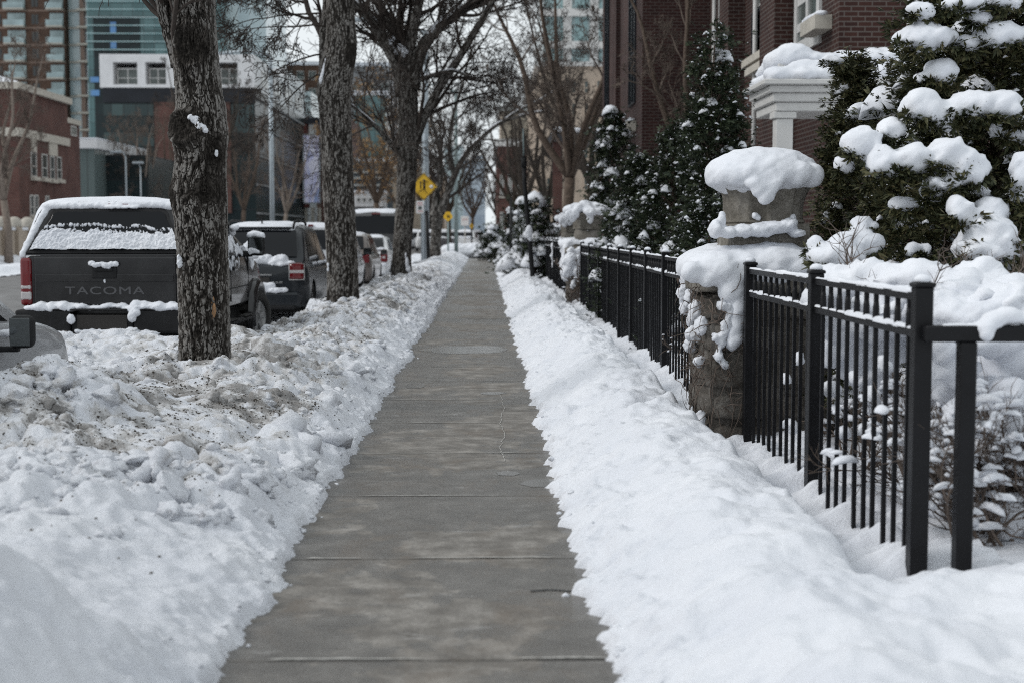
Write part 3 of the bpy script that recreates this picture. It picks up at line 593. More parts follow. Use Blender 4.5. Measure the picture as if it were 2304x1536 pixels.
# gate frame that turns in toward the garden at the near post
t = thing('gate_rail', 'thick black square-tube rail with one leg, turning off from the near fence post', 'railing', (FX, 5.6, 0))
MB().box(FX - .01, 3.2, 5.585, 5.652, 1.012, 1.075).build('rail', M['iron'], t, bevel=.006, seg=1)
MB().box(1.885, 1.952, 5.584, 5.651, -.1, 1.012).build('leg', M['iron'], t, bevel=.006, seg=1)
MB().box(3.13, 3.197, 5.584, 5.651, -.1, 1.012).build('leg', M['iron'], t, bevel=.006, seg=1)
MB().tube([(1.953, 5.56, .09), (2.25, 5.2, .075), (2.7, 4.7, -.06)], .014, 6).build('low_bar', M['iron'], t)  # thin dark bar sloping down from the leg into the snow
sp = [(FX + .09 + i * .06, 5.618, 1.072, .05, .024, .010 + .006 * ((i * 7) % 3)) for i in range(4)] + [(1.985, 5.58, 1.055, .035, .035, .045), (2.02, 5.61, 1.095, .055, .05, .04), (2.08, 5.62, 1.115, .06, .05, .04), (2.18, 5.625, 1.10, .08, .05, .035), (2.35, 5.625, 1.095, .1, .05, .03), (2.55, 5.62, 1.09, .1, .045, .03), (2.75, 5.62, 1.09, .12, .045, .03), (3.0, 5.62, 1.09, .14, .04, .03)]
blob('snow', sp, M['snow_soft'], t, vox=.012, amp=.006, freq=16, seed=3, smooth=3)

def rough_block(b, x0, x1, y0, y1, z0, z1, seed, amp=.022):
    """a hewn block: a box cut into small faces and roughened"""
    n = 7; R = seed
    def face(o, a, c):
        rows = []
        for i in range(n + 1):
            r = []
            for k in range(n + 1): r.append([o[j] + a[j] * i / n + c[j] * k / n for j in range(3)])
            rows.append(r)
        return rows
    X, Y, Z = x1 - x0, y1 - y0, z1 - z0; cx, cy, cz = (x0 + x1) / 2, (y0 + y1) / 2, (z0 + z1) / 2
    for rows in (face((x0, y0, z0), (X, 0, 0), (0, 0, Z)), face((x0, y1, z0), (0, -Y, 0), (0, 0, Z)), face((x1, y0, z0), (0, Y, 0), (0, 0, Z)), face((x1, y1, z0), (-X, 0, 0), (0, 0, Z)), face((x0, y0, z1), (X, 0, 0), (0, Y, 0)), face((x0, y1, z0), (X, 0, 0), (0, -Y, 0))):
        P = np.array(rows); fl = P.reshape(-1, 3); x, y, z = fl.T
        rel = np.stack([(x - cx) / X, (y - cy) / Y, (z - cz) / Z], 1) * 2
        edge = np.sort(np.abs(rel), 1)[:, 1]                       # 1 at an edge of the block
        k = 1 - .035 / min(X, Y, Z) * np.clip(edge - .72, 0, 1) / .28
        q = np.array([cx, cy, cz]) + (fl - [cx, cy, cz]) * k[:, None]
        nn = rel / np.linalg.norm(rel, axis=1)[:, None]
        q = q + nn * (amp * (fbm(x * 9 + z * 5 + R, y * 9 + z * 8 - R, 3, 400) + .25))[:, None] * (edge < .99)[:, None]
        b.grid(q.reshape(n + 1, n + 1, 3).tolist())
def pillar(label, cx, yf, w, z1, seed, full=True):
    t = thing('stone_pillar', label, 'stone pillar', (cx, yf + w / 2, 0), 0, 'stone pillars between the fences')
    b = MB(); R = random.Random(seed); z = -.1; h = w / 2; cy = yf + h
    MB().box(cx - h + .03, cx + h - .03, yf + .03, yf + w - .03, -.1, z1 - .02).build('core', M['pillar'], t)
    row = 0
    while z < z1 - .12:
        hh = min(R.uniform(.20, .30), z1 - z - .005)
        if z1 - z - hh < .1: hh = z1 - z - .005
        cut = R.uniform(.36, .64)
        for (a0, a1) in ((0, cut), (cut, 1)):
            xa, xb = cx - h + w * a0, cx - h + w * a1
            rough_block(b, xa + .006, xb - .006, yf, yf + w * .5 - .006, z + .006, z + hh - .006, R.uniform(0, 50))
            rough_block(b, xa + .006, xb - .006, yf + w * .5 + .006, yf + w, z + .006, z + hh - .006, R.uniform(0, 50))
        z += hh; row += 1
    b.build('shaft', M['pillar'], t)
    b = MB(); rough_block(b, cx - h - .04, cx + h + .04, yf - .04, yf + w + .04, z1, z1 + .13, seed, .012); b.build('cap', M['stone'], t)
    return t
def urn(label, cx, cy, z0, r, h, seed, sq=.35):
    """fluted stone planter: narrow foot, belly, flaring lip"""
    t = thing('stone_urn', label, 'stone urn', (cx, cy, z0), 0, 'stone urns on the pillars')
    n = 96; prof = [(.74, .0), (.78, .03), (.78, .06), (.72, .10), (.725, .2), (.73, .35), (.74, .5), (.765, .64), (.81, .77), (.88, .87), (.955, .92), (.985, .94), (.985, .985), (.94, 1.0), (.84, 1.0), (.80, .9), (.1, .88)]
    rows = []
    for i, (pr, ph) in enumerate(prof):
        fl = 1.0 if .09 < ph < .9 and i < 12 else .0
        row = []
        for k in range(n):
            a = 2 * math.pi * k / n; ca, sa = math.cos(a), math.sin(a); m = 1 + sq * (1 / max(abs(ca), abs(sa)) - 1)
            f = 1 - fl * .06 * (abs(math.sin(a * 6)) ** .6 - .5) * 1.6
            rr = r * pr * m * f; wob = .006 * math.sin(a * 9 + ph * 7 + seed)
            row.append((cx + (rr + wob) * ca, cy + (rr + wob) * sa, z0 + h * ph))
        rows.append(row)
    MB().grid(rows, close=True).build('bowl', M['stone'], t)
    return t
# near pillar and its urn
PC, PY, PW = 1.945, 9.52, .90
pillar('near rough stone pillar with dry vines and patches of snow, beside the tall fence post', PC, PY, PW, 1.02, 5)
t1 = bpy.data.objects['stone_pillar']
PCY = PY + PW / 2
MB().lathe([(.30, 1.15), (.34, 1.15), (.33, 1.33), (.295, 1.36), (.285, 1.50), (.1, 1.50)], (PC, PCY, 0), 40, sq=.8).build('plinth', M['stone'], t1, bevel=.008)
# snow on the cap, seen hanging over the sidewalk side
cs = []
R = random.Random(8)
cs += [(PC + .22 * i, PCY + .2 * j, 1.205 + .03 * (i == 0), .36, .34, .15) for i in (-1, 0, 1) for j in (-1, 0, 1)] + [(PC - .40, PCY + .2 * j, 1.20, .18, .24, .125) for j in (-1, 0, 1)] + [(PC + .17 * i, PY + .04, 1.20, .2, .14, .12) for i in (-2, -1, 0, 1, 2)]
for i in range(10):
    a = R.uniform(0, 6.28); cs.append((PC + .44 * math.cos(a), PCY + .44 * math.sin(a), 1.17, .12, .12, .09))
for k in range(9): cs.append((PC - .45 + .02 * math.sin(k * 2.1), PY + .06 + .09 * k, 1.19 + .015 * math.sin(k * 1.7), .085, .09, .09))
for (u, v, rx, rz) in ((1560, 612, 26, 26), (1590, 628, 20, 18), (1650, 622, 30, 30), (1652, 650, 30, 44), (1660, 700, 22, 34), (1640, 660, 24, 28), (1655, 735, 20, 30), (1648, 770, 14, 22), (1662, 760, 10, 24), (1750, 615, 40, 30), (1800, 612, 30, 26)):
    p = at(u, v, PY - .03); cs.append((p.x, PY - .01, p.z, rx * PY / 3200, .07, rz * PY / 3200))
blob('snow', cs, M['snow_soft'], t1, vox=.017, amp=.018, freq=5, seed=21, smooth=8)
# snow lodged in the vines on the two faces
cs = []
for (u, v, rx, rz) in ((1535, 640, 14, 16), (1520, 625, 12, 20), (1540, 690, 14, 20), (1555, 672, 14, 22), (1570, 700, 18, 26), (1582, 735, 16, 24), (1568, 752, 20, 18), (1556, 778, 16, 18), (1545, 660, 20, 20), (1578, 812, 17, 13), (1625, 690, 16, 14), (1632, 735, 15, 26), (1622, 765, 12, 20), (1640, 700, 14, 24), (1615, 800, 13, 17), (1630, 820, 10, 10), (1608, 760, 8, 12), (1583, 945, 12, 22), (1560, 720, 12, 16)):
    left = u < 1594
    p = at(u, v, PY + (.02 if not left else .12)); xx = p.x if not left else PC - PW / 2 - .03
    yy = PY - .02 if not left else min(PY + PW, max(PY, 1.49 * 3200 / (u - 1092)) - .12)
    z = CAM_Z - (v - 520) * yy / 3200; cs.append((xx, yy, z, max(.03, rx * yy / 3200), .055, rz * yy / 3200))
blob('snow', cs, M['snow_soft'], t1, vox=.012, amp=.016, freq=18, seed=22, smooth=2)
R = random.Random(31); b = MB()
for k in range(150):
    left = R.random() < .6
    if left: p = Vector((PC - PW / 2 - .01, PY + R.uniform(-.02, PW), R.uniform(.1, 1.15))); d = Vector((-.25, R.uniform(-.6, .6), R.uniform(-.9, .7)))
    else: p = Vector((PC - PW / 2 + R.uniform(0, .35) ** 1.3, PY - .01, R.uniform(.2, 1.1))); d = Vector((R.uniform(-.6, .6), -.25, R.uniform(-.9, .7)))
    pts = [p.copy()]
    for s in range(5):
        d += Vector((R.uniform(-.5, .5), R.uniform(-.5, .5), R.uniform(-.5, .35))) * .6; p = p + d.normalized() * R.uniform(.03, .07)
        p.x = max(PC - PW / 2 - .09, p.x) if left else p.x; p.y = max(PY - .09, p.y); pts.append(p.copy())
    b.tube(pts, [.004, .0035, .003, .0025, .002, .0015], 4, cap=False)
b.build('vine', M['twig_brown'], t1)
u1 = urn('near fluted stone urn on a pillar, wearing a thick dome of snow', PC, PCY, 1.50, .355, .30, 1, .5)
ur = 1.80; cs = []
R = random.Random(9)
cs += [(PC - .02, PCY, ur + .045, .40, .40, .185), (PC + .10, PCY - .05, ur + .06, .27, .27, .165), (PC - .13, PCY - .03, ur + .04, .26, .27, .15)]
for i in range(40):
    a = i * .157 + R.uniform(-.05, .05); m_ = 1 + .5 * (1 / max(abs(math.cos(a)), abs(math.sin(a))) - 1); cs.append((PC + .325 * m_ * math.cos(a), PCY + .325 * m_ * math.sin(a), ur + .030 + R.uniform(-.014, .012), .085, .085, .075))
for (u, v, rx, rz) in ((1712, 425, 26, 22), (1722, 438, 22, 18), (1716, 450, 12, 12), (1735, 420, 22, 18), (1700, 414, 26, 14), (1748, 412, 18, 14)):
    p = at(u, v, PCY - .33); cs.append((p.x, PCY - .37, p.z, rx * PY / 3200, .05, rz * PY / 3200))
blob('snow', cs, M['snow_soft'], u1, vox=.014, amp=.014, freq=5, seed=33, smooth=8)
cs = []
for (u, v, rx, rz) in ((1610, 515, 16, 22), (1625, 495, 10, 18), (1640, 522, 24, 14), (1675, 520, 30, 16), (1710, 518, 36, 17), (1745, 512, 34, 17), (1775, 505, 22, 14), (1785, 492, 9, 10), (1795, 525, 20, 10), (1700, 485, 8, 9), (1708, 490, 6, 7)):
    y = PCY - (.36 if v > 493 and u != 1785 else .27); p = at(u, v, y); cs.append((p.x, y + .02, p.z, rx * PY / 3200, .11 if v > 500 else .04, rz * PY / 3200))
blob('snow', cs, M['snow_soft'], t1, vox=.012, amp=.012, freq=14, seed=34, smooth=3)
# farther pillars and urns
def far_pillar(label, ulabel, cx, yf, z1, zr, r, seed):
    t = pillar(label, cx, yf, .80, z1, seed); cy = yf + .4
    MB().lathe([(.27, z1 + .13), (.30, z1 + .13), (.25, z1 + .34), (.24, zr - .30), (.1, zr - .30)], (cx, cy, 0), 24, sq=.8).build('plinth', M['stone'], t)
    R = random.Random(seed); cs = []
    for i in range(30):
        a = R.uniform(0, 6.28); q = R.uniform(0, 1) ** .5; cs.append((cx + .42 * q * math.cos(a), cy + .42 * q * math.sin(a), z1 + .19 + .08 * (1 - q), .17, .17, .10))
    for k in range(16): cs.append((cx - .38 - R.uniform(0, .06), cy + R.uniform(-.42, .3), z1 + .1 - R.uniform(0, .62), R.uniform(.05, .12), R.uniform(.06, .13), R.uniform(.07, .15)))
    for k in range(10): cs.append((cx - .38 + R.uniform(0, .5), yf - .02, z1 + .1 - R.uniform(0, .5), R.uniform(.05, .1), .06, R.uniform(.06, .13)))
    blob('snow', cs, M['snow_soft'], t, vox=.035, amp=.03, freq=7, seed=seed, smooth=3)
    u = urn(ulabel, cx, cy, zr - .30, r, .30, seed); cs = []
    for i in range(44):
        a = R.uniform(0, 6.28); q = R.uniform(0, 1) ** .5; k = 1 - q * q; cs.append((cx + (r + .03) * q * math.cos(a), cy + (r + .03) * q * math.sin(a), zr + .03 + .09 * k + .03 * math.sin(a * 2 + seed), .11, .11, .07 + .03 * k))
    for k in range(5): cs.append((cx - r * .9 + R.uniform(-.05, .5), cy - r * .9, zr - R.uniform(0, .12), .08, .05, .09))
    blob('snow', cs, M['snow_soft'], u, vox=.03, amp=.025, freq=6, seed=seed + 4, smooth=4)
far_pillar('second stone pillar, its side hidden by snow and brush, where the long fence ends', 'second stone urn with snow piled on it, half behind the small conifers', 1.93, 26.6, 1.02, 1.78, .36, 51)
far_pillar('third stone pillar in the row, just past the leaning lamp post', 'third stone urn in the row, smaller in view, snow on its rim', 2.22, 36.6, .98, 1.72, .34, 52)
far_pillar('farthest stone pillar of the row, at the last fence', 'farthest and lowest stone urn of the row, snow on its rim', 2.30, 48.6, .84, 1.50, .34, 53)
# leaning lamp post and two thin posts
t = thing('lamp_post', 'thin black lamp post leaning over the fence, a dab of snow on it', 'lamp post', (1.16, 34.4, 0))
a, c = at(1201, 650, 34.4), at(1180, 410, 34.4); d = at(1177, 290, 34.4)
b = MB(); b.tube([a - (c - a) * .1, a, c, c + (d - c) * .3], [.062, .06, .05, .05], 12); b.build('pole', M['pole_black'], t)
b = MB(); b.tube([c + (d - c) * .28, c + (d - c) * .46], [.066, .066], 12); b.tube([c + (d - c) * .46, c + (d - c) * .5], [.05, .02], 12); b.build('collar', M['pole_black'], t)
b = MB(); b.tube([c + (d - c) * .5, d], [.022, .018], 8); b.build('rod', M['galv_green'], t)
q = at(1190, 522, 34.4); blob('snow', [(q.x, 34.34, q.z, .09, .07, .17), (q.x + .02, 34.36, q.z - .14, .06, .05, .1)], M['snow_soft'], t, vox=.02, amp=.015, freq=8)
for lab, u, v0, v1, Y, f in (('taller of two thin black signposts past the last fence', 1149.5, 452, 592, 53, 1), ('shorter of two thin black signposts past the last fence', 1144, 478, 582, 56, 0)):
    a, c = at(u, v1, Y), at(u, v0, Y); t = thing('signpost', lab, 'post', (a.x, Y, 0), 0, 'thin posts')
    MB().tube([(a.x, Y, -.1), c], [.05, .045], 10).build('pole', M['pole_black'], t)
    MB().tube([c, c + Vector((0, 0, .12))], [.045, .01], 10).build('finial', M['pole_black'], t)
# ------------------------------------------------------------------ evergreen shrubs under snow
def sprays(P, D, size, rs, blades=7):
    """fans of flat scale-leaf sprays at points P pointing along D; returns vertices, quads"""
    N = len(P); size = np.broadcast_to(np.asarray(size, float), (N,)); up = np.array([0, 0, 1.]); X = np.cross(D, up + rs.normal(0, .35, (N, 3))); X /= np.linalg.norm(X, axis=1)[:, None] + 1e-9
    Nn = np.cross(X, D); V = []; F = []; base = 0
    for k in range(blades):
        a = (k - (blades - 1) / 2) * .34 + rs.normal(0, .14, N); L_ = size * rs.uniform(.55, 1.15, N) * (1 - .10 * abs(k - (blades - 1) / 2)); W = size * rs.uniform(.09, .15, N)
        dd = D * np.cos(a)[:, None] + X * np.sin(a)[:, None] + Nn * rs.normal(0, .22, N)[:, None]; dd /= np.linalg.norm(dd, axis=1)[:, None]
        ww = np.cross(dd, Nn + rs.normal(0, .3, (N, 3))); ww /= np.linalg.norm(ww, axis=1)[:, None] + 1e-9
        o = P + dd * (size * .1)[:, None]; q0 = o; q1 = o + dd * (L_ * .55)[:, None] + ww * W[:, None]; q2 = o + dd * L_[:, None]; q3 = o + dd * (L_ * .5)[:, None] - ww * W[:, None]
        V.append(np.stack([q0, q1, q2, q3], 1).reshape(-1, 3)); ii = np.arange(N) * 4 + base; F.append(np.stack([ii, ii + 1, ii + 2, ii + 3], 1)); base += 4 * N
    return np.concatenate(V), np.concatenate(F)
ICO = {}
def ico(n):
    if n not in ICO:
        bm = bmesh.new(); bmesh.ops.create_icosphere(bm, subdivisions=n, radius=1); ICO[n] = (np.array([v.co[:] for v in bm.verts]), np.array([[v.index for v in f.verts] for f in bm.faces])); bm.free()
    return ICO[n]
def snow_pads(C, rx, ry, rz, rs, n=2, amp=.35, droop=.45):
    """one soft irregular pad per centre, arched over the twig it lies on"""
    T, TF = ico(n); N = len(C); nv = len(T); V = np.empty((N, nv, 3)); 
    for i in range(N):
        o = rs.rand() * 90; q = T.copy(); low = q[:, 2] < 0; q[low, 2] *= .45; k = 1 + amp * fbm(q[:, 0] * 1.4 + o, q[:, 1] * 1.4 + q[:, 2] + o, 3, 7)
        q = q * k[:, None] * [rx[i], ry[i], rz[i]]; q[:, 2] -= droop * (q[:, 0] ** 2 + q[:, 1] ** 2) / max(rx[i], ry[i])
        a = rs.rand() * 6.28; c, s = math.cos(a), math.sin(a); V[i] = np.stack([q[:, 0] * c - q[:, 1] * s, q[:, 0] * s + q[:, 1] * c, q[:, 2]], 1) + C[i]
    return V.reshape(-1, 3), (TF[None] + (np.arange(N) * nv)[:, None, None]).reshape(-1, 3)
def conifer(label, base, H, Rr, nclump, per, leaf, seed, snow=.5, padsize=1.0, mat='cedar', power=.75, lean=(0, 0), multi=1, clear=None, group='snowy evergreens behind the fence', taper_top=.02, fleck=0, crown0=.04):
    rs = np.random.RandomState(seed); x0, y0, z0 = base
    t = thing('cedar_tree', label, 'evergreen', base, 0, group)
    # clumps of foliage over a ragged cone (several leaders when multi > 1)
    hs = crown0 + (1 - crown0) * rs.rand(nclump) ** 1.15; th = rs.rand(nclump) * 2 * np.pi
    lead = rs.randint(0, multi, nclump); lo = [(rs.uniform(-.45, .45) * Rr, rs.uniform(-.3, .3) * Rr, 1 - .16 * k * rs.uniform(.5, 1.2)) for k in range(multi)]
    if multi == 1: lo = [(0, 0, 1)]
    lx = np.array([lo[k][0] for k in lead]); ly = np.array([lo[k][1] for k in lead]); lh = np.array([lo[k][2] for k in lead])
    env = (taper_top + (1 - taper_top) * (1 - hs) ** power) * (.72 + .45 * vn(th * 1.6 + 20 * lead, hs * 7, seed)) * np.clip(.55 + hs * 6, 0, 1)
    q = np.sqrt(rs.uniform(.30, 1, nclump)); rr = Rr * env * q * (1 if multi == 1 else .78)
    C = np.stack([x0 + lx * (1 - .2 * hs) + rr * np.cos(th) + lean[0] * hs, y0 + ly * (1 - .2 * hs) + rr * np.sin(th) + lean[1] * hs, z0 + H * hs * lh], 1)
    cr = leaf * rs.uniform(1.6, 3.4, nclump) * (.7 + .5 * (1 - hs))
    # trunk
    b = MB()
    for k in range(multi):
        lx_, ly_, lh_ = lo[k]; b.tube([(x0 + lx_ * f * 1.0 + lean[0] * f, y0 + ly_ * f + lean[1] * f, z0 + H * lh_ * .96 * f - .1) for f in np.linspace(0, 1, 8)], [max(.008, .05 * Rr * (1 - f) + .008) for f in np.linspace(0, 1, 8)], 7)
    for i in range(0, nclump, 2):
        h = hs[i]; c = C[i]; f = max(0, h - .05); ax = np.array([x0 + lx[i] * f + lean[0] * f, y0 + ly[i] * f + lean[1] * f, z0 + H * lh[i] * .96 * f])
        b.tube([ax, (ax + c) / 2 + [0, 0, -.03], c], [.012, .008, .004], 4, cap=False)
    b.build('trunk', M['bark_brown'], t)
    idx = np.repeat(np.arange(nclump), per); N = len(idx); g = rs.normal(0, .52, (N, 3)); P = C[idx] + g * cr[idx][:, None]
    out = P - np.array([x0, y0, 0]) - np.stack([lx[idx], ly[idx], 0 * lx[idx]], 1); out[:, 2] = 0; out /= np.linalg.norm(out, axis=1)[:, None] + 1e-6
    D = out * 1.0 + rs.normal(0, .45, (N, 3)) + np.array([0, 0, .25]); D[:, 2] -= .55 * rs.rand(N) * snow; D /= np.linalg.norm(D, axis=1)[:, None]
    V, F = sprays(P, D, leaf * rs.uniform(.7, 1.3, N), rs); link('foliage', np_mesh('foliage', V, F, False), M[mat], t)
    # snow pads on the outer clumps, and flecks
    outer = (q > .62) & (rs.rand(nclump) < snow)
    if clear is not None: outer &= ~clear(C)
    k = np.where(outer)[0]
    C2 = C[k] + np.stack([0 * k, 0 * k, cr[k] * .55], 1); s = cr[k] * rs.uniform(.45, 1.15, len(k)) * padsize
    V, F = snow_pads(C2, s, s * rs.uniform(.6, 1, len(k)), s * rs.uniform(.45, .75, len(k)), rs, 3 if padsize > .9 else 2)
    if fleck:
        fi = rs.randint(0, N, fleck); f = leaf * (.10 + .36 * rs.rand(fleck) ** 3); V3, F3 = snow_pads(P[fi] + D[fi] * leaf * .5 + [0, 0, .01], f, f * rs.uniform(.4, .9, fleck), f * .5, rs, 1, .9); F = np.concatenate([F, F3 + len(V)]); V = np.concatenate([V, V3])
    link('snow', np_mesh('snow', V, F), M['snow_soft'], t)
    return t
def snow_on(tree, px, y, vox=.022, seed=1, dy=.75, amp=.03, leaf=0, grow=.86, lift=0):
    """big clumps of snow, measured off the photograph at their own depth: (u, v, half width, half height, nearer by)"""
    cs = []; R = random.Random(seed)
    for (u, v, rx, rz, *o) in px:
        yy = y - (o[0] if o else 0); p = at(u, v, yy); k = yy / 3200
        yy -= lift; cs.append((p.x, yy, p.z, rx * k * grow, max(.05, rx * k * dy), rz * k * .92)); cs.append((p.x, yy + rx * k * .5, p.z + rz * k * .1, rx * k * grow, rx * k * dy, rz * k * .8))
        for j in range(4): cs.append((p.x + R.uniform(-.7, .7) * rx * k, yy + R.uniform(-.5, .5) * rx * k, p.z + R.uniform(-.35, .25) * rz * k, rx * k * R.uniform(.3, .5), rx * k * R.uniform(.3, .5), rz * k * R.uniform(.4, .65)))
        for j in range(5):           # ragged lower edge and small rises
            a = R.uniform(-1, 1); q = R.uniform(.10, .22); cs.append((p.x + a * rx * k * .85, yy - R.uniform(-.2, .55) * rx * k * dy, p.z + (R.uniform(-.95, -.35) if j < 4 else R.uniform(.2, .75)) * rz * k * (1 - .55 * a * a), rx * k * q, rx * k * q, rz * k * q * 1.3))
    o = blob('snow', cs, M['snow_soft'], tree, vox=vox, amp=amp, freq=6, seed=seed, smooth=4)
    if leaf:
        rs = np.random.RandomState(seed); P = []; D = []
        for (u, v, rx, rz, *o_) in px:
            yy = y - (o_[0] if o_ else 0); p = at(u, v, yy); k = yy / 3200
            for j in range(int(34 + rx * .55)):
                a = rs.uniform(-1.1, 1.1); P.append((p.x + a * rx * k, yy - lift - rs.uniform(-.2, 1.0) * rx * k * dy * .8, p.z - rz * k * rs.uniform(.45, 1.15) * math.sqrt(max(.12, 1 - a * a * .75)))); D.append((a * .7 + rs.normal(0, .3), -.5 + rs.normal(0, .3), -.25 + rs.normal(0, .45)))
        P = np.array(P); D = np.array(D); D /= np.linalg.norm(D, axis=1)[:, None]; V, F = sprays(P, D, leaf * rs.uniform(.6, 1.3, len(P)), rs); link('foliage', np_mesh('foliage', V, F, False), M['cedar'], tree)
    return o
def C3(l): return [(1300 + a / 2.293, b / 2.293, c / 2.293, d / 2.293, *e) for a, b, c, d, *e in l]
# far group of three small ones and the tall twin-topped one
conifer('tall narrow evergreen with two tips, dusted with snow, left of the porch', (2.80, 18.6, .05), 4.02, .80, 300, 26, .085, 41, .30, .55, 'cedar_dark', .42, multi=2, fleck=1700)
conifer('pointed evergreen flecked with snow behind the second urn', (2.72, 30.5, .05), 3.9, .82, 190, 22, .11, 42, .42, .7, 'cedar_dark', .62, fleck=800)
conifer('smallest pointed evergreen, sprinkled white, behind the long fence', (2.32, 21.6, .05), 2.45, .74, 220, 24, .085, 43, .34, .62, 'cedar_dark', .6, fleck=1300)
conifer('middle-sized evergreen leaning on the tall twin-topped one', (2.68, 20.3, .05), 2.85, .72, 220, 24, .085, 44, .32, .6, 'cedar_dark', .6, fleck=1200)
conifer('low evergreen bush filling the gap behind the near end of the long fence', (2.55, 16.2, .05), 1.75, .62, 150, 22, .075, 47, .3, .6, 'cedar_dark', .5, fleck=900)
# the small cedar with a snow cap in front of the porch
c2 = conifer('slim yellow-green cedar with a round cap of snow, in front of the white porch', (2.90, 11.3, .1), 2.66, .33, 190, 50, .06, 45, .16, .6, 'cedar', .5)
snow_on(c2, C3([(1330, 315, 66, 26), (1480, 560, 90, 26), (1430, 600, 70, 30), (1350, 690, 40, 20)]), 10.95, .02, 5, leaf=.06)
# the big cedar loaded with heavy clumps
c3 = conifer('big dark cedar bowed under heavy round clumps of snow', (3.50, 9.75, .05), 4.85, 1.32, 760, 66, .066, 46, .42, .9, 'cedar', 1.0, fleck=2600)
big = [(1740, 75, 80, 42), (1760, 210, 150, 72), (1950, 40, 120, 45), (2160, 20, 95, 50), (2040, 110, 65, 42), (2150, 195, 125, 62), (1985, 245, 58, 48), (2260, 210, 60, 60),
       (1850, 385, 85, 78), (1745, 428, 45, 32), (1745, 560, 105, 88, .2), (1850, 600, 95, 70, .2), (1985, 560, 120, 80, .2), (2110, 550, 150, 78, .2), (2230, 600, 70, 60, .1), (2215, 700, 80, 55),
       (1440, 745, 100, 85, .3), (1590, 680, 75, 70, .2), (1540, 800, 50, 50, .2), (1350, 860, 55, 55, .2), (1570, 850, 100, 85, .4), (1700, 825, 130, 85, .4), (1880, 800, 110, 85, .45), (1960, 870, 120, 110, .45), (1860, 950, 100, 60, .45), (1790, 1010, 50, 52, .4),
       (1665, 1060, 80, 50, .3), (2270, 900, 85, 130, .5), (2250, 1010, 60, 70, .5), (1950, 1090, 80, 86, .6), (2050, 1000, 60, 40, .3), (2100, 1090, 90, 80, .5), (2100, 1210, 130, 110, .6), (2050, 1290, 150, 90, .6), (2160, 1300, 90, 110, .6),
       (1450, 1165, 75, 60, .3), (1420, 1260, 130, 75, .4), (1320, 1330, 140, 80, .45), (1210, 1265, 60, 55, .3), (1690, 1290, 40, 60, .4), (1760, 1290, 40, 55, .4), (1620, 1390, 60, 40, .4)]
for i, (lo, hi) in enumerate(((0, 8), (8, 16), (16, 26), (26, 42))):
    snow_on(c3, C3(big[lo:hi]), 8.95, .020, 60 + i, leaf=.066, grow=1.0, lift=.12)
rs = np.random.RandomState(77)
# leafless shrubs: brown twigs carrying dabs of snow
def twiggy(b, p, d, Ln, r, lvl, R, up=.15):
    pts = [p.copy()]; n = 4; dd = d.copy()
    for i in range(n):
        dd = (dd + Vector((R.uniform(-1, 1), R.uniform(-1, 1), R.uniform(-1, 1))) * .33 + Vector((0, 0, up * .4))).normalized(); p = p + dd * Ln / n; pts.append(p.copy())
    b.tube(pts, [r * (1 - .16 * i) for i in range(n + 1)], 5 if lvl > 1 else 4, cap=False)
    ends.append(pts[-1])
    if lvl > 0:
        for k in range(R.randint(3, 5)):
            i = R.randint(1, n); a = (dd + Vector((R.uniform(-1, 1), R.uniform(-1, 1), R.uniform(-.7, .9))) * .95).normalized(); twiggy(b, pts[i], a, Ln * R.uniform(.5, .75), r * .6, lvl - 1, R, up)
# snow-buried hedge behind the near fence
t = thing('snowy_hedge', 'low hedge buried under smooth rolling snow behind the near fence', 'hedge', (2.3, 7.6, 0))
px = [(1500, 1430, 190, 70, .3), (1350, 1420, 150, 70, .2), (1800, 1425, 240, 80, .6), (2060, 1410, 120, 60, .7), (2200, 1490, 160, 90, .9), (1980, 1500, 180, 110, .8), (1640, 1500, 180, 100, .5), (1350, 1500, 200, 90, .3), (2290, 1560, 120, 120, 1.2), (2080, 1640, 200, 130, 1.0), (1850, 1620, 200, 130, .7), (1600, 1640, 200, 130, .5), (1380, 1640, 170, 130, .3), (1850, 1800, 200, 120, .3), (1600, 1800, 200, 120, .2), (2060, 1820, 160, 110, .5), (1400, 1790, 170, 110, .1), (1900, 1950, 160, 80, .1), (1500, 1930, 160, 80, .1)]
px += [(1450 + 95 * i + 20 * math.sin(i * 2.3), 1395 + 22 * math.sin(i * 1.9) + 8 * i, 46 + 14 * math.sin(i * 3.1), 30 + 8 * math.sin(i * 2.7), .25 + .06 * i) for i in range(10)] + [(1480 + 80 * i, 1560 + 60 * math.sin(i * 1.3), 60, 46, .75 + .05 * i) for i in range(9)]
snow_on(t, C3(px), 8.1, .026, 71, .9, .055)
ends = []; R = random.Random(72); b = MB()
for i in range(26): twiggy(b, Vector((R.uniform(1.95, 3.0), R.uniform(7.2, 8.2), R.uniform(.75, 1.1))), Vector((R.uniform(-.6, .6), R.uniform(-1, .2), 1)).normalized(), .26, .006, 2, R)
b.build('twigs', M['twig_brown'], t)
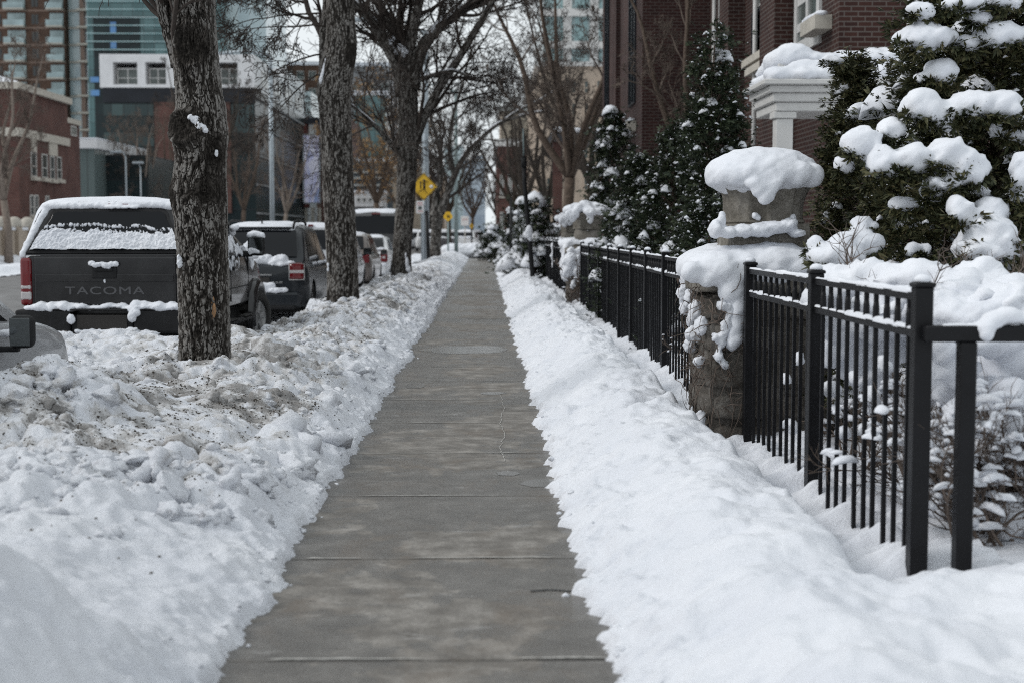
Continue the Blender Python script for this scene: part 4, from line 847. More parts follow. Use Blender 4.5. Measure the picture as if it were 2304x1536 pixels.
def bare_shrub(label, spots, seed, Ln=.5, lvl=3, blobs=(), yb=7, dabs=40, rad0=.009, big=1.0, group=None):
    global ends
    ends = []; R = random.Random(seed); t = thing('bare_shrub', label, 'shrub', (spots[0][0], spots[0][1], 0), 0, group); b = MB()
    for (x, y, z) in spots:
        for k in range(4): twiggy(b, Vector((x + R.uniform(-.08, .08), y + R.uniform(-.08, .08), z)), Vector((R.uniform(-.9, .9), R.uniform(-.9, .9), 1)).normalized(), Ln, rad0, lvl, R)
    b.build('twigs', M['twig_brown'], t)
    cs = []
    for e in R.sample(ends, min(dabs, len(ends))): s = R.uniform(.008, .022) * big; cs.append((e.x, e.y, e.z, s * R.uniform(1.2, 2.8), s * R.uniform(.7, 1.2), s * .8))
    C = np.array([c[:3] for c in cs]); rs = np.random.RandomState(seed); V, F = snow_pads(C, np.array([c[3] for c in cs]), np.array([c[4] for c in cs]), np.array([c[5] for c in cs]), rs, 2, .6, .15)
    link('snow', np_mesh('snow', V, F), M['snow_soft'], t)
    if blobs: snow_on(t, blobs, yb, .02, seed, .8, .03)
    return t
bare_shrub('bare brown shrub tangled with snow, behind the gate rail', [(2.28, 6.5, .05), (2.6, 6.7, .05), (2.45, 6.2, .05), (2.8, 6.3, .05), (2.2, 6.3, .05), (2.36, 6.4, .05), (2.15, 6.1, .05), (2.5, 6.5, .05), (2.3, 6.9, .05)], 81, .42, 3,
           [(2130, 860, 50, 70), (2230, 830, 60, 60), (2290, 900, 60, 80), (2150, 960, 40, 60), (2270, 1010, 70, 60), (2125, 1060, 30, 50, -.2), (2215, 720, 110, 60, -.4), (2290, 690, 90, 70, -.4), (2120, 800, 60, 60, -.5), (2240, 930, 90, 110, -.6), (2290, 1150, 60, 90, -.5), (2130, 700, 70, 60, -.5), (2110, 900, 40, 90, -.7), (2200, 790, 90, 70, -.7), (2180, 1000, 60, 70, -.7), (2280, 800, 60, 60, .1), (2255, 960, 40, 30, .1), (2225, 870, 35, 26, .15), (2290, 1010, 40, 34, .2), (2130, 960, 22, 18, .1), (2240, 760, 80, 40, .2), (2150, 830, 50, 40, .15), (2210, 920, 46, 40, .2), (2280, 880, 50, 44, .3), (2120, 780, 40, 40, .2), (2250, 1060, 46, 30, .2), (2150, 1030, 34, 30, .1), (2290, 960, 40, 30, .3), (2200, 1120, 60, 40, .1), (2275, 1170, 50, 50, .3), (2120, 1140, 40, 40, 0), (2230, 1010, 60, 34, .3), (2160, 930, 46, 34, .25)], 6.6, 520, big=1.35)
bare_shrub('dead brown shrub pressed against the pickets of the near fence', [(2.25, 7.0, .05), (2.25, 7.6, .05), (2.3, 6.5, .05), (2.3, 8.2, .05), (2.25, 8.7, .05), (2.25, 6.2, .05)], 82, .36, 3, [(u, v, a, c_, 7.5 - 1.755 * 3200 / (u - 1092) - .38) for u, v, a, c_ in ((1870, 880, 22, 16), (1770, 850, 16, 18), (1880, 920, 20, 12), (1965, 890, 22, 34), (1780, 960, 24, 14), (1955, 970, 34, 15), (1800, 805, 16, 20), (1920, 850, 15, 18), (1900, 975, 22, 14), (1990, 820, 18, 24))], 7.5, 200, big=1.3)
bare_shrub('small dead brush with snow dabs behind the short fence bay', [(2.0, 11.6, .05), (2.0, 12.6, .05), (2.1, 13.4, .05)], 83, .32, 3, (), 7, 50)
t = bare_shrub('brush and snow heaped against the second pillar, by the end of the long fence', [(1.72, 26.3, .05), (1.66, 26.2, .3), (1.7, 26.4, .5)], 84, .36, 2, [(1285, 585, 16, 20), (1278, 610, 12, 16), (1300, 600, 12, 30), (1272, 590, 8, 12), (1290, 640, 8, 12)], 26.2, 60, .02)
# distant snowy shrubs at the end of the sidewalk
for i, (lab, u, v, Y, h, r) in enumerate((('dark snowy shrub on the corner past the end of the sidewalk', 1112, 570, 70, 1.6, .8), ('wild dark evergreen bush behind the third urn', 1205, 560, 42, 2.3, .8), ('dark evergreen bush standing past the farthest urn', 1168, 560, 56, 2.6, .9))):
    p = at(u, v, Y); conifer(lab, (p.x, Y, 0), h, r, 90, 16, .16, 90 + i, .5, .8, 'cedar_dark', .5, fleck=250)
# ------------------------------------------------------------------ bare street trees
def spline(P, n):
    """Catmull-Rom through rows of numbers, n samples"""
    P = np.asarray(P, float); t = np.linspace(0, len(P) - 1, n); i = np.clip(t.astype(int), 0, len(P) - 2); f = (t - i)[:, None]
    p0 = P[np.clip(i - 1, 0, None)]; p1 = P[i]; p2 = P[i + 1]; p3 = P[np.clip(i + 2, None, len(P) - 1)]
    return .5 * (2 * p1 + (p2 - p0) * f + (2 * p0 - 5 * p1 + 4 * p2 - p3) * f ** 2 + (3 * p1 - p0 - 3 * p2 + p3) * f ** 3)
def trunk_mesh(name, rows, nring, nlen, amp, seed, knots=(), cell=.024, stretch=4.2):
    """rows: x, y, z, r along the trunk; deep furrowed bark as real relief, with a 'ridge' attribute"""
    C = spline(rows, nlen); P, r = C[:, :3], C[:, 3]; s = np.concatenate([[0], np.cumsum(np.linalg.norm(np.diff(P, axis=0), axis=1))])
    T = np.gradient(P, axis=0); T /= np.linalg.norm(T, axis=1)[:, None]; X = np.cross(np.tile([0, 1., 0], (nlen, 1)), T); X /= np.linalg.norm(X, axis=1)[:, None]; Y = np.cross(T, X)
    th = np.linspace(0, 2 * np.pi, nring, endpoint=False); TH, SS = np.meshgrid(th, s); RR = r[:, None] * np.ones_like(TH)
    r0 = float(np.mean(r)); k = r0 / cell; per = max(6, round(2 * np.pi * k))          # furrow cells round the trunk
    # wrap the noise: blend two copies across the seam at the back
    def pat(u):
        q = SS / cell; wx = u + 1.3 * fbm(u * .45, q * .13, 4, seed, .6) + .5 * fbm(u * 1.5, q * .55, 3, seed + 1); wy = q / stretch + .7 * fbm(u * .7, q * .3, 3, seed + 2)
        # interlacing ridges: a ridged field stretched along the trunk, broken across by small plates
        r1 = 1 - np.abs(fbm(wx * .62, q * .085, 3, seed + 3, .45)) * 3.0; r2 = 1 - np.abs(fbm(wx * 1.25 + 7, q * .19, 3, seed + 5, .5)) * 2.6
        b1, b2, i_ = worley(wx * 1.15 + 5, wy * 1.15, seed + 4); pl = ss(0, .22, b2 - b1) * (.65 + .35 * i_)
        fur = ss(.05, .75, np.clip(1 - np.clip(r1, 0, 1) * .9, 0, 1)); fu2 = ss(.0, .7, 1 - np.clip(r2, 0, 1))
        return (.62 * fur + .30 * fu2 + .22) * (.45 + .62 * pl) + .20 * fbm(wx * 3.5, q * .55, 4, seed + 6, .6)
    u = TH / (2 * np.pi) * per; h = pat(u); bl = ss(.88, 1.0, TH / (2 * np.pi)); h = h * (1 - bl) + pat(u - per) * bl
    R = RR * .945 * (1 + .05 * fbm(np.cos(TH) * 1.4 + SS * .8, np.sin(TH) * 1.4 - SS * .6, 3, seed + 8)) + amp * (h - .55)
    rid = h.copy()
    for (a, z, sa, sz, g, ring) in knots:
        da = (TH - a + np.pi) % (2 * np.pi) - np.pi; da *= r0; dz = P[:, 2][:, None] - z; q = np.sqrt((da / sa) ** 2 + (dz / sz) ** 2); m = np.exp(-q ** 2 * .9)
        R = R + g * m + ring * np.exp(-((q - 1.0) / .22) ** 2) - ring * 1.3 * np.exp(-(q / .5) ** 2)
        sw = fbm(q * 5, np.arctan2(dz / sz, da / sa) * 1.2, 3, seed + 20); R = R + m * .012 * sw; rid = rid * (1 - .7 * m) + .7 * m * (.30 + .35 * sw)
    flare = np.exp(-s / .22)[:, None]; R = R * (1 + .20 * flare * (.6 + .9 * vn(np.cos(TH) * 1.8 + 9, np.sin(TH) * 1.8, seed + 40)))
    V = P[:, None, :] + X[:, None, :] * (np.cos(TH) * R)[..., None] + Y[:, None, :] * (np.sin(TH) * R)[..., None]
    ix = np.arange(nlen * nring).reshape(nlen, nring); j = np.roll(ix, -1, 1)
    F = np.stack([ix[:-1], j[:-1], j[1:], ix[1:]], -1).reshape(-1, 4)
    return V.reshape(-1, 3), F, rid.ravel()
def px_rows(L, dy=0):
    """(u left, u right, v, depth) -> x, y, z, r"""
    o = []
    for (ul, ur, v, Y) in L: p = at((ul + ur) / 2, v, Y); o.append((p.x, Y, p.z, (ur - ul) / 2 * Y / 3200))
    return o
def limb_rows(L):
    o = []
    for (u, v, wpx, Y) in L: p = at(u, v, Y); o.append((p.x, Y, p.z, wpx / 2 * Y / 3200))
    return o
class Grow:
    def __init__(s, seed, rmin, sides=(6, 4, 3, 3)): s.R = random.Random(seed); s.b = MB(); s.rmin = rmin; s.tips = []
    def branch(s, p, d, Ln, r, lvl, cfg):
        R = s.R; n = cfg['seg'][lvl]; pts = [p.copy()]; rs_ = [r]; dd = d.normalized(); st = Ln / n; w = cfg['wander'][lvl]; trop = cfg['trop'][lvl]
        for i in range(n):
            dd = (dd + Vector((R.uniform(-1, 1), R.uniform(-1, 1), R.uniform(-1, 1))) * w + Vector((0, 0, trop))).normalized(); p = p + dd * st; pts.append(p.copy()); rs_.append(max(s.rmin * .75, r * (1 - .72 * (i + 1) / n)))
        s.b.tube(pts, [max(q, s.rmin) for q in rs_], 5 if lvl == 0 else 3, cap=False); s.tips.append((pts[-1], dd))
        if lvl < cfg['depth']:
            nc = cfg['kids'][lvl]
            for k in range(nc):
                f = R.uniform(.18, 1.0); i = min(n - 1, int(f * n)); q = pts[i].lerp(pts[i + 1], f * n - i); ax = (pts[i + 1] - pts[i]).normalized()
                side = ax.cross(Vector((R.uniform(-1, 1), R.uniform(-1, 1), R.uniform(-1, 1)))).normalized(); ang = R.uniform(.45, 1.05)
                s.branch(q, ax * math.cos(ang) + side * math.sin(ang), Ln * cfg['ratio'][lvl] * R.uniform(.55, 1.15) * (1.15 - .45 * f), max(s.rmin, rs_[i] * .62), lvl + 1, cfg)
    def along(s, rows, n, Ln, lvl, cfg, f0=.1, up=.2, thin=.45):
        """sprout side branches from a limb given as x, y, z, r rows"""
        C = spline(rows, 40); R = s.R
        for k in range(n):
            f = R.uniform(f0, 1); i = min(38, int(f * 39)); p = Vector(C[i][:3]); ax = (Vector(C[i + 1][:3]) - p).normalized()
            side = ax.cross(Vector((R.uniform(-1, 1), R.uniform(-1, 1), R.uniform(-1, 1)))).normalized(); ang = R.uniform(.5, 1.2)
            s.branch(p, ax * math.cos(ang) + side * math.sin(ang) + Vector((0, 0, up)), Ln * R.uniform(.6, 1.2) * (1.2 - .5 * f), max(s.rmin, C[i][3] * thin), lvl, cfg)
CFG = dict(depth=3, seg=(7, 6, 5, 4), wander=(.20, .24, .28, .30), trop=(.05, .02, .0, -.02), kids=(7, 6, 5, 0), ratio=(.55, .55, .55))
def snow_on_limb(b, rows, f0, f1, seed, thick=.7, cover=.75):
    C = spline(rows, 60); i0, i1 = int(f0 * 59), int(f1 * 59); run = []
    for i in range(i0, i1 + 1):
        k = fbm(np.array([i * .21 + seed]), np.array([seed * 1.]), 3, seed)[0] * .5 + .5
        on = k < cover
        if on: r = C[i][3]; run.append((Vector(C[i][:3]) + Vector((0, 0, r * .62)), r * thick * (.75 + .7 * (1 - k))))
        if (not on or i == i1):
            if len(run) > 3:
                pr = [q for _, q in run]; pr[0] *= .3; pr[-1] *= .3; b.tube([q for q, _ in run], pr, 8, flat=.85)
            run = []
def street_tree(label, trunk, nring, nlen, limbs, seed, rmin, snow=(), crown=True, knots=(), amp=.016, cfg=CFG, nb=9, Ln=2.2, extra=None, leaves=0, stubs=(), group='street trees along the kerb', mat='twig'):
    base = trunk[0]; t = thing('street_tree', label, 'tree', (base[0], base[1], 0), 0, group)
    V, F, rid = trunk_mesh('trunk', trunk, nring, nlen, amp, seed, knots)
    for j, L_ in enumerate(limbs):
        nr = max(14, int(nring * .45)); nl = max(24, int(nlen * .4)); v2, f2, r2 = trunk_mesh('limb', L_, nr, nl, amp * .55, seed + 30 + j, cell=.035); F = np.concatenate([F, f2 + len(V)]); V = np.concatenate([V, v2]); rid = np.concatenate([rid, r2])
    me = np_mesh('trunk', V, F); a = me.attributes.new('ridge', 'FLOAT', 'POINT'); a.data.foreach_set('value', rid.astype(np.float32)); link('trunk', me, M['bark'], t)
    g = Grow(seed, rmin)
    for L_ in limbs: g.along(L_, nb, Ln, 0, cfg)
    if extra: extra(g)
    if g.b.v: g.b.build('crown', M[mat], t, recalc=False)
    if snow:
        b = MB()
        for (j, f0, f1) in snow: snow_on_limb(b, limbs[j], f0, f1, seed + j)
        b.build('snow', M['snow_soft'], t, recalc=False)
    if leaves:
        R = np.random.RandomState(seed); tips = [g.tips[i] for i in R.randint(0, len(g.tips), leaves)]; P = np.array([q[0][:] for q in tips]) + R.normal(0, .05, (leaves, 3)); D = R.normal(0, 1, (leaves, 3)); D /= np.linalg.norm(D, axis=1)[:, None]
        v, f = sprays(P, D, .11, R, 1); v2, f2 = sprays(P, np.roll(D, 1, 0), .10, R, 2); link('dry_leaves', np_mesh('leaves', np.concatenate([v, v2]), np.concatenate([f, f2 + len(v)]), False), M['leaf_tan'], t)
    return t
# 1: the near trunk with two pruning scars
T1 = px_rows([(405, 519, 880, 11.5), (409, 516, 840, 11.5), (406, 515, 760, 11.5), (402, 514, 660, 11.5), (399, 512, 580, 11.5), (392, 511, 500, 11.5), (387, 510, 445, 11.5), (393, 507, 390, 11.5), (394, 508, 345, 11.5), (391, 512, 300, 11.5), (397, 507, 250, 11.5), (396, 496, 200, 11.5), (391, 489, 130, 11.5), (389, 483, 60, 11.5), (388, 480, 0, 11.5), (384, 478, -100, 11.5), (380, 478, -260, 11.5), (378, 470, -420, 11.5)])
zk = lambda v: zat(v, 11.5)
L1 = [limb_rows([(402, 150, 30, 11.5), (388, 95, 30, 11.5), (372, 40, 29, 11.48), (360, -30, 28, 11.45), (330, -260, 26, 11.4), (250, -620, 18, 11.3), (120, -1000, 8, 11.2)]),
      limb_rows([(424, -400, 70, 11.5), (380, -700, 55, 11.6), (330, -1100, 30, 11.9), (300, -1500, 10, 12.3)]), limb_rows([(428, -400, 70, 11.5), (560, -720, 50, 11.3), (700, -1050, 30, 11), (800, -1400, 10, 10.6)])]
A = -math.pi / 2
def cam_a(off): return (math.pi * 1.5 + off) % (2 * math.pi)
tr1 = street_tree('near street tree with deeply furrowed bark and a knotty pruning scar holding snow', T1, 300, 760, L1, 500, .003, amp=.024,
    knots=((cam_a(-.55), zk(290), .135, .125, .035, .030), (cam_a(.75), zk(345), .10, .16, .03, .0), (cam_a(.0), zk(110), .15, .16, .016, .018), (cam_a(-1.3), zk(435), .08, .10, .022, 0), (cam_a(.5), zk(430), .12, .12, .008, 0)), nb=7, Ln=1.6)
p = at(447, 277, 11.28); 
blob('snow', [(at(u, v, 11.285).x, 11.285, at(u, v, 11.285).z, a * .0036, .03, c * .0036) for u, v, a, c in ((430, 264, 9, 7), (440, 270, 10, 9), (447, 279, 9, 10), (455, 288, 9, 9), (462, 294, 6, 6), (448, 288, 6, 6))], M['snow'], tr1, vox=.006, amp=.008, freq=26, seed=3, smooth=2)
blob('snow', [(at(u, v, 11.33).x, 11.33, at(u, v, 11.33).z, a * .0036, .02, c * .0036) for u, v, a, c in ((404, 590, 6, 14), (402, 580, 4, 7), (487, 345, 4, 8))], M['snow'], tr1, vox=.005, amp=.006, freq=26, seed=4, smooth=2)
b = MB(); q = [(479, 668, 2), (478, 682, 5), (480, 698, 6.5), (479, 712, 5), (478, 720, 1.5)]; rows = []
for u, v, wd in q: p = at(u, v, 11.345); k = .0036; rows.append([(p.x - wd * k, 11.348, p.z), (p.x - wd * k * .5, 11.336, p.z), (p.x + wd * k * .5, 11.336, p.z), (p.x + wd * k, 11.35, p.z)])
b.grid(rows).build('bare_patch', M['scar'], tr1)
# 2
T2 = px_rows([(732, 812, 715, 23), (735, 808, 685, 23), (735, 805, 600, 23), (730, 800, 500, 23), (726, 796, 420, 23), (722, 793, 330, 23), (717, 790, 250, 23), (713, 789, 205, 23), (719, 795, 165, 23), (731, 802, 100, 23), (735, 797, 40, 23), (735, 793, -20, 23), (737, 790, -120, 23), (740, 790, -220, 23)])
L2 = [limb_rows([(742, 170, 44, 23.1), (738, 90, 40, 23.2), (745, 0, 38, 23.3), (740, -140, 34, 23.4), (690, -420, 26, 23.6), (600, -700, 12, 23.8)]), limb_rows([(762, -200, 46, 23), (790, -380, 36, 23), (850, -640, 24, 22.7), (930, -900, 9, 22.4)]), limb_rows([(760, -190, 40, 23), (720, -400, 30, 22.8), (610, -560, 20, 22.5), (480, -640, 8, 22.3)])]
def droop(g):
    cf = dict(CFG, trop=(-.06, -.03, -.02, -.02), wander=(.16, .22, .26, .3), kids=(9, 8, 5, 0), depth=3)
    for (u, v, du, dv, ln) in ((735, 60, -1, -.25, 1.5), (738, 120, -1, -.05, 1.55), (720, 30, -1, .15, 1.5), (725, -60, -1, .1, 1.9), (735, -100, -1, .45, 1.6), (738, 160, -1, .75, 1.5), (700, -160, -1, .5, 2.0), (655, -330, -1, .9, 2.0), (720, -250, -.6, .9, 1.9)):
        p = at(u, v, 23.1); g.branch(p, Vector((du, g.R.uniform(-.3, .3), -dv * .6)), ln, .017, 0, cf)
tr2 = street_tree('second street tree, a dark bent trunk beside the dark wagon', T2, 200, 520, L2, 520, .0048, amp=.020, knots=((cam_a(.9), zat(120, 23), .12, .16, .03, .012),), nb=9, Ln=2.1, extra=droop)
p0, p1_ = at(734, 140, 22.86), at(722, 180, 22.82)
blob('snow', [tuple(p0.lerp(p1_, f)) + (.03, .05, .07) for f in np.linspace(0, 1, 6)], M['snow'], tr2, vox=.012, amp=.008, freq=12, smooth=2)
blob('snow', [tuple(at(738, v, 22.8)) + (.022, .02, .04) for v in (596, 606)], M['snow'], tr2, vox=.012, amp=.012, freq=14, smooth=2)
# 3
T3 = px_rows([(876, 932, 660, 35), (880, 928, 625, 35), (884, 926, 560, 35), (890, 932, 480, 35), (893, 937, 400, 35), (896, 941, 300, 35), (896, 941, 230, 35), (893, 938, 190, 35)])
L3 = [limb_rows([(908, 215, 34, 35), (893, 150, 28, 34.9), (868, 100, 24, 34.8), (838, 50, 21, 34.6), (798, 8, 17, 34.4), (720, -60, 12, 34), (620, -140, 6, 33.6)]),
      limb_rows([(915, 215, 36, 35), (905, 130, 28, 35.1), (880, 60, 24, 35.3), (850, 0, 22, 35.5), (820, -120, 18, 36), (780, -300, 8, 36.4)]),
      limb_rows([(918, 205, 34, 35), (922, 120, 26, 35), (935, 40, 23, 34.8), (950, -40, 20, 34.6), (960, -220, 14, 34.2), (990, -420, 6, 34)]),
      limb_rows([(925, 200, 34, 35), (945, 120, 30, 35), (985, 65, 24, 35.1), (1045, 20, 19, 35.2), (1120, -20, 15, 35.4), (1220, -80, 6, 35.6)]),
      limb_rows([(928, 330, 26, 35), (952, 270, 21, 35), (990, 195, 19, 34.9), (1030, 135, 17, 34.7), (1075, 60, 15, 34.5), (1110, 0, 13, 34.3), (1170, -120, 7, 34)]),
      limb_rows([(900, 345, 16, 35), (880, 325, 12, 34.8), (845, 285, 10, 34.5), (800, 245, 8, 34.2), (780, 232, 5, 34)]),
      limb_rows([(940, 180, 14, 35), (975, 170, 10, 34.8), (1020, 160, 8, 34.6), (1060, 175, 4, 34.5)])]
tr3 = street_tree('third street tree, forking wide with snow along its limbs, half hiding the yellow diamond sign', T3, 150, 330, L3, 540, .0052, snow=((0, .2, .95), (4, .05, .95), (5, .2, 1), (3, .3, .6), (6, .1, .9)), amp=.02, nb=9, Ln=2.4, cfg=dict(CFG, kids=(7, 6, 4, 0)))
cs = [tuple(at(u, v, 34.75)) + (a * .011, .09, c * .011) for u, v, a, c in ((905, 112, 9, 8), (912, 118, 7, 6), (900, 104, 6, 6), (908, 125, 5, 6), (884, 88, 6, 6))]
blob('snow', cs, M['snow'], tr3, vox=.02, amp=.02, freq=9, smooth=2)
blob('snow', [tuple(at(u, v, 34.72)) + (a * .011, .05, c * .011) for u, v, a, c in ((916, 592, 4, 14), (919, 606, 6, 8), (913, 575, 2, 8))], M['snow'], tr3, vox=.015, amp=.01, freq=9, smooth=2)
# 4: the V-shaped tree by the crossing
T4 = px_rows([(963, 996, 600, 61), (966, 993, 575, 61), (969, 993, 530, 61), (970, 996, 500, 61), (972, 1000, 475, 61)])
L4 = [limb_rows([(978, 485, 20, 61), (982, 440, 15, 61), (990, 400, 13, 61), (982, 370, 11, 61), (955, 330, 9, 60.8), (925, 280, 7, 60.5), (890, 200, 4, 60)]), limb_rows([(990, 480, 20, 61), (1005, 440, 17, 61), (1025, 390, 14, 61), (1050, 345, 12, 60.8), (1090, 305, 10, 60.6), (1130, 275, 8, 60.5), (1200, 255, 6, 60.3), (1260, 245, 3, 60)]),
      limb_rows([(990, 405, 12, 61), (993, 370, 10, 61.2), (985, 320, 9, 61.5), (965, 250, 7, 61.9), (950, 170, 5, 62), (940, 90, 3, 62.3)]), limb_rows([(1022, 395, 12, 61), (1012, 340, 10, 61), (1018, 270, 8, 61.4), (1040, 190, 6, 61.8), (1060, 110, 4, 62)]), limb_rows([(1130, 275, 6, 60.5), (1165, 250, 6, 60.5), (1215, 225, 5, 60.4), (1290, 180, 3, 60.2)]), limb_rows([(972, 500, 14, 61.2), (962, 450, 11, 61.5), (958, 400, 9, 62), (940, 340, 7, 62.4), (930, 260, 4, 63)])]
tr4 = street_tree('fourth street tree, small and V-shaped, next to the round-edged yellow sign', T4, 60, 140, L4, 560, .0075, snow=((1, .35, .95), (4, .1, .9), (0, .5, .8)), amp=.02, nb=9, Ln=3.0, cfg=dict(CFG, kids=(6, 6, 4, 0), ratio=(.55, .5, .5)))
# ------------------------------------------------------------------ trees farther off: grown whole, three habits, each copied with its own turn and size
def habit(name, H, seed, rmin, mat, barkm, spread=.55, nb=8, cfg=None, leaves=0, fork=.28):
    R = random.Random(seed); r0 = H * .018; t = thing(name, 'x', 'tree', (0, 0, 0)); b = MB(); g = Grow(seed, rmin); cf = cfg or dict(CFG, kids=(6, 6, 4, 0))
    top = Vector((R.uniform(-.2, .2), R.uniform(-.2, .2), H * fork)); b.tube([(0, 0, -.1), (0, 0, H * .05), top * .5 + Vector((R.uniform(-.1, .1), 0, 0)), top], [r0 * 1.25, r0 * 1.05, r0 * .95, r0 * .9], 10)
    for k in range(5):
        a = k * 1.256 + R.uniform(-.4, .4); out = spread * H * R.uniform(.5, .9) * .5; rows = [(*top, r0 * .7)]
        for f in (.25, .5, .75, 1): rows.append((top.x + math.cos(a) * out * f ** .8 + R.uniform(-.02, .02) * H, top.y + math.sin(a) * out * f ** .8 + R.uniform(-.02, .02) * H, top.z + (H - top.z) * f * R.uniform(.85, 1.0) * (1 if k else 1.1), r0 * .7 * (1 - .85 * f)))
        C = spline(rows, 14); b.tube([tuple(c[:3]) for c in C], [max(rmin, c[3]) for c in C], 7); g.along(rows, nb, H * .19, 0, cf)
    b.build('trunk', M[barkm], t, recalc=False); g.b.build('crown', M[mat], t, recalc=False)
    if leaves:
        Rn = np.random.RandomState(seed); tips = [g.tips[i] for i in Rn.randint(0, len(g.tips), leaves)]; P = np.array([q[0][:] for q in tips]) + Rn.normal(0, .1, (leaves, 3)); D = Rn.normal(0, 1, (leaves, 3)); D /= np.linalg.norm(D, axis=1)[:, None]
        v, f = sprays(P, D, .20, Rn, 2); link('dry_leaves', np_mesh('leaves', v, f, False), M['leaf_tan'], t)
    return t
HAB = [habit('bare_tree', 10, 701, .0068, 'twig', 'bark_plain', .8), habit('bare_tree', 10, 702, .0068, 'twig_brown', 'bark_brown', .62, cfg=dict(CFG, kids=(6, 6, 4, 0), trop=(.10, .06, .04, .02))), habit('bare_tree', 10, 703, .007, 'twig_brown', 'bark_pale', .7), habit('leafy_tree', 10, 704, .009, 'twig_brown', 'bark_brown', .75, leaves=2600, cfg=dict(CFG, kids=(5, 5, 4, 0)))]
used = [False] * 4
def far_tree(k, x, y, z, H, rz, label, group):
    o = HAB[k] if not used[k] else copy_tree(HAB[k]); used[k] = True
    o.location = (x, y, z); o.rotation_euler = (0, 0, rz); o.scale = (H / 10, H / 10, H / 10); o['label'] = label; o['category'] = 'tree'; o['group'] = group
def ft(k, u, y, H, rz, label, group, z=.1): far_tree(k, xat(u, y), y, z, H, rz, label, group)
G1 = 'bare trees in the brick house gardens'; G2 = 'bare trees across the road'; G3 = 'far street trees'
ft(1, 1278, 47, 11, .3, 'bare garden tree with a dark trunk in front of the tan stone building', G1)
ft(0, 1330, 56, 11, 1.2, 'dark bare garden tree hard against the corner of the dark brick house', G1)
ft(0, 1232, 66, 9, 2.0, 'bare brown garden tree beside the dark snowy awning', G1)
ft(0, 1185, 80, 10, 2.7, 'slim bare garden tree behind the two thin signposts', G1)
ft(0, 1150, 100, 11, .9, 'farthest bare garden tree beside the orange brick block', G1)
ft(1, 1560, 31, 7.5, 4.0, 'bare tree reaching up between the two brick houses', G1)
ft(2, 18, 60, 9.0, .5, 'pale bare tree with upright limbs in front of the low red brick house', G2, .2)
ft(2, 300, 104, 9, 1.9, 'bare brown tree in front of the dark glass wall with the white top', G2, .2)
ft(1, 372, 112, 10.5, 1.1, 'broad bare brown tree by the brick panel of the dark glass building', G2, .2)
ft(0, 470, 92, 11, 2.9, 'bare tree whose twigs spread out past the near street trunk', G2, .2)
ft(1, 545, 108, 10, 5.2, 'bare tree in front of the tall lamp pole across the road', G2, .2)
ft(2, 640, 126, 10, 3.3, 'bare tree near the lilac banner', G2, .2)
ft(3, 842, 96, 11.5, .7, 'tree with tan dead leaves still hanging, above the black van', G3)
ft(3, 905, 118, 11, 2.1, 'second tree with tan dead leaves, behind the third street trunk', G3)
ft(0, 1010, 98, 9, 4.4, 'bare street tree just across the side street', G3)
ft(1, 1062, 132, 9, .2, 'bare street tree beyond the white square sign', G3)
ft(0, 1120, 150, 10, 3.9, 'bare street tree at the far end of the street', G3)
ft(1, 960, 142, 10, 1.4, 'bare street tree above the snowed-in far cars', G3)
# ------------------------------------------------------------------ buildings
def win_part(bld, mat_g, mat_f, x0, x1, z0, z1, face, pos, depth=.12, bars=(1, 0), sill=None, frame_w=.06, name='window', cat=None):
    """a window: frame, pane (sub-part) and sill, on a wall facing -y ('f', at y=pos) or a wall along y ('l' facing -x, 'r' facing +x, at x=pos)"""
    def bx(b, a0, a1, d0, d1, c0, c1):
        if face == 'f': b.box(a0, a1, pos + d0, pos + d1, c0, c1)
        elif face == 'l': b.box(pos + d0, pos + d1, a0, a1, c0, c1)
        else: b.box(pos - d1, pos - d0, a0, a1, c0, c1)
    b = MB(); fw = frame_w; d0 = -.05
    bx(b, x0, x1, d0, .1, z0, z0 + fw); bx(b, x0, x1, d0, .1, z1 - fw, z1); bx(b, x0, x0 + fw, d0, .1, z0 + fw, z1 - fw); bx(b, x1 - fw, x1, d0, .1, z0 + fw, z1 - fw)
    for i in range(bars[0]):
        c = x0 + (x1 - x0) * (i + 1) / (bars[0] + 1); bx(b, c - fw * .4, c + fw * .4, d0 + .01, .09, z0 + fw, z1 - fw)
    for i in range(bars[1]):
        c = z0 + (z1 - z0) * (.42 if bars[1] == 1 else (i + 1) / (bars[1] + 1)); bx(b, x0 + fw, x1 - fw, d0 + .015, .085, c - fw * .35, c + fw * .35)
    w_ = b.build(name, mat_f, bld)
    b = MB(); bx(b, x0 + fw, x1 - fw, -.012, .08, z0 + fw, z1 - fw); b.build('pane', mat_g, w_)
    if sill:
        b = MB(); bx(b, x0 - .1, x1 + .1, -.22, .1, z0 - sill, z0 - .003); b.build('sill', M['pale_stone'], w_)
    return w_
def px_win(bld, face, pos, u0, u1, v0, v1, mg='window', mf='frame_pale', **k):
    """window whose picture corners give its place on the wall"""
    if face == 'f': xa, xb = xat(u0, pos), xat(u1, pos); Y = pos
    else:
        xa, xb = sorted((pos * 3200 / (u0 - 1092), pos * 3200 / (u1 - 1092))); Y = (xa + xb) / 2
    za, zb = CAM_Z - (v1 - 520) * Y / 3200, CAM_Z - (v0 - 520) * Y / 3200
    return win_part(bld, M[mg], M[mf], xa, xb, za, zb, face, pos, **k)
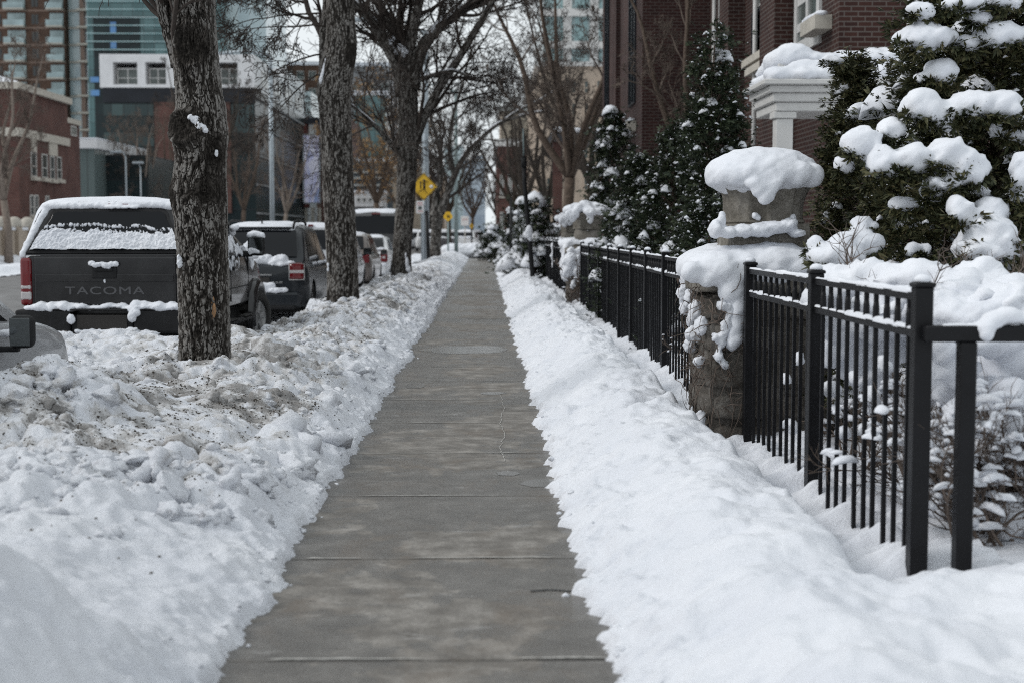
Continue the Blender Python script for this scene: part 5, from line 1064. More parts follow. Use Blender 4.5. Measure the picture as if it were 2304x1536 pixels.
# -- near brick house with the white porch
h = thing('brick_house', 'red brick house with a white snow-covered porch', 'house', (8, 25, 0), 0, 'brick houses beside the sidewalk')
b = MB(); b.box(5.30, 15, 21.5, 33.9, -.2, 11.0); b.build('wall', M['brick'], h)
b = MB(); b.box(4.95, 5.298, 24.6, 25.9, -.2, 11); b.box(4.95, 5.298, 29.3, 30.4, -.2, 11); b.build('wall_pier', M['brick'], h)
b = MB(); b.box(5.1, 15.2, 21.3, 34, 11.0, 11.35); b.build('roof', M['white_paint'], h)
b = MB()
for u in (1592, 1682): Yp = 5.1 * 3200 / (u - 1092); b.tube([(5.2, Yp, 0), (5.2, Yp, 10.9)], [.05, .05], 8)
b.build('downspout', M['white_paint'], h)
px_win(h, 'l', 5.30, 1690, 1736, 22, 128, 'window', 'dark_panel', bars=(1, 1), sill=.14)
px_win(h, 'l', 5.30, 1786, 1842, -120, 118, 'window_grey', 'white_paint', bars=(1, 3), frame_w=.2)
win_part(h, M['window_grey'], M['white_paint'], 26.4, 28.0, 4.6, 7.4, 'l', 5.30, bars=(1, 1), sill=.14)
win_part(h, M['window_grey'], M['white_paint'], 30.8, 32.4, 4.6, 7.4, 'l', 5.30, bars=(1, 1), sill=.14)
px_win(h, 'f', 21.5, 2030, 2150, -160, 90, 'window_grey', 'white_paint', bars=(2, 3), frame_w=.16, sill=.1)
px_win(h, 'f', 21.5, 2210, 2300, -160, 90, 'window_grey', 'white_paint', bars=(2, 3), frame_w=.16, sill=.1)
win_part(h, M['window_grey'], M['white_paint'], 10.4, 11.8, 4.2, 7.4, 'f', 21.5, bars=(2, 3), sill=.1)
win_part(h, M['window'], M['white_paint'], 6.6, 7.9, .9, 2.6, 'f', 21.5, bars=(1, 1), sill=.1)
# bay with the stone sill in the corner
zs = zat(45, 21.6); MB().box(5.02, 5.297, 21.9, 22.9, zs - .08, zs + .14).build('ledge', M['pale_stone'], h, bevel=.01)
blob('snow', [(5.14, 22.0 + .2 * i, zs + .16, .13, .17, .06) for i in range(5)], M['snow_soft'], h, vox=.03, amp=.02, freq=4)
# porch
px0, px1, py0, py1 = 4.02, 6.55, 20.0, 21.49
def zz(v, Y=20.): return CAM_Z + (520 - v) * Y / 3200
P_ = MB()
z = [zz(252), zz(232), zz(212), zz(196), zz(184)]
P_.box(px0 + .05, px1, py0 + .05, py1, z[0], z[1]); P_.box(px0, px1, py0, py1, z[1] + .002, z[2]); P_.box(px0 - .06, px1 + .02, py0 - .06, py1, z[2] + .002, z[3]); P_.box(px0 - .16, px1 + .04, py0 - .16, py1, z[3] + .002, z[4])
po = P_.build('porch', M['white_paint'], h, bevel=.012, seg=1)
MB().box(px0 + .12, px1, py0 + .25, py1, z[4], zz(142)).build('parapet', M['white_paint'], po, bevel=.01, seg=1)
for cx in (px0 + .19, px1 - .3):
    b = MB(); b.box(cx - .12, cx + .12, py0 + .1, py0 + .34, .3, z[0] - .10); b.box(cx - .16, cx + .16, py0 + .07, py0 + .37, z[0] - .098, z[0] - .002); b.box(cx - .17, cx + .17, py0 + .06, py0 + .38, .0, .298); b.build('column', M['white_paint'], po, bevel=.01, seg=1)
MB().box(px0, px1, py0, py1, -.1, .28).build('porch_step', M['pale_stone'], po)
cs = [(px0 + .05 + .19 * i, py0 + .02 + .05 * math.sin(i * 2.2), z[4] + .08, .2, .16, .12 + .03 * math.sin(i * 1.7)) for i in range(14)] + [(px0 + .02, py0 + .2 * i, z[4] + .06, .13, .17, .10) for i in range(7)] + [(px0 + .5 + .25 * i, py0 + .14, z[4] + .16, .3, .12, .16) for i in range(9)]
blob('snow', cs, M['snow_soft'], po, vox=.035, amp=.025, freq=4, seed=5)
cs = [(px0 + .2 + .22 * i, py0 + .55, zz(142) + .06 + .04 * math.sin(i * 1.3), .24, .34, .16 + .04 * math.sin(i * 2.1)) for i in range(11)] + [(px0 + .22, py0 + .4 + .2 * i, zz(142) + .08 - .02 * i, .22, .2, .15) for i in range(6)] + [(px0 + .4, py0 + .5, zz(142) + .17, .26, .28, .14), (px0 + 1.9, py0 + .5, zz(142) + .13, .26, .28, .12)]
blob('snow', cs, M['snow_soft'], po, vox=.035, amp=.025, freq=4, seed=6)
# -- dark brick house behind
h = thing('brick_house', 'dark brick house with tall slit windows, half behind the twin-topped evergreen', 'house', (6, 38, 0), 0, 'brick houses beside the sidewalk')
b = MB(); b.box(3.72, 14, 34.0, 40.2, -.2, 12); b.box(3.96, 14, 40.2, 41.6, -.2, 12); b.box(3.72, 14, 41.6, 45.5, -.2, 12); b.build('wall', M['brick_dark'], h)
MB().box(3.6, 14.1, 33.9, 45.6, 12, 12.4).build('roof', M['grey_wall'], h)
win_part(h, M['window'], M['dark_panel'], 35.4, 36.9, 4.6, 9.6, 'l', 3.72, bars=(1, 3)); win_part(h, M['window'], M['dark_panel'], 35.4, 36.9, .8, 3.6, 'l', 3.72, bars=(1, 1)); win_part(h, M['window'], M['dark_panel'], 43, 44.3, 1.2, 9.6, 'l', 3.72, bars=(1, 3))
MB().box(3.48, 3.718, 35.2, 37.1, zz(302, 36), zz(280, 36)).build('ledge', M['pale_stone'], h, bevel=.02); blob('snow', [(3.6, 35.4 + .3 * i, zz(280, 36) + .02, .13, .25, .06) for i in range(6)], M['snow_soft'], h, vox=.04, amp=.02, freq=4)
MB().box(3.60, 3.72, 39.6, 40.2, -.2, 12).build('wall_pier', M['brick_dark'], h)
# -- dark entrance canopy with snow, tan building, tower beyond
Y = 62.
t = thing('entrance_canopy', 'flat black entrance canopy topped with snow, among bare trees', 'canopy', (xat(1305, Y), Y, 0))
xa, xb = xat(1240, Y), xat(1375, Y); MB().box(xa, xb, Y, Y + 5, zat(318, Y), zat(302, Y)).build('slab', M['dark_awning'], t)
MB().box(xa + .1, xb, Y + .1, Y + 4.8, zat(302, Y) + .002, zat(298, Y)).build('fascia', M['dark_awning'], t)
for x in (xa + .3, xb - .3): MB().box(x - .2, x + .2, Y + .3, Y + .7, 0, zat(318, Y) - .002).build('column', M['brick_red'], t)
blob('snow', [(xa + .35 + .3 * i, Y + 1.2, zat(296, Y), .3, 1.2, .26 + .12 * math.sin(i * 1.9)) for i in range(8)], M['snow_soft'], t, vox=.09, amp=.08, freq=2)
Y = 80.
h = thing('stone_building', 'tan stone building behind the bare garden trees, a glazed tower rising over it', 'building', (xat(1290, Y), Y, 0))
xa, xb = xat(1215, Y), xat(1420, Y); MB().box(xa, xb, Y, Y + 25, -.2, zat(150, Y)).build('wall', M['tan_wall'], h); MB().box(xa - .3, xb, Y - .3, Y + 25, zat(150, Y) + .002, zat(140, Y)).build('roof', M['white_paint'], h)
for u in (1228, 1256, 1284, 1312, 1340):
    for v in (185, 235, 330, 400): px_win(h, 'f', Y, u, u + 12, v, v + 30, 'window_grey', 'tan_wall', bars=(0, 1))
Y = 150.
h = thing('glass_tower', 'pale glass apartment tower with white balcony bands, over the tan stone building', 'tower', (xat(1290, Y), Y, 0), 0, 'towers on the skyline')
xa, xb = xat(1222, Y), xat(1420, Y); MB().box(xa, xb, Y, Y + 22, 0, 62).build('wall', M['teal_light'], h)
for i in range(14):
    zc = 17 + i * 3.3; MB().box(xa - .5 + (.9 if i % 2 else 0), xb, Y - 1.0, Y - .004, zc, zc + .75).build('balcony', M['white_paint'], h)
for i in range(3): xx = xa + (xb - xa) * (.22 + .3 * i); MB().box(xx, xx + .9, Y - .3, Y - .003, 0, 62).build('column', M['white_paint'], h)
# orange brick blocks along the right side, far
for lab, u0, u1, vt, Y, mt in (('orange brick block far along the right of the street, half hidden by twigs', 1120, 1230, 330, 118, 'brick_red'), ('pale flat-fronted block behind the orange brick one', 1128, 1215, 250, 175, 'tan_wall'), ('narrow white tower standing over the far end of the street', 1128, 1166, 300, 330, 'pale_glass'), ('blue-grey glass tower at the very end of the street', 1044, 1092, 362, 420, 'haze_glass'), ('second blue-grey tower right behind the V-shaped tree', 1062, 1086, 352, 520, 'haze_glass'), ('slim white tower above the black van', 1000, 1042, 330, 380, 'pale_glass')):
    h = thing('far_building', lab, 'building', (xat((u0 + u1) / 2, Y), Y, 0), 0, 'buildings at the end of the street'); xa, xb = xat(u0, Y), xat(u1, Y); zt = zat(vt, Y)
    MB().box(xa, xb, Y, Y + 25, -.2, zt).build('wall', M[mt], h); MB().box(xa - .3, xb + .3, Y - .3, Y + 25.3, zt + .002, zt + .6).build('roof', M['white_paint'], h)
    if mt in ('brick_red', 'tan_wall'):
        n = 6
        for i in range(n):
            for j in range(3):
                w0 = (xb - xa) / n; z0 = 1.2 + j * 3.1
                if z0 + 1.8 < zt: win_part(h, M['window_grey'], M['frame_pale'], xa + w0 * (i + .28), xa + w0 * (i + .74), z0, z0 + 1.8, 'f', Y, bars=(1, 0), sill=.15)
# -- dark blue office with white bands and its white rooftop unit
Y = 165.
h = thing('office_block', 'dark blue office block with pale horizontal bands, behind the black van', 'building', (xat(840, Y), Y, 0))
xa, xb = xat(770, Y), xat(886, Y); MB().box(xa, xb, Y, Y + 30, -.2, zat(364, Y)).build('wall', M['blue_wall'], h); MB().box(xa - .3, xb + .3, Y - .3, Y + 30, zat(364, Y) + .002, zat(356, Y)).build('roof', M['snow_soft'], h)
for v in (391, 404, 420, 440): MB().box(xa, xb + .4, Y - .5, Y - .003, zat(v, Y), zat(v - 5, Y)).build('sun_shade', M['frame_pale'], h)
MB().box(xb + .002, xb + 3, Y - 1, Y + 6, -.2, zat(378, Y)).build('stair_tower', M['tan_wall'], h)
Y = 120.
h = thing('site_office', 'small white box-shaped site office with four square windows', 'cabin', (xat(828, Y), Y, 0))
xa, xb = xat(792, Y), xat(862, Y); z0, z1 = zat(466, Y), zat(434, Y); MB().box(xa, xb, Y, Y + 5, z0, z1).build('wall', M['white_wall'], h, bevel=.05); MB().box(xa - .1, xb + .1, Y - .1, Y + 5.1, z1 + .002, z1 + .2).build('roof', M['snow_soft'], h); MB().box(xa + .3, xb - .3, Y + .3, Y + 4.7, -.2, z0 - .002).build('base', M['grey_wall'], h)
for u in (803, 816, 829, 842): px_win(h, 'f', Y, u, u + 9, 446, 456, 'window', 'white_paint', bars=(0, 0))
# -- dark-glass and white building across the road
Y = 130.
h = thing('modern_building', 'modern block of dark glass with a white windowed top floor and brick panels', 'building', (xat(420, Y), Y, 0))
xa, xb = xat(232, Y), xat(577, Y); zt, zm = zat(124, Y), zat(199, Y)
MB().box(xa + .3, xb - .02, Y + .25, 168, -.2, zm - .002).build('wall', M['dark_wall'], h)
# white floor: piers and bands around deep openings
b = MB(); zb0, zb1 = zat(192, Y), zat(142, Y)
b.box(xa, xb, Y, 166, zb1, zt); b.box(xa, xb, Y, 166, zm, zb0)
op = [(262, 316), (334, 380), (416, 470), (494, 540)]; edges = [xa] + [q for a, c in op for q in (xat(a, Y), xat(c, Y))] + [xb]
for i in range(0, len(edges), 2): b.box(edges[i], edges[i + 1], Y + .003, 140, zb0, zb1)
b.box(xa + .1, xb - .1, Y + 4, 166, zb0 + .01, zb1 - .01)
b.build('top_floor', M['white_wall'], h)
for a, c in op: win_part(h, M['window_grey'], M['white_paint'], xat(a, Y) + .1, xat(c, Y) - .1, zb0 + .02, zb0 + (zb1 - zb0) * .78, 'f', Y + 1.0, bars=(1, 1), frame_w=.12)
for i in range(4): win_part(h, M['window_grey'], M['white_paint'], 134 + i * 8, 139 + i * 8, zb0 + .3, zb1 - .3, 'r', xb + .02, bars=(1, 0), frame_w=.2)
MB().box(xa + .2, xb + .05, Y + .1, Y + .24, zat(232, Y), zm - .003).build('band', M['dark_panel'], h)
for (u0, u1, v0, v1) in ((353, 398, 232, 480), (498, 522, 232, 480)): MB().box(xat(u0, Y), xat(u1, Y), Y - .12, Y + .248, zat(v1, Y), zat(v0, Y)).build('brick_panel', M['brick_red'], h)
for (u0, u1, v0, v1) in ((238, 350, 236, 262), (238, 350, 300, 330), (238, 350, 376, 396), (524, 574, 236, 300), (400, 496, 236, 290)): MB().box(xat(u0, Y), xat(u1, Y), Y + .1, Y + .247, zat(v1, Y), zat(v0, Y)).build('glass_band', M['dim_glass'], h)
# right wing along the street, stepping down, with its red panel
MB().box(xb - 6, xat(664, 168), 168.02, 190, -.2, zat(256, 168)).build('wing', M['dark_wall'], h); 
MB().box(xb + .01, xat(640, 166), 150, 166, zat(205, 160), zat(178, 160)).build('roof_screen', M['white_wall'], h); MB().box(xat(606, 168), xat(664, 168), 167.5, 168.0, zat(262, 168), zat(182, 168)).build('white_gable', M['white_wall'], h)
MB().box(xat(664, 170), xat(706, 170), 168.5, 185, zat(262, 170), zat(210, 170)).build('roof_screen', M['pale_glass'], h)
MB().box(xat(650, 165), xat(692, 165), 165, 167.4, zat(468, 165), zat(280, 165)).build('red_panel', M['red_panel'], h)
MB().box(xat(650, 165), xat(722, 165), 165.1, 167.3, zat(279, 165), zat(266, 165)).build('soffit', M['dark_panel'], h); MB().box(xat(720, 165.5), xat(790, 165.5), 166.0, 180, -.2, zat(266, 165)).build('wing', M['brick_red'], h)
for i, u in enumerate((652, 668, 684, 700, 716)): MB().box(xat(u, 165), xat(u + 6, 165), 165.2, 165.8, -.2, zat(468, 165) - .01).build('column', M['pale_stone'], h)
for i in range(5): zc = 3 + i * 2.6; MB().box(xb - .01, xb + .25, Y + .3, 164, zc, zc + .12).build('mullion', M['grey_wall'], h)
t = thing('banner', 'tall lilac printed banner hanging from the building across the road', 'banner', (xat(702, 160), 160, 0)); MB().box(xat(686, 160), xat(719, 160), 160, 160.3, zat(456, 160), zat(306, 160)).build('panel', M['banner'], t)
b = MB(); xx0, xx1, z0, z1 = xat(685, 160), xat(720, 160), zat(457, 160), zat(305, 160)
for q in ((xx0 - .1, xx0, z0, z1), (xx1, xx1 + .1, z0, z1), (xx0, xx1, z1, z1 + .1), (xx0, xx1, z0 - .1, z0)): b.box(q[0], q[1], 159.95, 160.35, q[2], q[3])
b.build('frame', M['galv'], t); b = MB(); b.box(xx0 + .3, xx0 + .5, 160.36, 165, z1 - 1, z1 - .8); b.box(xx0 + .3, xx0 + .5, 160.36, 165, z0 + 1, z0 + 1.2); b.build('bracket', M['galv'], t)
# -- glazed annex
Y = 100.
h = thing('glass_annex', 'low green glass annex with a thick white roof, beside the red brick house', 'building', (xat(200, Y), Y, 0)); xa, xb = xat(150, Y), xat(216, Y)
MB().box(xa, xb, Y, Y + 14, -.2, zat(336, Y)).build('wall', M['annex_glass'], h); MB().box(xa - .2, xb + .3, Y - .3, Y + 14.5, zat(336, Y) + .002, zat(315, Y)).build('roof', M['white_wall'], h, bevel=.05); MB().box(xb + .002, xb + 3, Y + 3, Y + 14, -.2, zat(345, Y)).build('wing', M['dark_wall'], h)
MB().box(xa - .22, xb + .32, Y - .32, Y + 14.5, zat(315, Y) + .003, zat(312, Y)).build('snow', M['snow_soft'], h)
# -- low red brick house on the far side
h = thing('brick_house', 'low red brick house with stone bands and a snowy hipped roof across the road', 'house', (-26, 78, 0), 0, None); X = -24.2
ya, yb = 24.2 * 3200 / (1092 - 55), 24.2 * 3200 / (1092 - 166); ze = 8.75
MB().box(-40, X, ya, yb, -.2, ze).build('wall', M['brick_red'], h); MB().box(-40, X - .6, yb + .002, yb + 4.5, -.2, ze - .9).build('wing', M['brick_red'], h); MB().box(-40, X - .5, yb + .002, yb + 4.6, ze - .898, ze - .6).build('wing_coping', M['pale_stone'], h)
MB().box(-40.2, X + .25, ya - .25, yb + .2, ze + .002, ze + .35).build('cornice', M['pale_stone'], h)
MB().add([(-40, ya, ze + .36), (X + .2, ya - .2, ze + .36), (X + .2, yb + .2, ze + .36), (-40, yb + .2, ze + .36), (-40, (ya + yb) / 2, ze + 1.9), (-29, (ya + yb) / 2, ze + 1.9)], [(0, 1, 5, 4), (1, 2, 5), (2, 3, 4, 5), (3, 0, 4), (0, 3, 2, 1)]).build('roof', M['snow_soft'], h)
zb = CAM_Z - (305 - 520) * 76 / 3200; MB().box(-40, X + .12, ya - .12, yb + .01, zb - .22, zb + .22).build('stone_band', M['pale_stone'], h)
for (u0, u1, v0, v1) in ((82, 94, 345, 400), (106, 118, 350, 403), (124, 134, 354, 406), (139, 149, 356, 406), (78, 86, 440, 486), (88, 96, 440, 488), (112, 120, 442, 484)): px_win(h, 'r', X, u0, u1, v0, v1, 'window', 'frame_pale', bars=(0, 1), sill=.2)
for (u0, u1, v0, v1) in ((83, 94, 312, 344), (122, 140, 324, 352)):
    y0, y1 = sorted((24.2 * 3200 / (1092 - u0), 24.2 * 3200 / (1092 - u1))); MB().box(X - .02, X + .07, y0, y1, CAM_Z + (520 - v1) * y0 / 3200, CAM_Z + (520 - v0) * y0 / 3200).build('stone_panel', M['pale_stone'], h)
px_win(h, 'r', X - .6, 172, 184, 288, 310, 'window_grey', 'frame_pale', bars=(1, 0))
# stone posts with round tops in front of it
X = -20.8
t = thing('stone_fence', 'low stone fence of round-topped posts and ribbed panels in front of the red brick house', 'fence', (X, 62, 0)); z0 = .12; zt = 1.93
for i in range(16):
    y = 58.2 + 1.75 * i; b = MB(); b.box(X - .27, X + .27, y - .27, y + .27, z0, zt - .3); po = b.build('post', M['stone_tan'], t, bevel=.04); MB().lathe([(.30, zt - .3), (.32, zt - .25), (.31, zt - .1), (.24, zt + .05), (.12, zt + .13), (.01, zt + .15)], (X, y, 0), 16).build('post_cap', M['pale_stone'], po)
    if i < 15: MB().box(X - .10, X + .10, y + .272, y + 1.478, z0, zt - .45).build('panel', M['stone_tan'], t); MB().box(X - .14, X + .14, y + .273, y + 1.477, zt - .448, zt - .32).build('rail', M['snow_soft'], t)
# -- towers
Y = 240.
h = thing('apartment_tower', 'tall brown brick apartment tower with stacked glass balconies and a glazed corner', 'tower', (xat(60, Y), Y, 0), 0, 'towers on the skyline')
xa, xb, xc = xat(-260, Y), xat(158, Y), xat(186, Y); MB().box(xa, xb, Y, Y + 30, -.2, 75).build('wall', M['brick_tower'], h); MB().box(xb + .002, xc, Y + 2, Y + 30, -.2, 70).build('glazed_corner', M['pale_glass'], h); MB().box(xc + .002, xc + .7, Y + 1, Y + 2.5, -.2, 70).build('corner_post', M['copper'], h)
for fl in range(23):
    zc = 4 + fl * 2.82
    if CAM_Z + (520 - 260) * Y / 3200 > zc + 3 or zc > 62: continue
    MB().box(xa, xb, Y - .12, Y - .003, zc - .25, zc + .05).build('floor_band', M['copper'], h)
    for (u0, u1) in ((26, 72), (120, 157)):
        x0, x1 = xat(u0, Y), xat(u1, Y); bl = MB().box(x0, x1, Y - 1.6, Y - .13, zc - .1, zc + .12).build('balcony', M['pale_stone'], h)
        MB().box(x0, x1, Y - 1.6, Y - 1.52, zc + .123, zc + 1.05).build('balustrade', M['window_pale'], bl); MB().box(x0 + .3, x1 - .2, Y - .128, Y - .02, zc + .13, zc + 2.3).build('pane', M['window_pale'], bl)
    for (u0, u1) in ((84, 90), (92, 98), (2, 8), (10, 15)): MB().box(xat(u0, Y), xat(u1, Y), Y - .08, Y + .1, zc + .5, zc + 2.1).build('window', M['window'], h)
    MB().box(xc - .3, xc + 3.6, Y + .2, Y + 5, zc, zc + .3).build('balcony_slab', M['pale_stone'], h); MB().box(xb, xc, Y + 1.7, Y + 1.99, zc, zc + .3).build('floor_band', M['pale_stone'], h)
Y = 215.
h = thing('glass_tower', 'broad teal glass office tower behind the white-topped block', 'tower', (xat(380, Y), Y, 0), 0, 'towers on the skyline')
xa, xb = xat(206, Y), xat(505, Y); MB().box(xa, xb, Y, Y + 30, -.2, 64).build('wall', M['teal_glass'], h); MB().box(xa + 1, xat(324, Y), Y - .3, Y - .003, zat(330, Y), zat(44, Y)).build('dark_bay', M['dark_wall'], h)
for (u0, u1, v0, v1) in ((259, 272, 53, 80), (259, 272, 96, 112), (212, 232, 205, 218), (212, 232, 176, 188)): MB().box(xat(u0, Y), xat(u1, Y), Y - .38, Y - .302, zat(v1, Y), zat(v0, Y)).build('blue_pane', M['blue_glass'], h)
for v in (8, 26, 44, 62, 80, 98, 116): MB().box(xa, xb, Y - .6, Y - .31, zat(v, Y), zat(v - 2, Y)).build('floor_band', M['teal_light'], h)
MB().box(xb + .002, xb + 6.0, Y + 4, Y + 26, -.2, 60).build('core', M['pale_glass'], h)
Y = 290.
for lab, u0, u1, vt, mt in (('bright blue glass tower behind the twigs of the second street tree', 530, 582, 40, 'blue_glass'), ('pale glass tower just left of the bright blue one', 488, 529, 10, 'pale_glass'), ('small round-topped blue tower far off, left of the second street trunk', 590, 640, 116, 'blue_wall')):
    h = thing('glass_tower', lab, 'tower', (xat(u0, Y), Y, 0), 0, 'towers on the skyline'); xa, xb = xat(u0, Y), xat(u1, Y); zt = zat(vt, Y); MB().box(xa, xb, Y, Y + 15, -.2, zt).build('wall', M[mt], h); MB().box(xa + .5, xb - .5, Y + .5, Y + 14, zt + .002, zt + 1.2).build('roof', M['grey_wall'], h); Y += 30
Y = 260
for lab, u0, u1, vt, mt, Y in (('grey-brown block between the second and third street trunks', 790, 884, 150, 'grey_wall', 270), ('brown office block seen through the tan leaves', 640, 720, 148, 'brick_tower', 280), ('pale concrete block above the yellow diamond sign', 930, 1000, 400, 'tan_wall', 200), ('teal glass block behind the tan-leaved trees', 800, 870, 215, 'teal_glass', 230), ('red brick block low beside the pale concrete one', 895, 960, 440, 'brick_red', 190)):
    h = thing('far_building', lab, 'building', (xat(u0, Y), Y, 0), 0, 'buildings at the end of the street'); xa, xb = xat(u0, Y), xat(u1, Y); zt = zat(vt, Y); MB().box(xa, xb, Y, Y + 18, -.2, zt).build('wall', M[mt], h); MB().box(xa - .2, xb + .2, Y - .2, Y + 18, zt + .002, zt + .7).build('roof', M['snow_soft'], h)
    if mt != 'teal_glass':
        n = max(3, int((xb - xa) / 3.2)); m_ = int(zt / 3.3)
        for i in range(n):
            for j in range(m_):
                if n * m_ <= 90 or j >= m_ - 6: w0 = (xb - xa) / n; win_part(h, M['window_grey'], M['frame_pale'], xa + w0 * (i + .2), xa + w0 * (i + .8), j * 3.3 + 1, j * 3.3 + 2.7, 'f', Y, bars=(1, 0), frame_w=.1)
# ------------------------------------------------------------------ signs, lamps
def pole(t, x, y, z0, z1, r, mat, name='pole'): return MB().tube([(x, y, z0), (x, y, (z0 + z1) / 2), (x, y, z1)], [r, r * .95, r * .85], 12).build(name, M[mat], t)
Y = 58.
xs_ = xat(958, Y); t = thing('street_lamp', 'tall grey steel lamp pole behind the yellow diamond sign', 'lamp', (xs_, Y, 0)); pole(t, xs_, Y, -.1, 9.5, .14, 'galv'); MB().tube([(xs_, Y, 9.3), (xs_ - .6, Y, 9.8), (xs_ - 2.2, Y, 9.9)], [.06, .05, .05], 8).build('arm', M['galv'], t); MB().box(xs_ - 2.9, xs_ - 2.1, Y - .15, Y + .15, 9.82, 9.98).build('lamp_head', M['galv'], t, bevel=.04)
Y = 57.3; xs2 = xat(961.5, Y); t = thing('post', 'short black post leaning against the grey lamp pole', 'post', (xs2, Y, 0)); MB().tube([(xat(965, Y), Y, -.1), (xat(960, Y), Y, zat(478, Y))], [.075, .07], 12).build('pole', M['pole_black'], t); MB().tube([(xat(960, Y), Y, zat(478, Y)), (xat(960, Y), Y, zat(475, Y))], [.08, .05], 12).build('cap', M['pole_black'], t)
Y = 57.6
t = thing('warning_sign', 'yellow diamond sign with black walking figures, cut off by the third trunk', 'sign', (xat(956, Y), Y, 0), 0, 'yellow warning signs'); c = at(954, 421, Y); k = Y / 3200
def plate(poly, y0, y1, name, mat, par, bevel=0): return MB().prism(poly, 'y', y0, y1).build(name, M[mat], par, bevel=bevel)
Q = lambda pts: [(c.x + a * k, c.z - v * k) for a, v in pts]
pl = plate(Q([(0, -31), (31, 0), (0, 31), (-31, 0)]), Y - .2, Y - .17, 'panel', 'sign_yellow', t)
b = MB()
for a0, a1 in (((0, -29), (29, 0)), ((29, 0), (0, 29)), ((0, 29), (-29, 0)), ((-29, 0), (0, -29))):
    p0 = Q([a0])[0]; p1 = Q([a1])[0]; b.tube([(p0[0], Y - .203, p0[1]), (p1[0], Y - .203, p1[1])], .012, 5)
b.build('border', M['sign_black'], pl)
b = MB()
def stroke(pts, wd): 
    for p0, p1 in zip(pts[:-1], pts[1:]): q0 = Q([p0])[0]; q1 = Q([p1])[0]; b.tube([(q0[0], Y - .205, q0[1]), (q1[0], Y - .205, q1[1])], [wd * k, wd * k * .9], 6, flat=.25)
stroke([(1, -8), (1, 6)], 2.6); stroke([(1, 6), (8, 15)], 1.8); stroke([(1, 6), (-6, 7), (-12, 13)], 1.9); stroke([(-9, -11), (1, -8), (10, -13)], 2.0); stroke([(-7, -12), (-7, 4)], 1.3)
for hx, hz in ((1, -13),):
    q = Q([(hx, hz)])[0]; b.lathe([(3.2 * k, -.004), (3.2 * k, .004)], (0, 0, 0), 16); 
    n = 32; b.v[-n:] = [(q[0] + x, Y - .206 + zz_, q[1] + y_) for (x, y_, zz_) in b.v[-n:]]
b.build('symbol', M['sign_black'], pl); b = MB(); q = Q([(17, 0)])[0]; b.lathe([(4.2 * k, -.004), (4.2 * k, .004)], (0, 0, 0), 20); b.v = [(q[0] + x, Y - .206 + zz_, q[1] + y_) for (x, y_, zz_) in b.v]; b.build('disc', M['sign_white'], pl)
MB().box(c.x - .05, c.x + .05, Y - .168, Y - .14, c.z - .5, c.z + .4).build('bracket', M['galv'], t); pole(t, c.x + .02, Y - .09, -.05, c.z + .3, .035, 'galv')
t = thing('parking_sign', 'white sign with red lettering bands below the yellow diamond', 'sign', (xat(946, Y), Y, 0)); c = at(945.5, 467, Y); pl = plate(Q([(-8.5, -14), (8.5, -14), (8.5, 14), (-8.5, 14)]), Y - .2, Y - .17, 'panel', 'sign_white', t); b = MB()
for v, h_ in ((-10, 1.6), (-5.5, 1.0), (8.5, 1.4)): q = Q([(-5.5, v), (5.5, v + h_)]); b.box(q[0][0], q[1][0], Y - .204, Y - .2005, q[1][1], q[0][1])
b.build('lettering', M['sign_red'], pl); b = MB(); q = Q([(-4, -2), (4, 5.5)]); b.box(q[0][0], q[1][0], Y - .204, Y - .2005, q[1][1], q[0][1]); b.build('symbol', M['window_grey'], pl); MB().box(c.x + .03, c.x + .09, Y - .168, Y - .12, -.05, c.z + .2).build('pole', M['galv'], t)
Y = 74.
t = thing('warning_sign', 'yellow sign on its own thin pole, a diamond with clipped sides', 'sign', (xat(1008, Y), Y, 0), 0, 'yellow warning signs'); c = at(1008, 488, Y); k = Y / 3200
pl = plate(Q([(-4, -11), (4, -11), (10, -2), (10, 3), (3, 8), (0, 12), (-3, 8), (-10, 3), (-10, -2)]), Y, Y + .03, 'panel', 'sign_yellow', t); b = MB(); 
for pts in (((-2, -6), (-1, 3)), ((-2, -1), (3, 0)), ((2, -3), (2, 3))): q0, q1 = Q([pts[0]])[0], Q([pts[1]])[0]; b.tube([(q0[0], Y - .004, q0[1]), (q1[0], Y - .004, q1[1])], 1.5 * k, 6, flat=.3)
b.build('symbol', M['sign_black'], pl); pole(t, c.x, Y + .08, -.1, c.z, .045, 'galv_green')
Y = 77.; x_ = xat(1026.5, Y); t = thing('street_lamp', 'grey-green steel lamp pole beside the clipped yellow sign', 'lamp', (x_, Y, 0)); pole(t, x_, Y, -.1, 9.0, .105, 'galv_green'); MB().tube([(x_, Y, 8.8), (x_ - .6, Y, 9.2), (x_ - 2, Y, 9.3)], [.06, .05, .05], 8).build('arm', M['galv_green'], t); MB().box(x_ - 2.7, x_ - 1.9, Y - .15, Y + .15, 9.22, 9.38).build('lamp_head', M['galv'], t, bevel=.04)
Y = 92.; t = thing('parking_sign', 'white square sign on a thin pole past the side street', 'sign', (xat(1046, Y), Y, 0)); c = at(1046, 498, Y); k = Y / 3200; pl = plate(Q([(-9, -11), (9, -11), (9, 10), (-9, 10)]), Y, Y + .03, 'panel', 'sign_white', t, .02); b = MB(); q = Q([(-6, -4), (6, -3)]); b.box(q[0][0], q[1][0], Y - .006, Y - .0005, q[1][1], q[0][1]); b.build('lettering', M['sign_red'], pl); pole(t, c.x, Y + .08, -.1, c.z, .04, 'frame_pale')
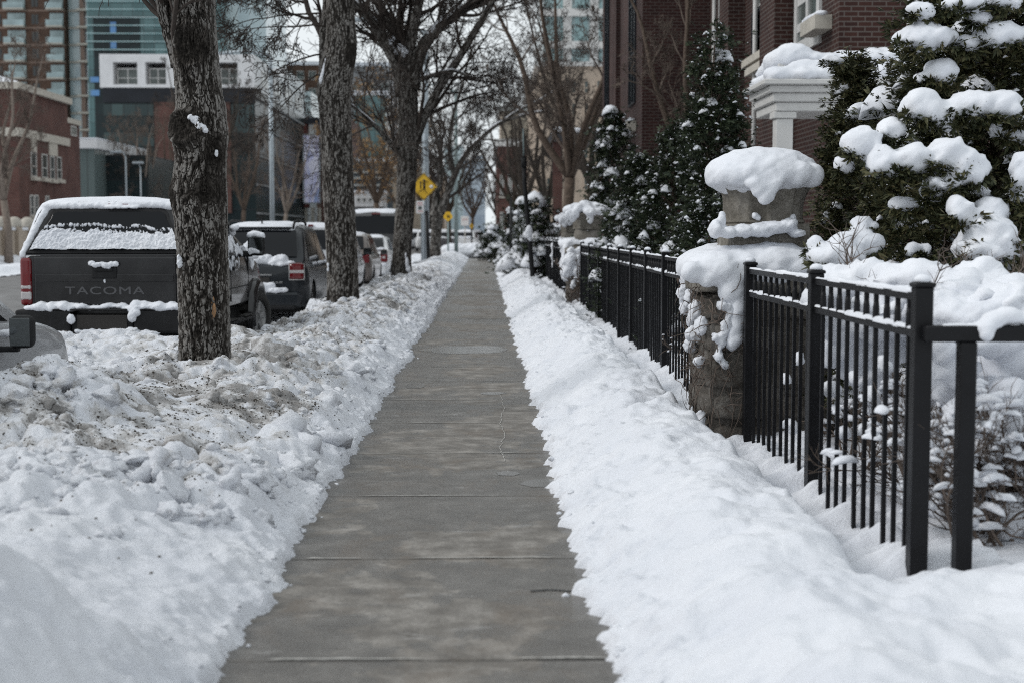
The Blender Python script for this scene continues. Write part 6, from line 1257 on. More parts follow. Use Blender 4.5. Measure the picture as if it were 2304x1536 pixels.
Y = 98.; t = thing('warning_sign', 'small distant yellow sign past the white square sign', 'sign', (xat(1061, Y), Y, 0), 0, 'yellow warning signs'); c = at(1061, 509, Y); k = Y / 3200; pl = plate(Q([(0, -7), (5, 0), (0, 7), (-5, 0)]), Y, Y + .03, 'panel', 'sign_yellow', t); b = MB(); q = Q([(-1.2, -2.5), (1.2, 2.5)]); b.box(q[0][0], q[1][0], Y - .006, Y - .0005, q[1][1], q[0][1]); b.build('symbol', M['sign_black'], pl); pole(t, c.x, Y + .08, -.1, c.z, .05, 'dark_panel')
def cobra(u, vb, vt, Y, lab, side=-1, r=.09, mat='galv', arm=1.5):
    x = xat(u, Y); zt = zat(vt, Y); t = thing('street_lamp', lab, 'lamp', (x, Y, 0), 0, 'street lamps across the road'); pole(t, x, Y, 0, zt - .3, r, mat)
    MB().tube([(x, Y, zt - .35), (x + side * .12, Y, zt - .1), (x + side * arm * .5, Y, zt + .06), (x + side * arm, Y, zt)], [r * .7, r * .6, r * .5, r * .5], 8).build('arm', M[mat], t); MB().box(x + side * arm - .35, x + side * arm + .35, Y - .13, Y + .13, zt - .1, zt + .03).build('lamp_head', M['galv'], t, bevel=.04)
cobra(286, 480, 342, 88, 'curved grey street lamp in front of the dark glass wall', -1, .06, 'galv', .6); cobra(319, 480, 366, 92, 'smaller curved street lamp just beside the first one', -1, .045, 'galv', .15)
cobra(613, 490, 120, 70, 'tall pale blue-grey lamp pole between the first two street trunks', -1, .12, 'galv', 2.2)
# ------------------------------------------------------------------ parked vehicles (local frame: rear bumper at y=0, nose at y=L, ground at z=0)
ROAD = -.150
def interp(tab, y): xs = [a for a, _ in tab]; return float(np.interp(y, xs, [c for _, c in tab]))
def smooth_interp(tab, y, wd=.12): return sum(interp(tab, y + o * wd) * k for o, k in ((-1, .25), (0, .5), (1, .25)))
def boolean_cut(me, cutters):
    t = bpy.data.objects.new('t', me); COL.objects.link(t); cs = []
    for c in cutters:
        m = t.modifiers.new('b', 'BOOLEAN'); m.operation = 'DIFFERENCE'; m.solver = 'EXACT'; o = c.build('cut', None); cs.append(o); m.object = o
    out = evaluated(t); bpy.data.objects.remove(t)
    for o in cs: bpy.data.objects.remove(o)
    return out
def wheel(par, x, y, r, wd, side, steer=0, cover=None, snow=0):
    """tyre > rim, set at a hub"""
    b = MB(); s = side
    b.lathe([(r * .62, -wd / 2), (r * .80, -wd / 2), (r * .95, -wd * .46), (r, -wd * .36), (r, wd * .36), (r * .95, wd * .46), (r * .80, wd / 2), (r * .62, wd / 2), (r * .62, -wd / 2)], (0, 0, 0), 40, axis='x', cap=False)
    for k in range(30):      # tread blocks
        a = k * 2 * math.pi / 30; 
        for sx in (-.3, .12): b.add([(sx * wd + i * .18 * wd, (r + .008 * q) * math.cos(a + j * .11), (r + .008 * q) * math.sin(a + j * .11)) for q in (0, 1) for j in (0, 1) for i in (0, 1)], [(0, 1, 3, 2), (4, 5, 7, 6), (0, 1, 5, 4), (1, 3, 7, 5), (3, 2, 6, 7), (2, 0, 4, 6)])
    w_ = b.build('wheel', M['rubber'], par, world=False); w_.location = (x, y, r); w_.rotation_euler = (0, 0, steer)
    b = MB(); o = s * wd * .40
    b.lathe([(r * .02, o * .72), (r * .18, o * .9), (r * .2, o * .70), (r * .50, o * .35), (r * .60, o * .9), (r * .66, o * 1.12), (r * .67, o), (r * .60, o * .3), (.02, 0)], (0, 0, 0), 40, axis='x')
    for k in range(6):
        a = k * math.pi / 3 + .2; ca, sa = math.cos(a), math.sin(a); q = [(.16, .10), (.62, .075)]; V_ = []
        for rr, hw in q:
            for sg in (-1, 1):
                for dx in (.62, 1.0): V_.append((o * dx, r * (rr * ca - sg * hw * sa), r * (rr * sa + sg * hw * ca)))
        b.add(V_, [(0, 1, 3, 2), (4, 6, 7, 5), (0, 4, 5, 1), (2, 3, 7, 6), (1, 5, 7, 3), (0, 2, 6, 4)])
    b.build('rim', M['rim'], w_, world=False)
    return w_
class Car:
    def __init__(s, name, label, cat, L, W, low, gh, mats, wheels, r=.33, zb=.22, roofw=.62, end=.10, group='vehicles parked along the kerb', z_sh=None, tumble=.72, plan=None, ghx=None, zf=.04):
        """low: (y, height) of belt line / bonnet / deck; gh: (y, roof height) of glasshouse"""
        s.t = thing(name, label, cat, (0, 0, 0), 0, group); s.L, s.W, s.low, s.gh, s.m = L, W, low, gh, mats; s.roofw = roofw
        n = 34; hw = W / 2; rows = []; ys = np.concatenate([np.linspace(0, .5, 9), np.linspace(.5, L - .6, 16)[1:], np.linspace(L - .6, L, 10)[1:]])
        def pw(y):   # plan: half width, rounded at both ends
            a = 1 - .16 * max(0, 1 - y / .32) ** 2.2 - .30 * max(0, 1 - (L - y) / .75) ** 2.2; return hw * a
        s.pw = pw
        for y in ys:
            q = pw(y); zt = smooth_interp(low, y); zl = zb + .14 * max(0, 1 - y / .30) ** 2 + .06 * max(0, 1 - (L - y) / .5) ** 2
            zt2 = zt; zm = zl + (zt - zl) * .45
            prof = [(0, zl), (q * .80, zl), (q * .95, zl + .05), (q * .985, zl + .14), (q, zm), (q * .995, zm + (zt - zm) * .45), (q * .965, zt - .05), (q * .93, zt - .012), (q * .84, zt + .01), (q * .4, zt + zf), (0, zt + zf * 1.1)]
            rows.append([(x, y, z) for x, z in prof] + [(-x, y, z) for x, z in prof[-2:0:-1]])
        b = MB(); b.grid(rows, close=True); m = len(rows[0]); b.f += [tuple(range(m - 1, -1, -1)), tuple((len(rows) - 1) * m + k for k in range(m))]; b.sm += [True, True]
        o = b.build('t', None, sub=1); me = o.data; bpy.data.objects.remove(o)
        cut = []
        for wy in wheels:
            for sd_ in (-1, 1): c = MB(); c.lathe([(r * 1.17, -.25), (r * 1.17, .25)], (sd_ * hw * .92, wy, r), 40, axis='x'); cut.append(c)
        me = boolean_cut(me, cut); me.polygons.foreach_set('use_smooth', np.ones(len(me.polygons), bool)); 
        s.body = link('body', me, M[mats], s.t, world=False)
        bm = bmesh.new(); bm.from_mesh(me); 
        for e in bm.edges:
            if len(e.link_faces) == 2 and e.calc_face_angle(0) > .6: e.smooth = False
        bm.to_mesh(me); bm.free()
        MB().box(-hw * .80, hw * .80, .35, L - .4, zb * .75, zb + .3).build('underbody', M['under'], s.t, world=False)
        for wy in wheels:
            for sd_ in (-1, 1): wheel(s.t, sd_ * (hw - .125), wy, r, .22, sd_)
        # glasshouse
        y0, y1 = gh[0][0], gh[-1][0]; gy = sorted(set([float(q) for q in np.linspace(y0, y1, 30)] + [a for a, _ in gh])); s.gy = gy; rows = []
        for y in gy:
            zr = smooth_interp(gh, y, .06) if gh[0][0] + .1 < y < gh[-1][0] - .1 else interp(gh, y); zbelt = interp(low, y) - .03; h = max(.001, zr - zbelt); f = min(1, h / (max(z for _, z in gh) - zbelt))
            wb = pw(y) * .93; wt = wb + (hw * roofw * 1.22 - wb) * min(1, f) * tumble
            prof = [(wb, zbelt), (wb + (wt - wb) * .5, zbelt + h * .46), (wt, zbelt + h * .86), (wt * .95, zbelt + h * .95), (wt * .82, zbelt + h * .99), (wt * .4, zbelt + h + .012 * f), (0, zbelt + h + .016 * f)]
            rows.append([(x, y, z) for x, z in prof] + [(-x, y, z) for x, z in prof[-2::-1]])
        s.rows = rows; b = MB(); b.grid(rows); s.roof = b.build('roof', M[mats], s.t, world=False)
    def row(s, y):
        i = int(np.searchsorted(s.gy, y)); i = min(max(1, i), len(s.gy) - 1); f = (y - s.gy[i - 1]) / (s.gy[i] - s.gy[i - 1]); a, c = s.rows[i - 1], s.rows[i]; return [tuple(p + (q - p) * f for p, q in zip(u_, v_)) for u_, v_ in zip(a, c)]
    def side_pt(s, y, t, sd_, off):
        r = s.row(y); p = [r[0], r[1], r[2]]; k = t / .86; 
        q = [p[0][j] + (p[1][j] - p[0][j]) * min(1, t / .46) if t < .46 else p[1][j] + (p[2][j] - p[1][j]) * (t - .46) / .40 for j in range(3)]
        return ((q[0] + off) * sd_, q[1], q[2] + off * .3)
    def side_glass(s, y0, y1, t0=.10, t1=.80, slant0=0, slant1=0, mat='glass', name='side_window', sides=(1, -1), off=.006):
        for sd_ in sides:
            rows = []
            for i in range(9):
                r = []
                for j in range(7): t = t0 + (t1 - t0) * j / 6; a = y0 + slant0 * j / 6; c = y1 + slant1 * j / 6; r.append(s.side_pt(a + (c - a) * i / 8, t, sd_, off))
                rows.append(r)
            MB().grid(rows).build(name, M[mat], s.t, world=False, recalc=False)
    def end_glass(s, y0, y1, wf=.80, name='rear_window', sgn=-1, off=.008, mat='glass'):
        """glass on the sloping rear (or the windscreen) between two stations"""
        rows = []
        for i in range(7):
            y = y0 + (y1 - y0) * i / 6; r = s.row(y); z = r[6][2]; z = r[5][2]; wt = r[3][0] * wf; dz = s.row(min(y + .02, s.gy[-1]))[6][2] - s.row(max(y - .02, s.gy[0]))[6][2]; nrm = Vector((0, -dz, .04)).normalized()
            rows.append([(wt * q, y + nrm.y * (off + .012), r[6][2] - .006 * abs(q) + nrm.z * (off + .012)) for q in np.linspace(-1, 1, 11)])
        return MB().grid(rows).build(name, M[mat], s.t, world=False, recalc=False)
    def box(s, name, mat, x0, x1, y0, y1, z0, z1, both=False, bevel=.015, par=None):
        for sg in ((1, -1) if both else (1,)):
            b = MB(); b.box(min(x0 * sg, x1 * sg), max(x0 * sg, x1 * sg), y0, y1, z0, z1); o = b.build(name, M[mat], par or s.t, world=False, bevel=bevel)
        return o
    def mirrors(s, y, z, x, w_=.17, h=.13, mat=None, sides=(1, -1), snow=False):
        for sg in sides:
            b = MB(); b.box(-.0, w_, -.06, .05, -h / 2, h / 2); o = b.build('mirror', M[mat or s.m], s.t, world=False, bevel=.048, seg=4); o.location = (x if sg > 0 else -x - w_, y, z)
            b = MB(); b.box(.016, w_ - .016, -.064, -.058, -h / 2 + .016, h / 2 - .016); b.build('mirror_glass', M['mirror'], o, world=False, bevel=.03, seg=3); b = MB(); b.box(-.1 if sg > 0 else w_ - .05, .05 if sg > 0 else w_ + .1, -.015, .04, -h / 2 - .025, -h / 2 + .01); b.build('mirror_arm', M['plastic'], o, world=False, bevel=.01)
            if snow: blob('mirror_snow', [(w_ * (.2 + .2 * i), 0, h / 2 + .015, .05, .06, .045) for i in range(4)], M['snow_soft'], o, vox=.012, amp=.01, freq=14, world=False, smooth=3)
    def snow(s, parts, vox=.03, amp=.015, seed=1, name='snow', mat='snow_soft', freq=6, smooth=6): return blob(name, parts, M[mat], s.t, vox=vox, amp=amp, freq=freq, seed=seed, smooth=smooth, world=False)
    def roof_snow(s, y0, y1, th=.05, seed=1, cover=.86):
        ys = np.linspace(y0, y1, 26); xs = np.linspace(-cover, cover, 15); top = []; 
        V = []
        for y in ys:
            r = s.row(y); wt = r[3][0]; line = []
            for q in xs:
                edge = min(1, (1 - abs(q) / cover) * 5) * min(1, (y - y0) / .1 + .05) * min(1, (y1 - y) / .1 + .05); z = np.interp(abs(q) * wt, [0, r[5][0], r[4][0], r[3][0]], [r[6][2], r[5][2], r[4][2], r[3][2]])
                line.append((q * wt, y, z - .006 + edge * th * (1 + .5 * float(fbm(np.array([q * 2 + seed]), np.array([y * 1.5]), 3, seed)[0]))))
            V.append(line)
        MB().grid(V).build('snow', M['snow_soft'], s.t, world=False, recalc=False)
    def place(s, xr, yr): s.t.location = (xr - s.W / 2, yr, ROAD)
def ellip(x0, x1, n, y, z, rx, ry, rz, wob=.2, seed=0):
    R = random.Random(seed); return [(x0 + (x1 - x0) * i / (n - 1), y + R.uniform(-1, 1) * ry * wob, z + R.uniform(-1, 1) * rz * wob, rx, ry * R.uniform(.8, 1.2), rz * R.uniform(.7, 1.3)) for i in range(n)]
# ---- dark wagon
c = Car('station_wagon', 'dark slate station wagon with roof rails and a white-banded red tail lamp', 'car', 4.6, 1.84, [(0, .92), (.10, 1.0), (.5, 1.03), (3.2, 1.0), (3.6, .98), (4.2, .86), (4.6, .62)],
        [(.10, 1.0), (.28, 1.16), (.70, 1.59), (.98, 1.69), (1.8, 1.72), (2.6, 1.68), (3.65, 1.0)], 'suv_paint', (.86, 3.62), .345, .24)
c.end_glass(.26, .70, .88); c.side_glass(.80, 1.2, .1, .74, .14, -.02); c.side_glass(1.22, 2.1, .1, .8); c.side_glass(2.18, 3.1, .1, .8, .0, -.42); c.end_glass(2.72, 3.52, .92, 'windscreen', 1)
c.box('spoiler', 'suv_paint', -.54, .54, .66, .90, 1.635, 1.672)
for sg in (1, -1): MB().tube([(sg * .56, .82, 1.63), (sg * .575, .92, 1.75), (sg * .585, 1.25, 1.785), (sg * .585, 2.1, 1.775), (sg * .575, 2.5, 1.74), (sg * .56, 2.6, 1.67)], .022, 8).build('roof_rail', M['plastic'], c.t, world=False)
for sg in (1, -1):
    o = MB().box(-.135, .135, -.03, .22, -.15, .15).build('tail_lamp', M['lamp_red'], c.t, world=False, bevel=.065, seg=4); o.location = (sg * .725, .028, .90); o.rotation_euler = (0, 0, sg * .12)
    MB().box(-.138, .138, -.033, .18, -.028, .028).build('clear_band', M['lamp_clear'], o, world=False, bevel=.01)
    b = MB(); b.tube([(-.13, -.03, -.14), (-.13, -.03, .14), (.13, -.03, .14), (.13, -.03, -.14), (-.13, -.03, -.14)], .010, 6); b.build('trim', M['rim'], o, world=False)
c.box('bumper', 'suv_paint', -.80, .80, -.05, .3, .30, .56, bevel=.06); c.box('bumper_trim', 'plastic', -.70, .70, -.045, .2, .25, .33, bevel=.03); c.box('licence_plate', 'plate', -.26, .26, -.012, .02, .66, .80, bevel=.005)
c.box('handle', 'chrome', -.30, .30, -.014, .02, .83, .855, bevel=.006); b = MB(); b.lathe([(.05, -.006), (.05, .006)], (0, 0, 0), 20); b.v = [(x, -.004 + zq, .93 + y) for x, y, zq in b.v]; b.build('emblem', M['chrome'], c.t, world=False)
for i, (x0, wd_) in enumerate(((.30, .05), (.365, .05), (.43, .06))): c.box('badge', 'chrome', x0, x0 + wd_, -.008, .02, .70, .728, bevel=.004)
c.mirrors(3.15, 1.06, .95, snow=True); c.roof_snow(.74, 2.6, .05, 3)
b = MB(); b.tube([(0, .95, 1.70), (0, .88, 1.82)], [.02, .008], 8); b.build('antenna', M['plastic'], c.t, world=False)
c.snow(ellip(-.66, .46, 14, .17, 1.07, .11, .09, .085, .3, 2) + ellip(.3, .62, 5, .13, 1.03, .08, .07, .05, .3, 3) + ellip(-.6, -.2, 6, .33, 1.2, .12, .08, .12, .3, 4) + ellip(-.2, -.12, 3, .46, 1.36, .06, .06, .08, .3, 7), .022, .02, 4, freq=9, smooth=3)
c.snow(ellip(-.7, .5, 14, -.02, .585, .1, .06, .045, .3, 5) + ellip(-.3, .28, 7, -.02, .66, .09, .035, .06, .3, 6), .02, .015, 5, freq=9, smooth=3)
c.snow([(.90, 1.0 + .25 * i, 1.02, .035, .12, .03) for i in range(9) if i % 4 != 2], .018, .012, 6, freq=10, smooth=2)
c.place(-3.06, 24.6)
# ---- silver minivan
c = Car('minivan', 'silver minivan with a snowy roof and a round-cornered mirror, behind the second trunk', 'car', 4.9, 1.86, [(0, .95), (.1, 1.02), (3.4, 1.02), (3.9, .98), (4.5, .82), (4.9, .55)], [(.08, 1.02), (.18, 1.2), (.42, 1.62), (.62, 1.72), (2.4, 1.75), (3.0, 1.68), (4.05, 1.0)], 'silver_paint', (.95, 3.95), .34, .24)
c.end_glass(.17, .42, .9); c.side_glass(.6, 1.5, .1, .8, .08, 0); c.side_glass(1.58, 2.5, .1, .8); c.side_glass(2.58, 3.55, .1, .8, 0, -.5); c.end_glass(3.1, 3.95, .92, 'windscreen', 1)
for sg in (1, -1):
    o = MB().box(-.09, .09, -.03, .14, -.22, .22).build('tail_lamp', M['lamp_red'], c.t, world=False, bevel=.04); o.location = (sg * .78, .03, 1.0)
b = MB(); b.box(-.06, .06, .5, .56, 1.70, 1.745); b.build('brake_lamp', M['lamp_red'], c.t, world=False, bevel=.01)
for sg in (1, -1): MB().tube([(sg * .58, .7, 1.72), (sg * .59, .8, 1.79), (sg * .595, 2.4, 1.81), (sg * .58, 2.5, 1.74)], .02, 8).build('roof_rail', M['chrome'], c.t, world=False)
c.box('bumper', 'silver_paint', -.80, .80, -.05, .3, .32, .56, bevel=.06); c.box('licence_plate', 'plate', -.26, .26, -.012, .02, .70, .84, bevel=.005); c.mirrors(3.45, 1.1, .94, .20, .17, 'plastic'); c.roof_snow(.5, 3.0, .05, 4)
c.box('door_handle', 'chrome', .925, .945, 1.9, 2.08, .93, .96, True, .006); c.box('door_handle', 'chrome', .925, .945, 2.8, 2.98, .93, .96, True, .006)
c.snow([(.90, .8 + .3 * i, .99, .04, .15, .035) for i in range(9)], .02, .012, 6, freq=10, smooth=2); c.place(-3.03, 31.9)
# ---- bronze hatchback
c = Car('hatchback', 'bronze-grey hatchback tucked between the silver minivan and the white sedan', 'car', 4.3, 1.78, [(0, .88), (.1, .95), (3.0, .95), (3.4, .9), (4.0, .78), (4.3, .52)], [(.08, .95), (.2, 1.12), (.55, 1.46), (.8, 1.52), (2.0, 1.53), (2.4, 1.48), (3.4, .92)], 'bronze_paint', (.75, 3.4), .32, .22)
c.end_glass(.2, .53, .88); c.side_glass(.8, 1.6, .1, .8, .1, 0); c.side_glass(1.68, 2.8, .1, .8, 0, -.5); c.end_glass(2.5, 3.3, .9, 'windscreen', 1)
for sg in (1, -1): o = MB().box(-.1, .1, -.03, .14, -.12, .12).build('tail_lamp', M['lamp_red'], c.t, world=False, bevel=.03); o.location = (sg * .72, .03, .86)
c.box('bumper', 'bronze_paint', -.76, .76, -.05, .3, .30, .52, bevel=.06); c.box('licence_plate', 'plate', -.26, .26, -.012, .02, .64, .78, bevel=.005); c.mirrors(2.9, 1.0, .91, .19, .15, 'bronze_paint'); c.roof_snow(.62, 2.3, .05, 5)
c.place(-3.02, 38.0)
# ---- white sedan
c = Car('sedan', 'white sedan with a tall red tail lamp beside the third trunk', 'car', 4.6, 1.78, [(0, .86), (.12, .96), (.8, 1.0), (3.2, .93), (3.6, .9), (4.3, .74), (4.6, .5)], [(.55, .98), (1.1, 1.34), (1.45, 1.41), (2.3, 1.43), (2.7, 1.37), (3.5, .9)], 'white_car', (.95, 3.6), .32, .22)
c.end_glass(.62, 1.2, .88); c.side_glass(1.15, 1.9, .1, .8, .25, 0); c.side_glass(1.97, 3.0, .1, .8, 0, -.45); c.end_glass(2.72, 3.42, .9, 'windscreen', 1)
for sg in (1, -1): o = MB().box(-.11, .11, -.03, .2, -.17, .17).build('tail_lamp', M['lamp_red'], c.t, world=False, bevel=.04); o.location = (sg * .72, .03, .80); MB().box(-.05, .05, -.034, 0, -.06, .02).build('clear_lens', M['lamp_clear'], o, world=False, bevel=.01)
c.box('bumper', 'white_car', -.78, .78, -.06, .3, .28, .54, bevel=.06); c.box('licence_plate', 'plate', -.26, .26, -.012, .02, .70, .84, bevel=.005); c.mirrors(2.95, .98, .90, .18, .13); c.roof_snow(1.2, 2.7, .05, 6)
c.snow(ellip(-.7, .7, 10, -.02, .56, .12, .06, .04, .3, 5) + ellip(-.6, .6, 9, .35, 1.02, .14, .25, .06, .2, 6), .025, .02, 5); c.place(-2.98, 44.3)
# ---- black van
c = Car('van', 'tall black van seen from behind, its big rear window dark under a rim of snow', 'van', 5.4, 2.0, [(0, 1.15), (.08, 1.25), (4.3, 1.25), (4.6, 1.15), (5.1, 1.0), (5.4, .6)], [(.06, 1.25), (.10, 1.5), (.22, 2.20), (.40, 2.34), (3.2, 2.36), (3.7, 2.25), (4.7, 1.18)], 'black_van', (1.0, 4.3), .38, .30, .80, tumble=.85)
c.end_glass(.10, .22, .93); c.side_glass(.5, 1.9, .1, .8); c.side_glass(2.0, 3.2, .1, .8); c.side_glass(3.3, 4.2, .1, .8, 0, -.4)
for sg in (1, -1): o = MB().box(-.07, .07, -.03, .1, -.24, .24).build('tail_lamp', M['lamp_red'], c.t, world=False, bevel=.03); o.location = (sg * .86, .03, 1.02)
b = MB(); b.box(-.16, .16, .26, .34, 2.20, 2.25); b.build('brake_lamp', M['lamp_red'], c.t, world=False, bevel=.01); c.box('bumper', 'plastic', -.88, .88, -.08, .3, .38, .62, bevel=.05); c.box('licence_plate', 'plate', -.26, .26, -.015, .02, .85, .99, bevel=.005); c.roof_snow(.3, 3.4, .06, 8, .95); c.mirrors(4.0, 1.4, 1.0, .2, .26, 'plastic')
c.place(-2.96, 51.5)
# ---- silver saloon at the left edge
c = Car('sedan', 'silver sedan nosing in behind the snow heap, its black mirror folded out', 'car', 4.7, 1.80, [(0, .95), (.12, 1.05), (.8, 1.09), (3.0, 1.03), (3.4, 1.01), (3.9, .95), (4.35, .84), (4.7, .58)], [(.6, 1.02), (1.2, 1.38), (1.5, 1.45), (2.2, 1.46), (2.6, 1.40), (3.45, .93)], 'silver_paint', (.95, 3.72), .33, .20)
c.end_glass(.68, 1.25, .88); c.side_glass(1.15, 1.9, .1, .8, .25, 0); c.side_glass(1.97, 3.0, .1, .8, 0, -.45); c.end_glass(2.65, 3.38, .9, 'windscreen', 1)
for sg in (1, -1):
    o = MB().box(-.1, .1, -.03, .2, -.1, .1).build('tail_lamp', M['lamp_red'], c.t, world=False, bevel=.03); o.location = (sg * .74, .03, .84); o = MB().box(-.14, .14, -.3, .1, -.07, .08).build('headlamp', M['lamp_clear'], c.t, world=False, bevel=.04); o.location = (sg * .62, 4.48, .62)
c.box('bumper', 'silver_paint', -.78, .78, 4.45, 4.74, .24, .46, bevel=.07); c.box('licence_plate', 'plate', -.26, .26, -.012, .02, .70, .84, bevel=.005)
c.mirrors(2.70, .975, .952, .155, .205, 'plastic'); c.roof_snow(1.3, 2.6, .05, 9)
c.snow([(.0 + .12 * i - .5, 3.55 + .03 * (i % 3), .96 + .01 * (i % 2), .11, .14, .035) for i in range(10)] + [(.86, 2.3 + .2 * i, .955, .035, .14, .03) for i in range(6)], .02, .015, 8, freq=9, smooth=3)
c.place(-3.02, 6.22)
# ---- far cars past the crossing
c = Car('parked_car', 'small far-off car under snow in the row beyond the crossing', 'car', 4.4, 1.78, [(0, .88), (.1, .95), (3.2, .95), (3.5, .9), (4.1, .76), (4.4, .5)], [(.5, .96), (.95, 1.4), (1.3, 1.46), (2.2, 1.47), (2.6, 1.4), (3.4, .92)], 'grey_car', (.85, 3.5), .32, .22, group='snowy cars far beyond the crossing')
c.end_glass(.55, .98, .88); c.side_glass(1.1, 2.9, .1, .8, .2, -.5); c.roof_snow(.9, 2.7, .12, 10); c.snow(ellip(-.6, .6, 8, .3, 1.0, .16, .3, .08, .2, 6) + ellip(-.6, .6, 8, 3.9, .88, .16, .35, .07, .2, 7), .04, .03, 5); c.place(-2.6, 96)
far = c.t
for i, (u, y, rz, mt) in enumerate(((962, 104, .05, 'white_car'), (985, 112, 0, 'silver_paint'), (1004, 101, .1, 'grey_car'), (1022, 118, 0, 'red_car'), (1042, 108, -.1, 'white_car'), (1062, 124, 0, 'grey_car'), (1078, 134, .3, 'silver_paint'), (952, 128, 0, 'grey_car'))):
    o = far if i == 2 else copy_tree(far); o.location = (xat(u, y), y, -.05); o.rotation_euler = (0, 0, rz + 1.57 * (i % 2))
    if i != 2:
        for ch in children(o):
            if ch.name.split('.')[0] in ('body', 'roof') : ch.data = ch.data.copy(); ch.data.materials[0] = M[mt]
    o['label'] = 'small far-off car under snow beyond the crossing'
# ---- the pickup
L, W = 5.45, 1.84; hw = W / 2
t = thing('pickup_truck', 'charcoal pickup truck with a snow-topped canopy and lettered tailgate', 'pickup truck', (0, 0, 0), 0, 'vehicles parked along the kerb')
def B(name, mat, par=None, bevel=.012, seg=2, **k):
    def f(*boxes):
        b = MB()
        for q in boxes: b.box(*q)
        return b.build(name, M[mat], par or t, world=False, bevel=bevel, seg=seg, **k)
    return f
rows = []; ys = [0.0, .02, .06, .3, .8, 1.3, 1.85, 1.9, 1.95, 2.4, 3.0, 3.5, 3.9, 4.3, 4.7, 5.0, 5.2, 5.35, 5.45]
for y in ys:
    q = hw * (.965 if y < 1.9 else .975) * (1 - .015 * max(0, 1 - y / .05)) * (1 - .22 * max(0, 1 - (L - y) / .55) ** 2); zt = interp([(0, 1.33), (1.88, 1.33), (1.95, 1.33), (3.7, 1.30), (3.95, 1.26), (4.7, 1.20), (5.15, 1.10), (5.35, .98), (5.45, .86)], y); zl = .60 if y < 5.2 else .66
    prof = [(0, zl), (q * .93, zl), (q * .975, zl + .05), (q, zl + .22), (q * 1.0, zt - .28), (q * .985, zt - .12), (q * .97, zt - .03), (q * .93, zt - .002), (q * .8, zt + .004), (0, zt + (.012 if y < 3.9 else .04))]
    rows.append([(x, y, z) for x, z in prof] + [(-x, y, z) for x, z in prof[-2:0:-1]])
b = MB(); b.grid(rows, close=True); m_ = len(rows[0]); b.f += [tuple(range(m_ - 1, -1, -1)), tuple((len(rows) - 1) * m_ + k for k in range(m_))]; b.sm += [False, True]
o = b.build('t', None); me = o.data; bpy.data.objects.remove(o); cut = []
WY = (1.15, 4.52)
for wy in WY:
    for sg in (-1, 1): q = MB(); q.lathe([(.47, -.3), (.47, .3)], (sg * hw, wy, .39), 48, axis='x'); cut.append(q)
me = boolean_cut(me, cut); bm = bmesh.new(); bm.from_mesh(me)
for f in bm.faces: f.smooth = True
for e in bm.edges:
    if len(e.link_faces) == 2 and e.calc_face_angle(0) > .5: e.smooth = False
bm.to_mesh(me); bm.free(); link('body', me, M['truck_paint'], t, world=False)
for wy in WY:
    for sg in (-1, 1): wheel(t, sg * (hw - .09), wy, .39, .26, sg, -.34 * (wy > 3))
    for sg in (-1, 1):       # flared arches
        rows = []
        for k in range(25):
            a = math.pi * (-.06 + 1.12 * k / 24); ca, sa = math.cos(a), math.sin(a); rows.append([(sg * (hw - .04), wy + .57 * ca, .39 + .57 * sa), (sg * (hw + .015), wy + .55 * ca, .39 + .55 * sa), (sg * (hw + .06), wy + .50 * ca, .39 + .50 * sa), (sg * (hw + .055), wy + .455 * ca, .39 + .455 * sa), (sg * (hw - .12), wy + .45 * ca, .39 + .45 * sa)])
        MB().grid(rows).build('fender_flare', M['truck_paint'], t, world=False)
B('chassis', 'under')((-.72, .72, .25, 5.0, .36, .598))
# tailgate: a raised panel with a stepped crease, lettering and a handle
tg = B('tailgate', 'truck_paint', bevel=.018, seg=3)((-.765, .765, -.035, .05, .80, 1.322))
B('tailgate_crease', 'truck_paint', tg, bevel=.008)((-.75, .75, -.046, -.030, 1.05, 1.135))
hd = B('tailgate_handle', 'plastic', tg, bevel=.02, seg=3)((-.135, .135, -.062, -.03, 1.085, 1.245)); B('handle_grip', 'plastic', hd, bevel=.012)((-.10, .10, -.085, -.060, 1.165, 1.225))
cv = bpy.data.curves.new('letters', 'FONT'); cv.body = 'TACOMA'; cv.size = .118; cv.extrude = .004; cv.bevel_depth = .001; cv.align_x = 'CENTER'; cv.space_character = 1.12
to = bpy.data.objects.new('t', cv); COL.objects.link(to); me = evaluated(to); bpy.data.objects.remove(to); bpy.data.curves.remove(cv)
xs = [v.co.x for v in me.vertices]; sc = .86 / (max(xs) - min(xs)); me.transform(Matrix.Translation((0, -.037, .915)) @ Matrix.Rotation(rad(90), 4, 'X') @ Matrix.Scale(sc, 4, (1, 0, 0))); lt = link('lettering', me, M['letter'], tg, world=False)
for sg in (1, -1):
    o = MB().box(-.062, .062, -.03, .12, -.26, .26).build('tail_lamp', M['lamp_red'], t, world=False, bevel=.035, seg=3); o.location = (sg * .855, -.005, 1.05); MB().box(-.058, .058, -.034, .1, -.20, -.10).build('clear_lens', M['lamp_clear'], o, world=False, bevel=.02); MB().box(-.056, .056, -.033, .1, -.085, -.03).build('reverse_lens', M['lamp_clear'], o, world=False, bevel=.02)
bp = B('rear_bumper', 'plastic', bevel=.03, seg=3)((-.93, -.34, -.20, .12, .50, .755), (.34, .93, -.20, .12, .50, .755), (-.338, .338, -.17, .12, .50, .70))
B('bumper_step', 'plastic', bp, bevel=.01)((-.55, .55, -.205, -.02, .745, .765)); B('licence_plate', 'plate', bp, bevel=.006)((-.27, .27, -.182, -.171, .545, .70)); B('hitch', 'under', bp, bevel=.01)((-.1, .1, -.15, .1, .40, .495))
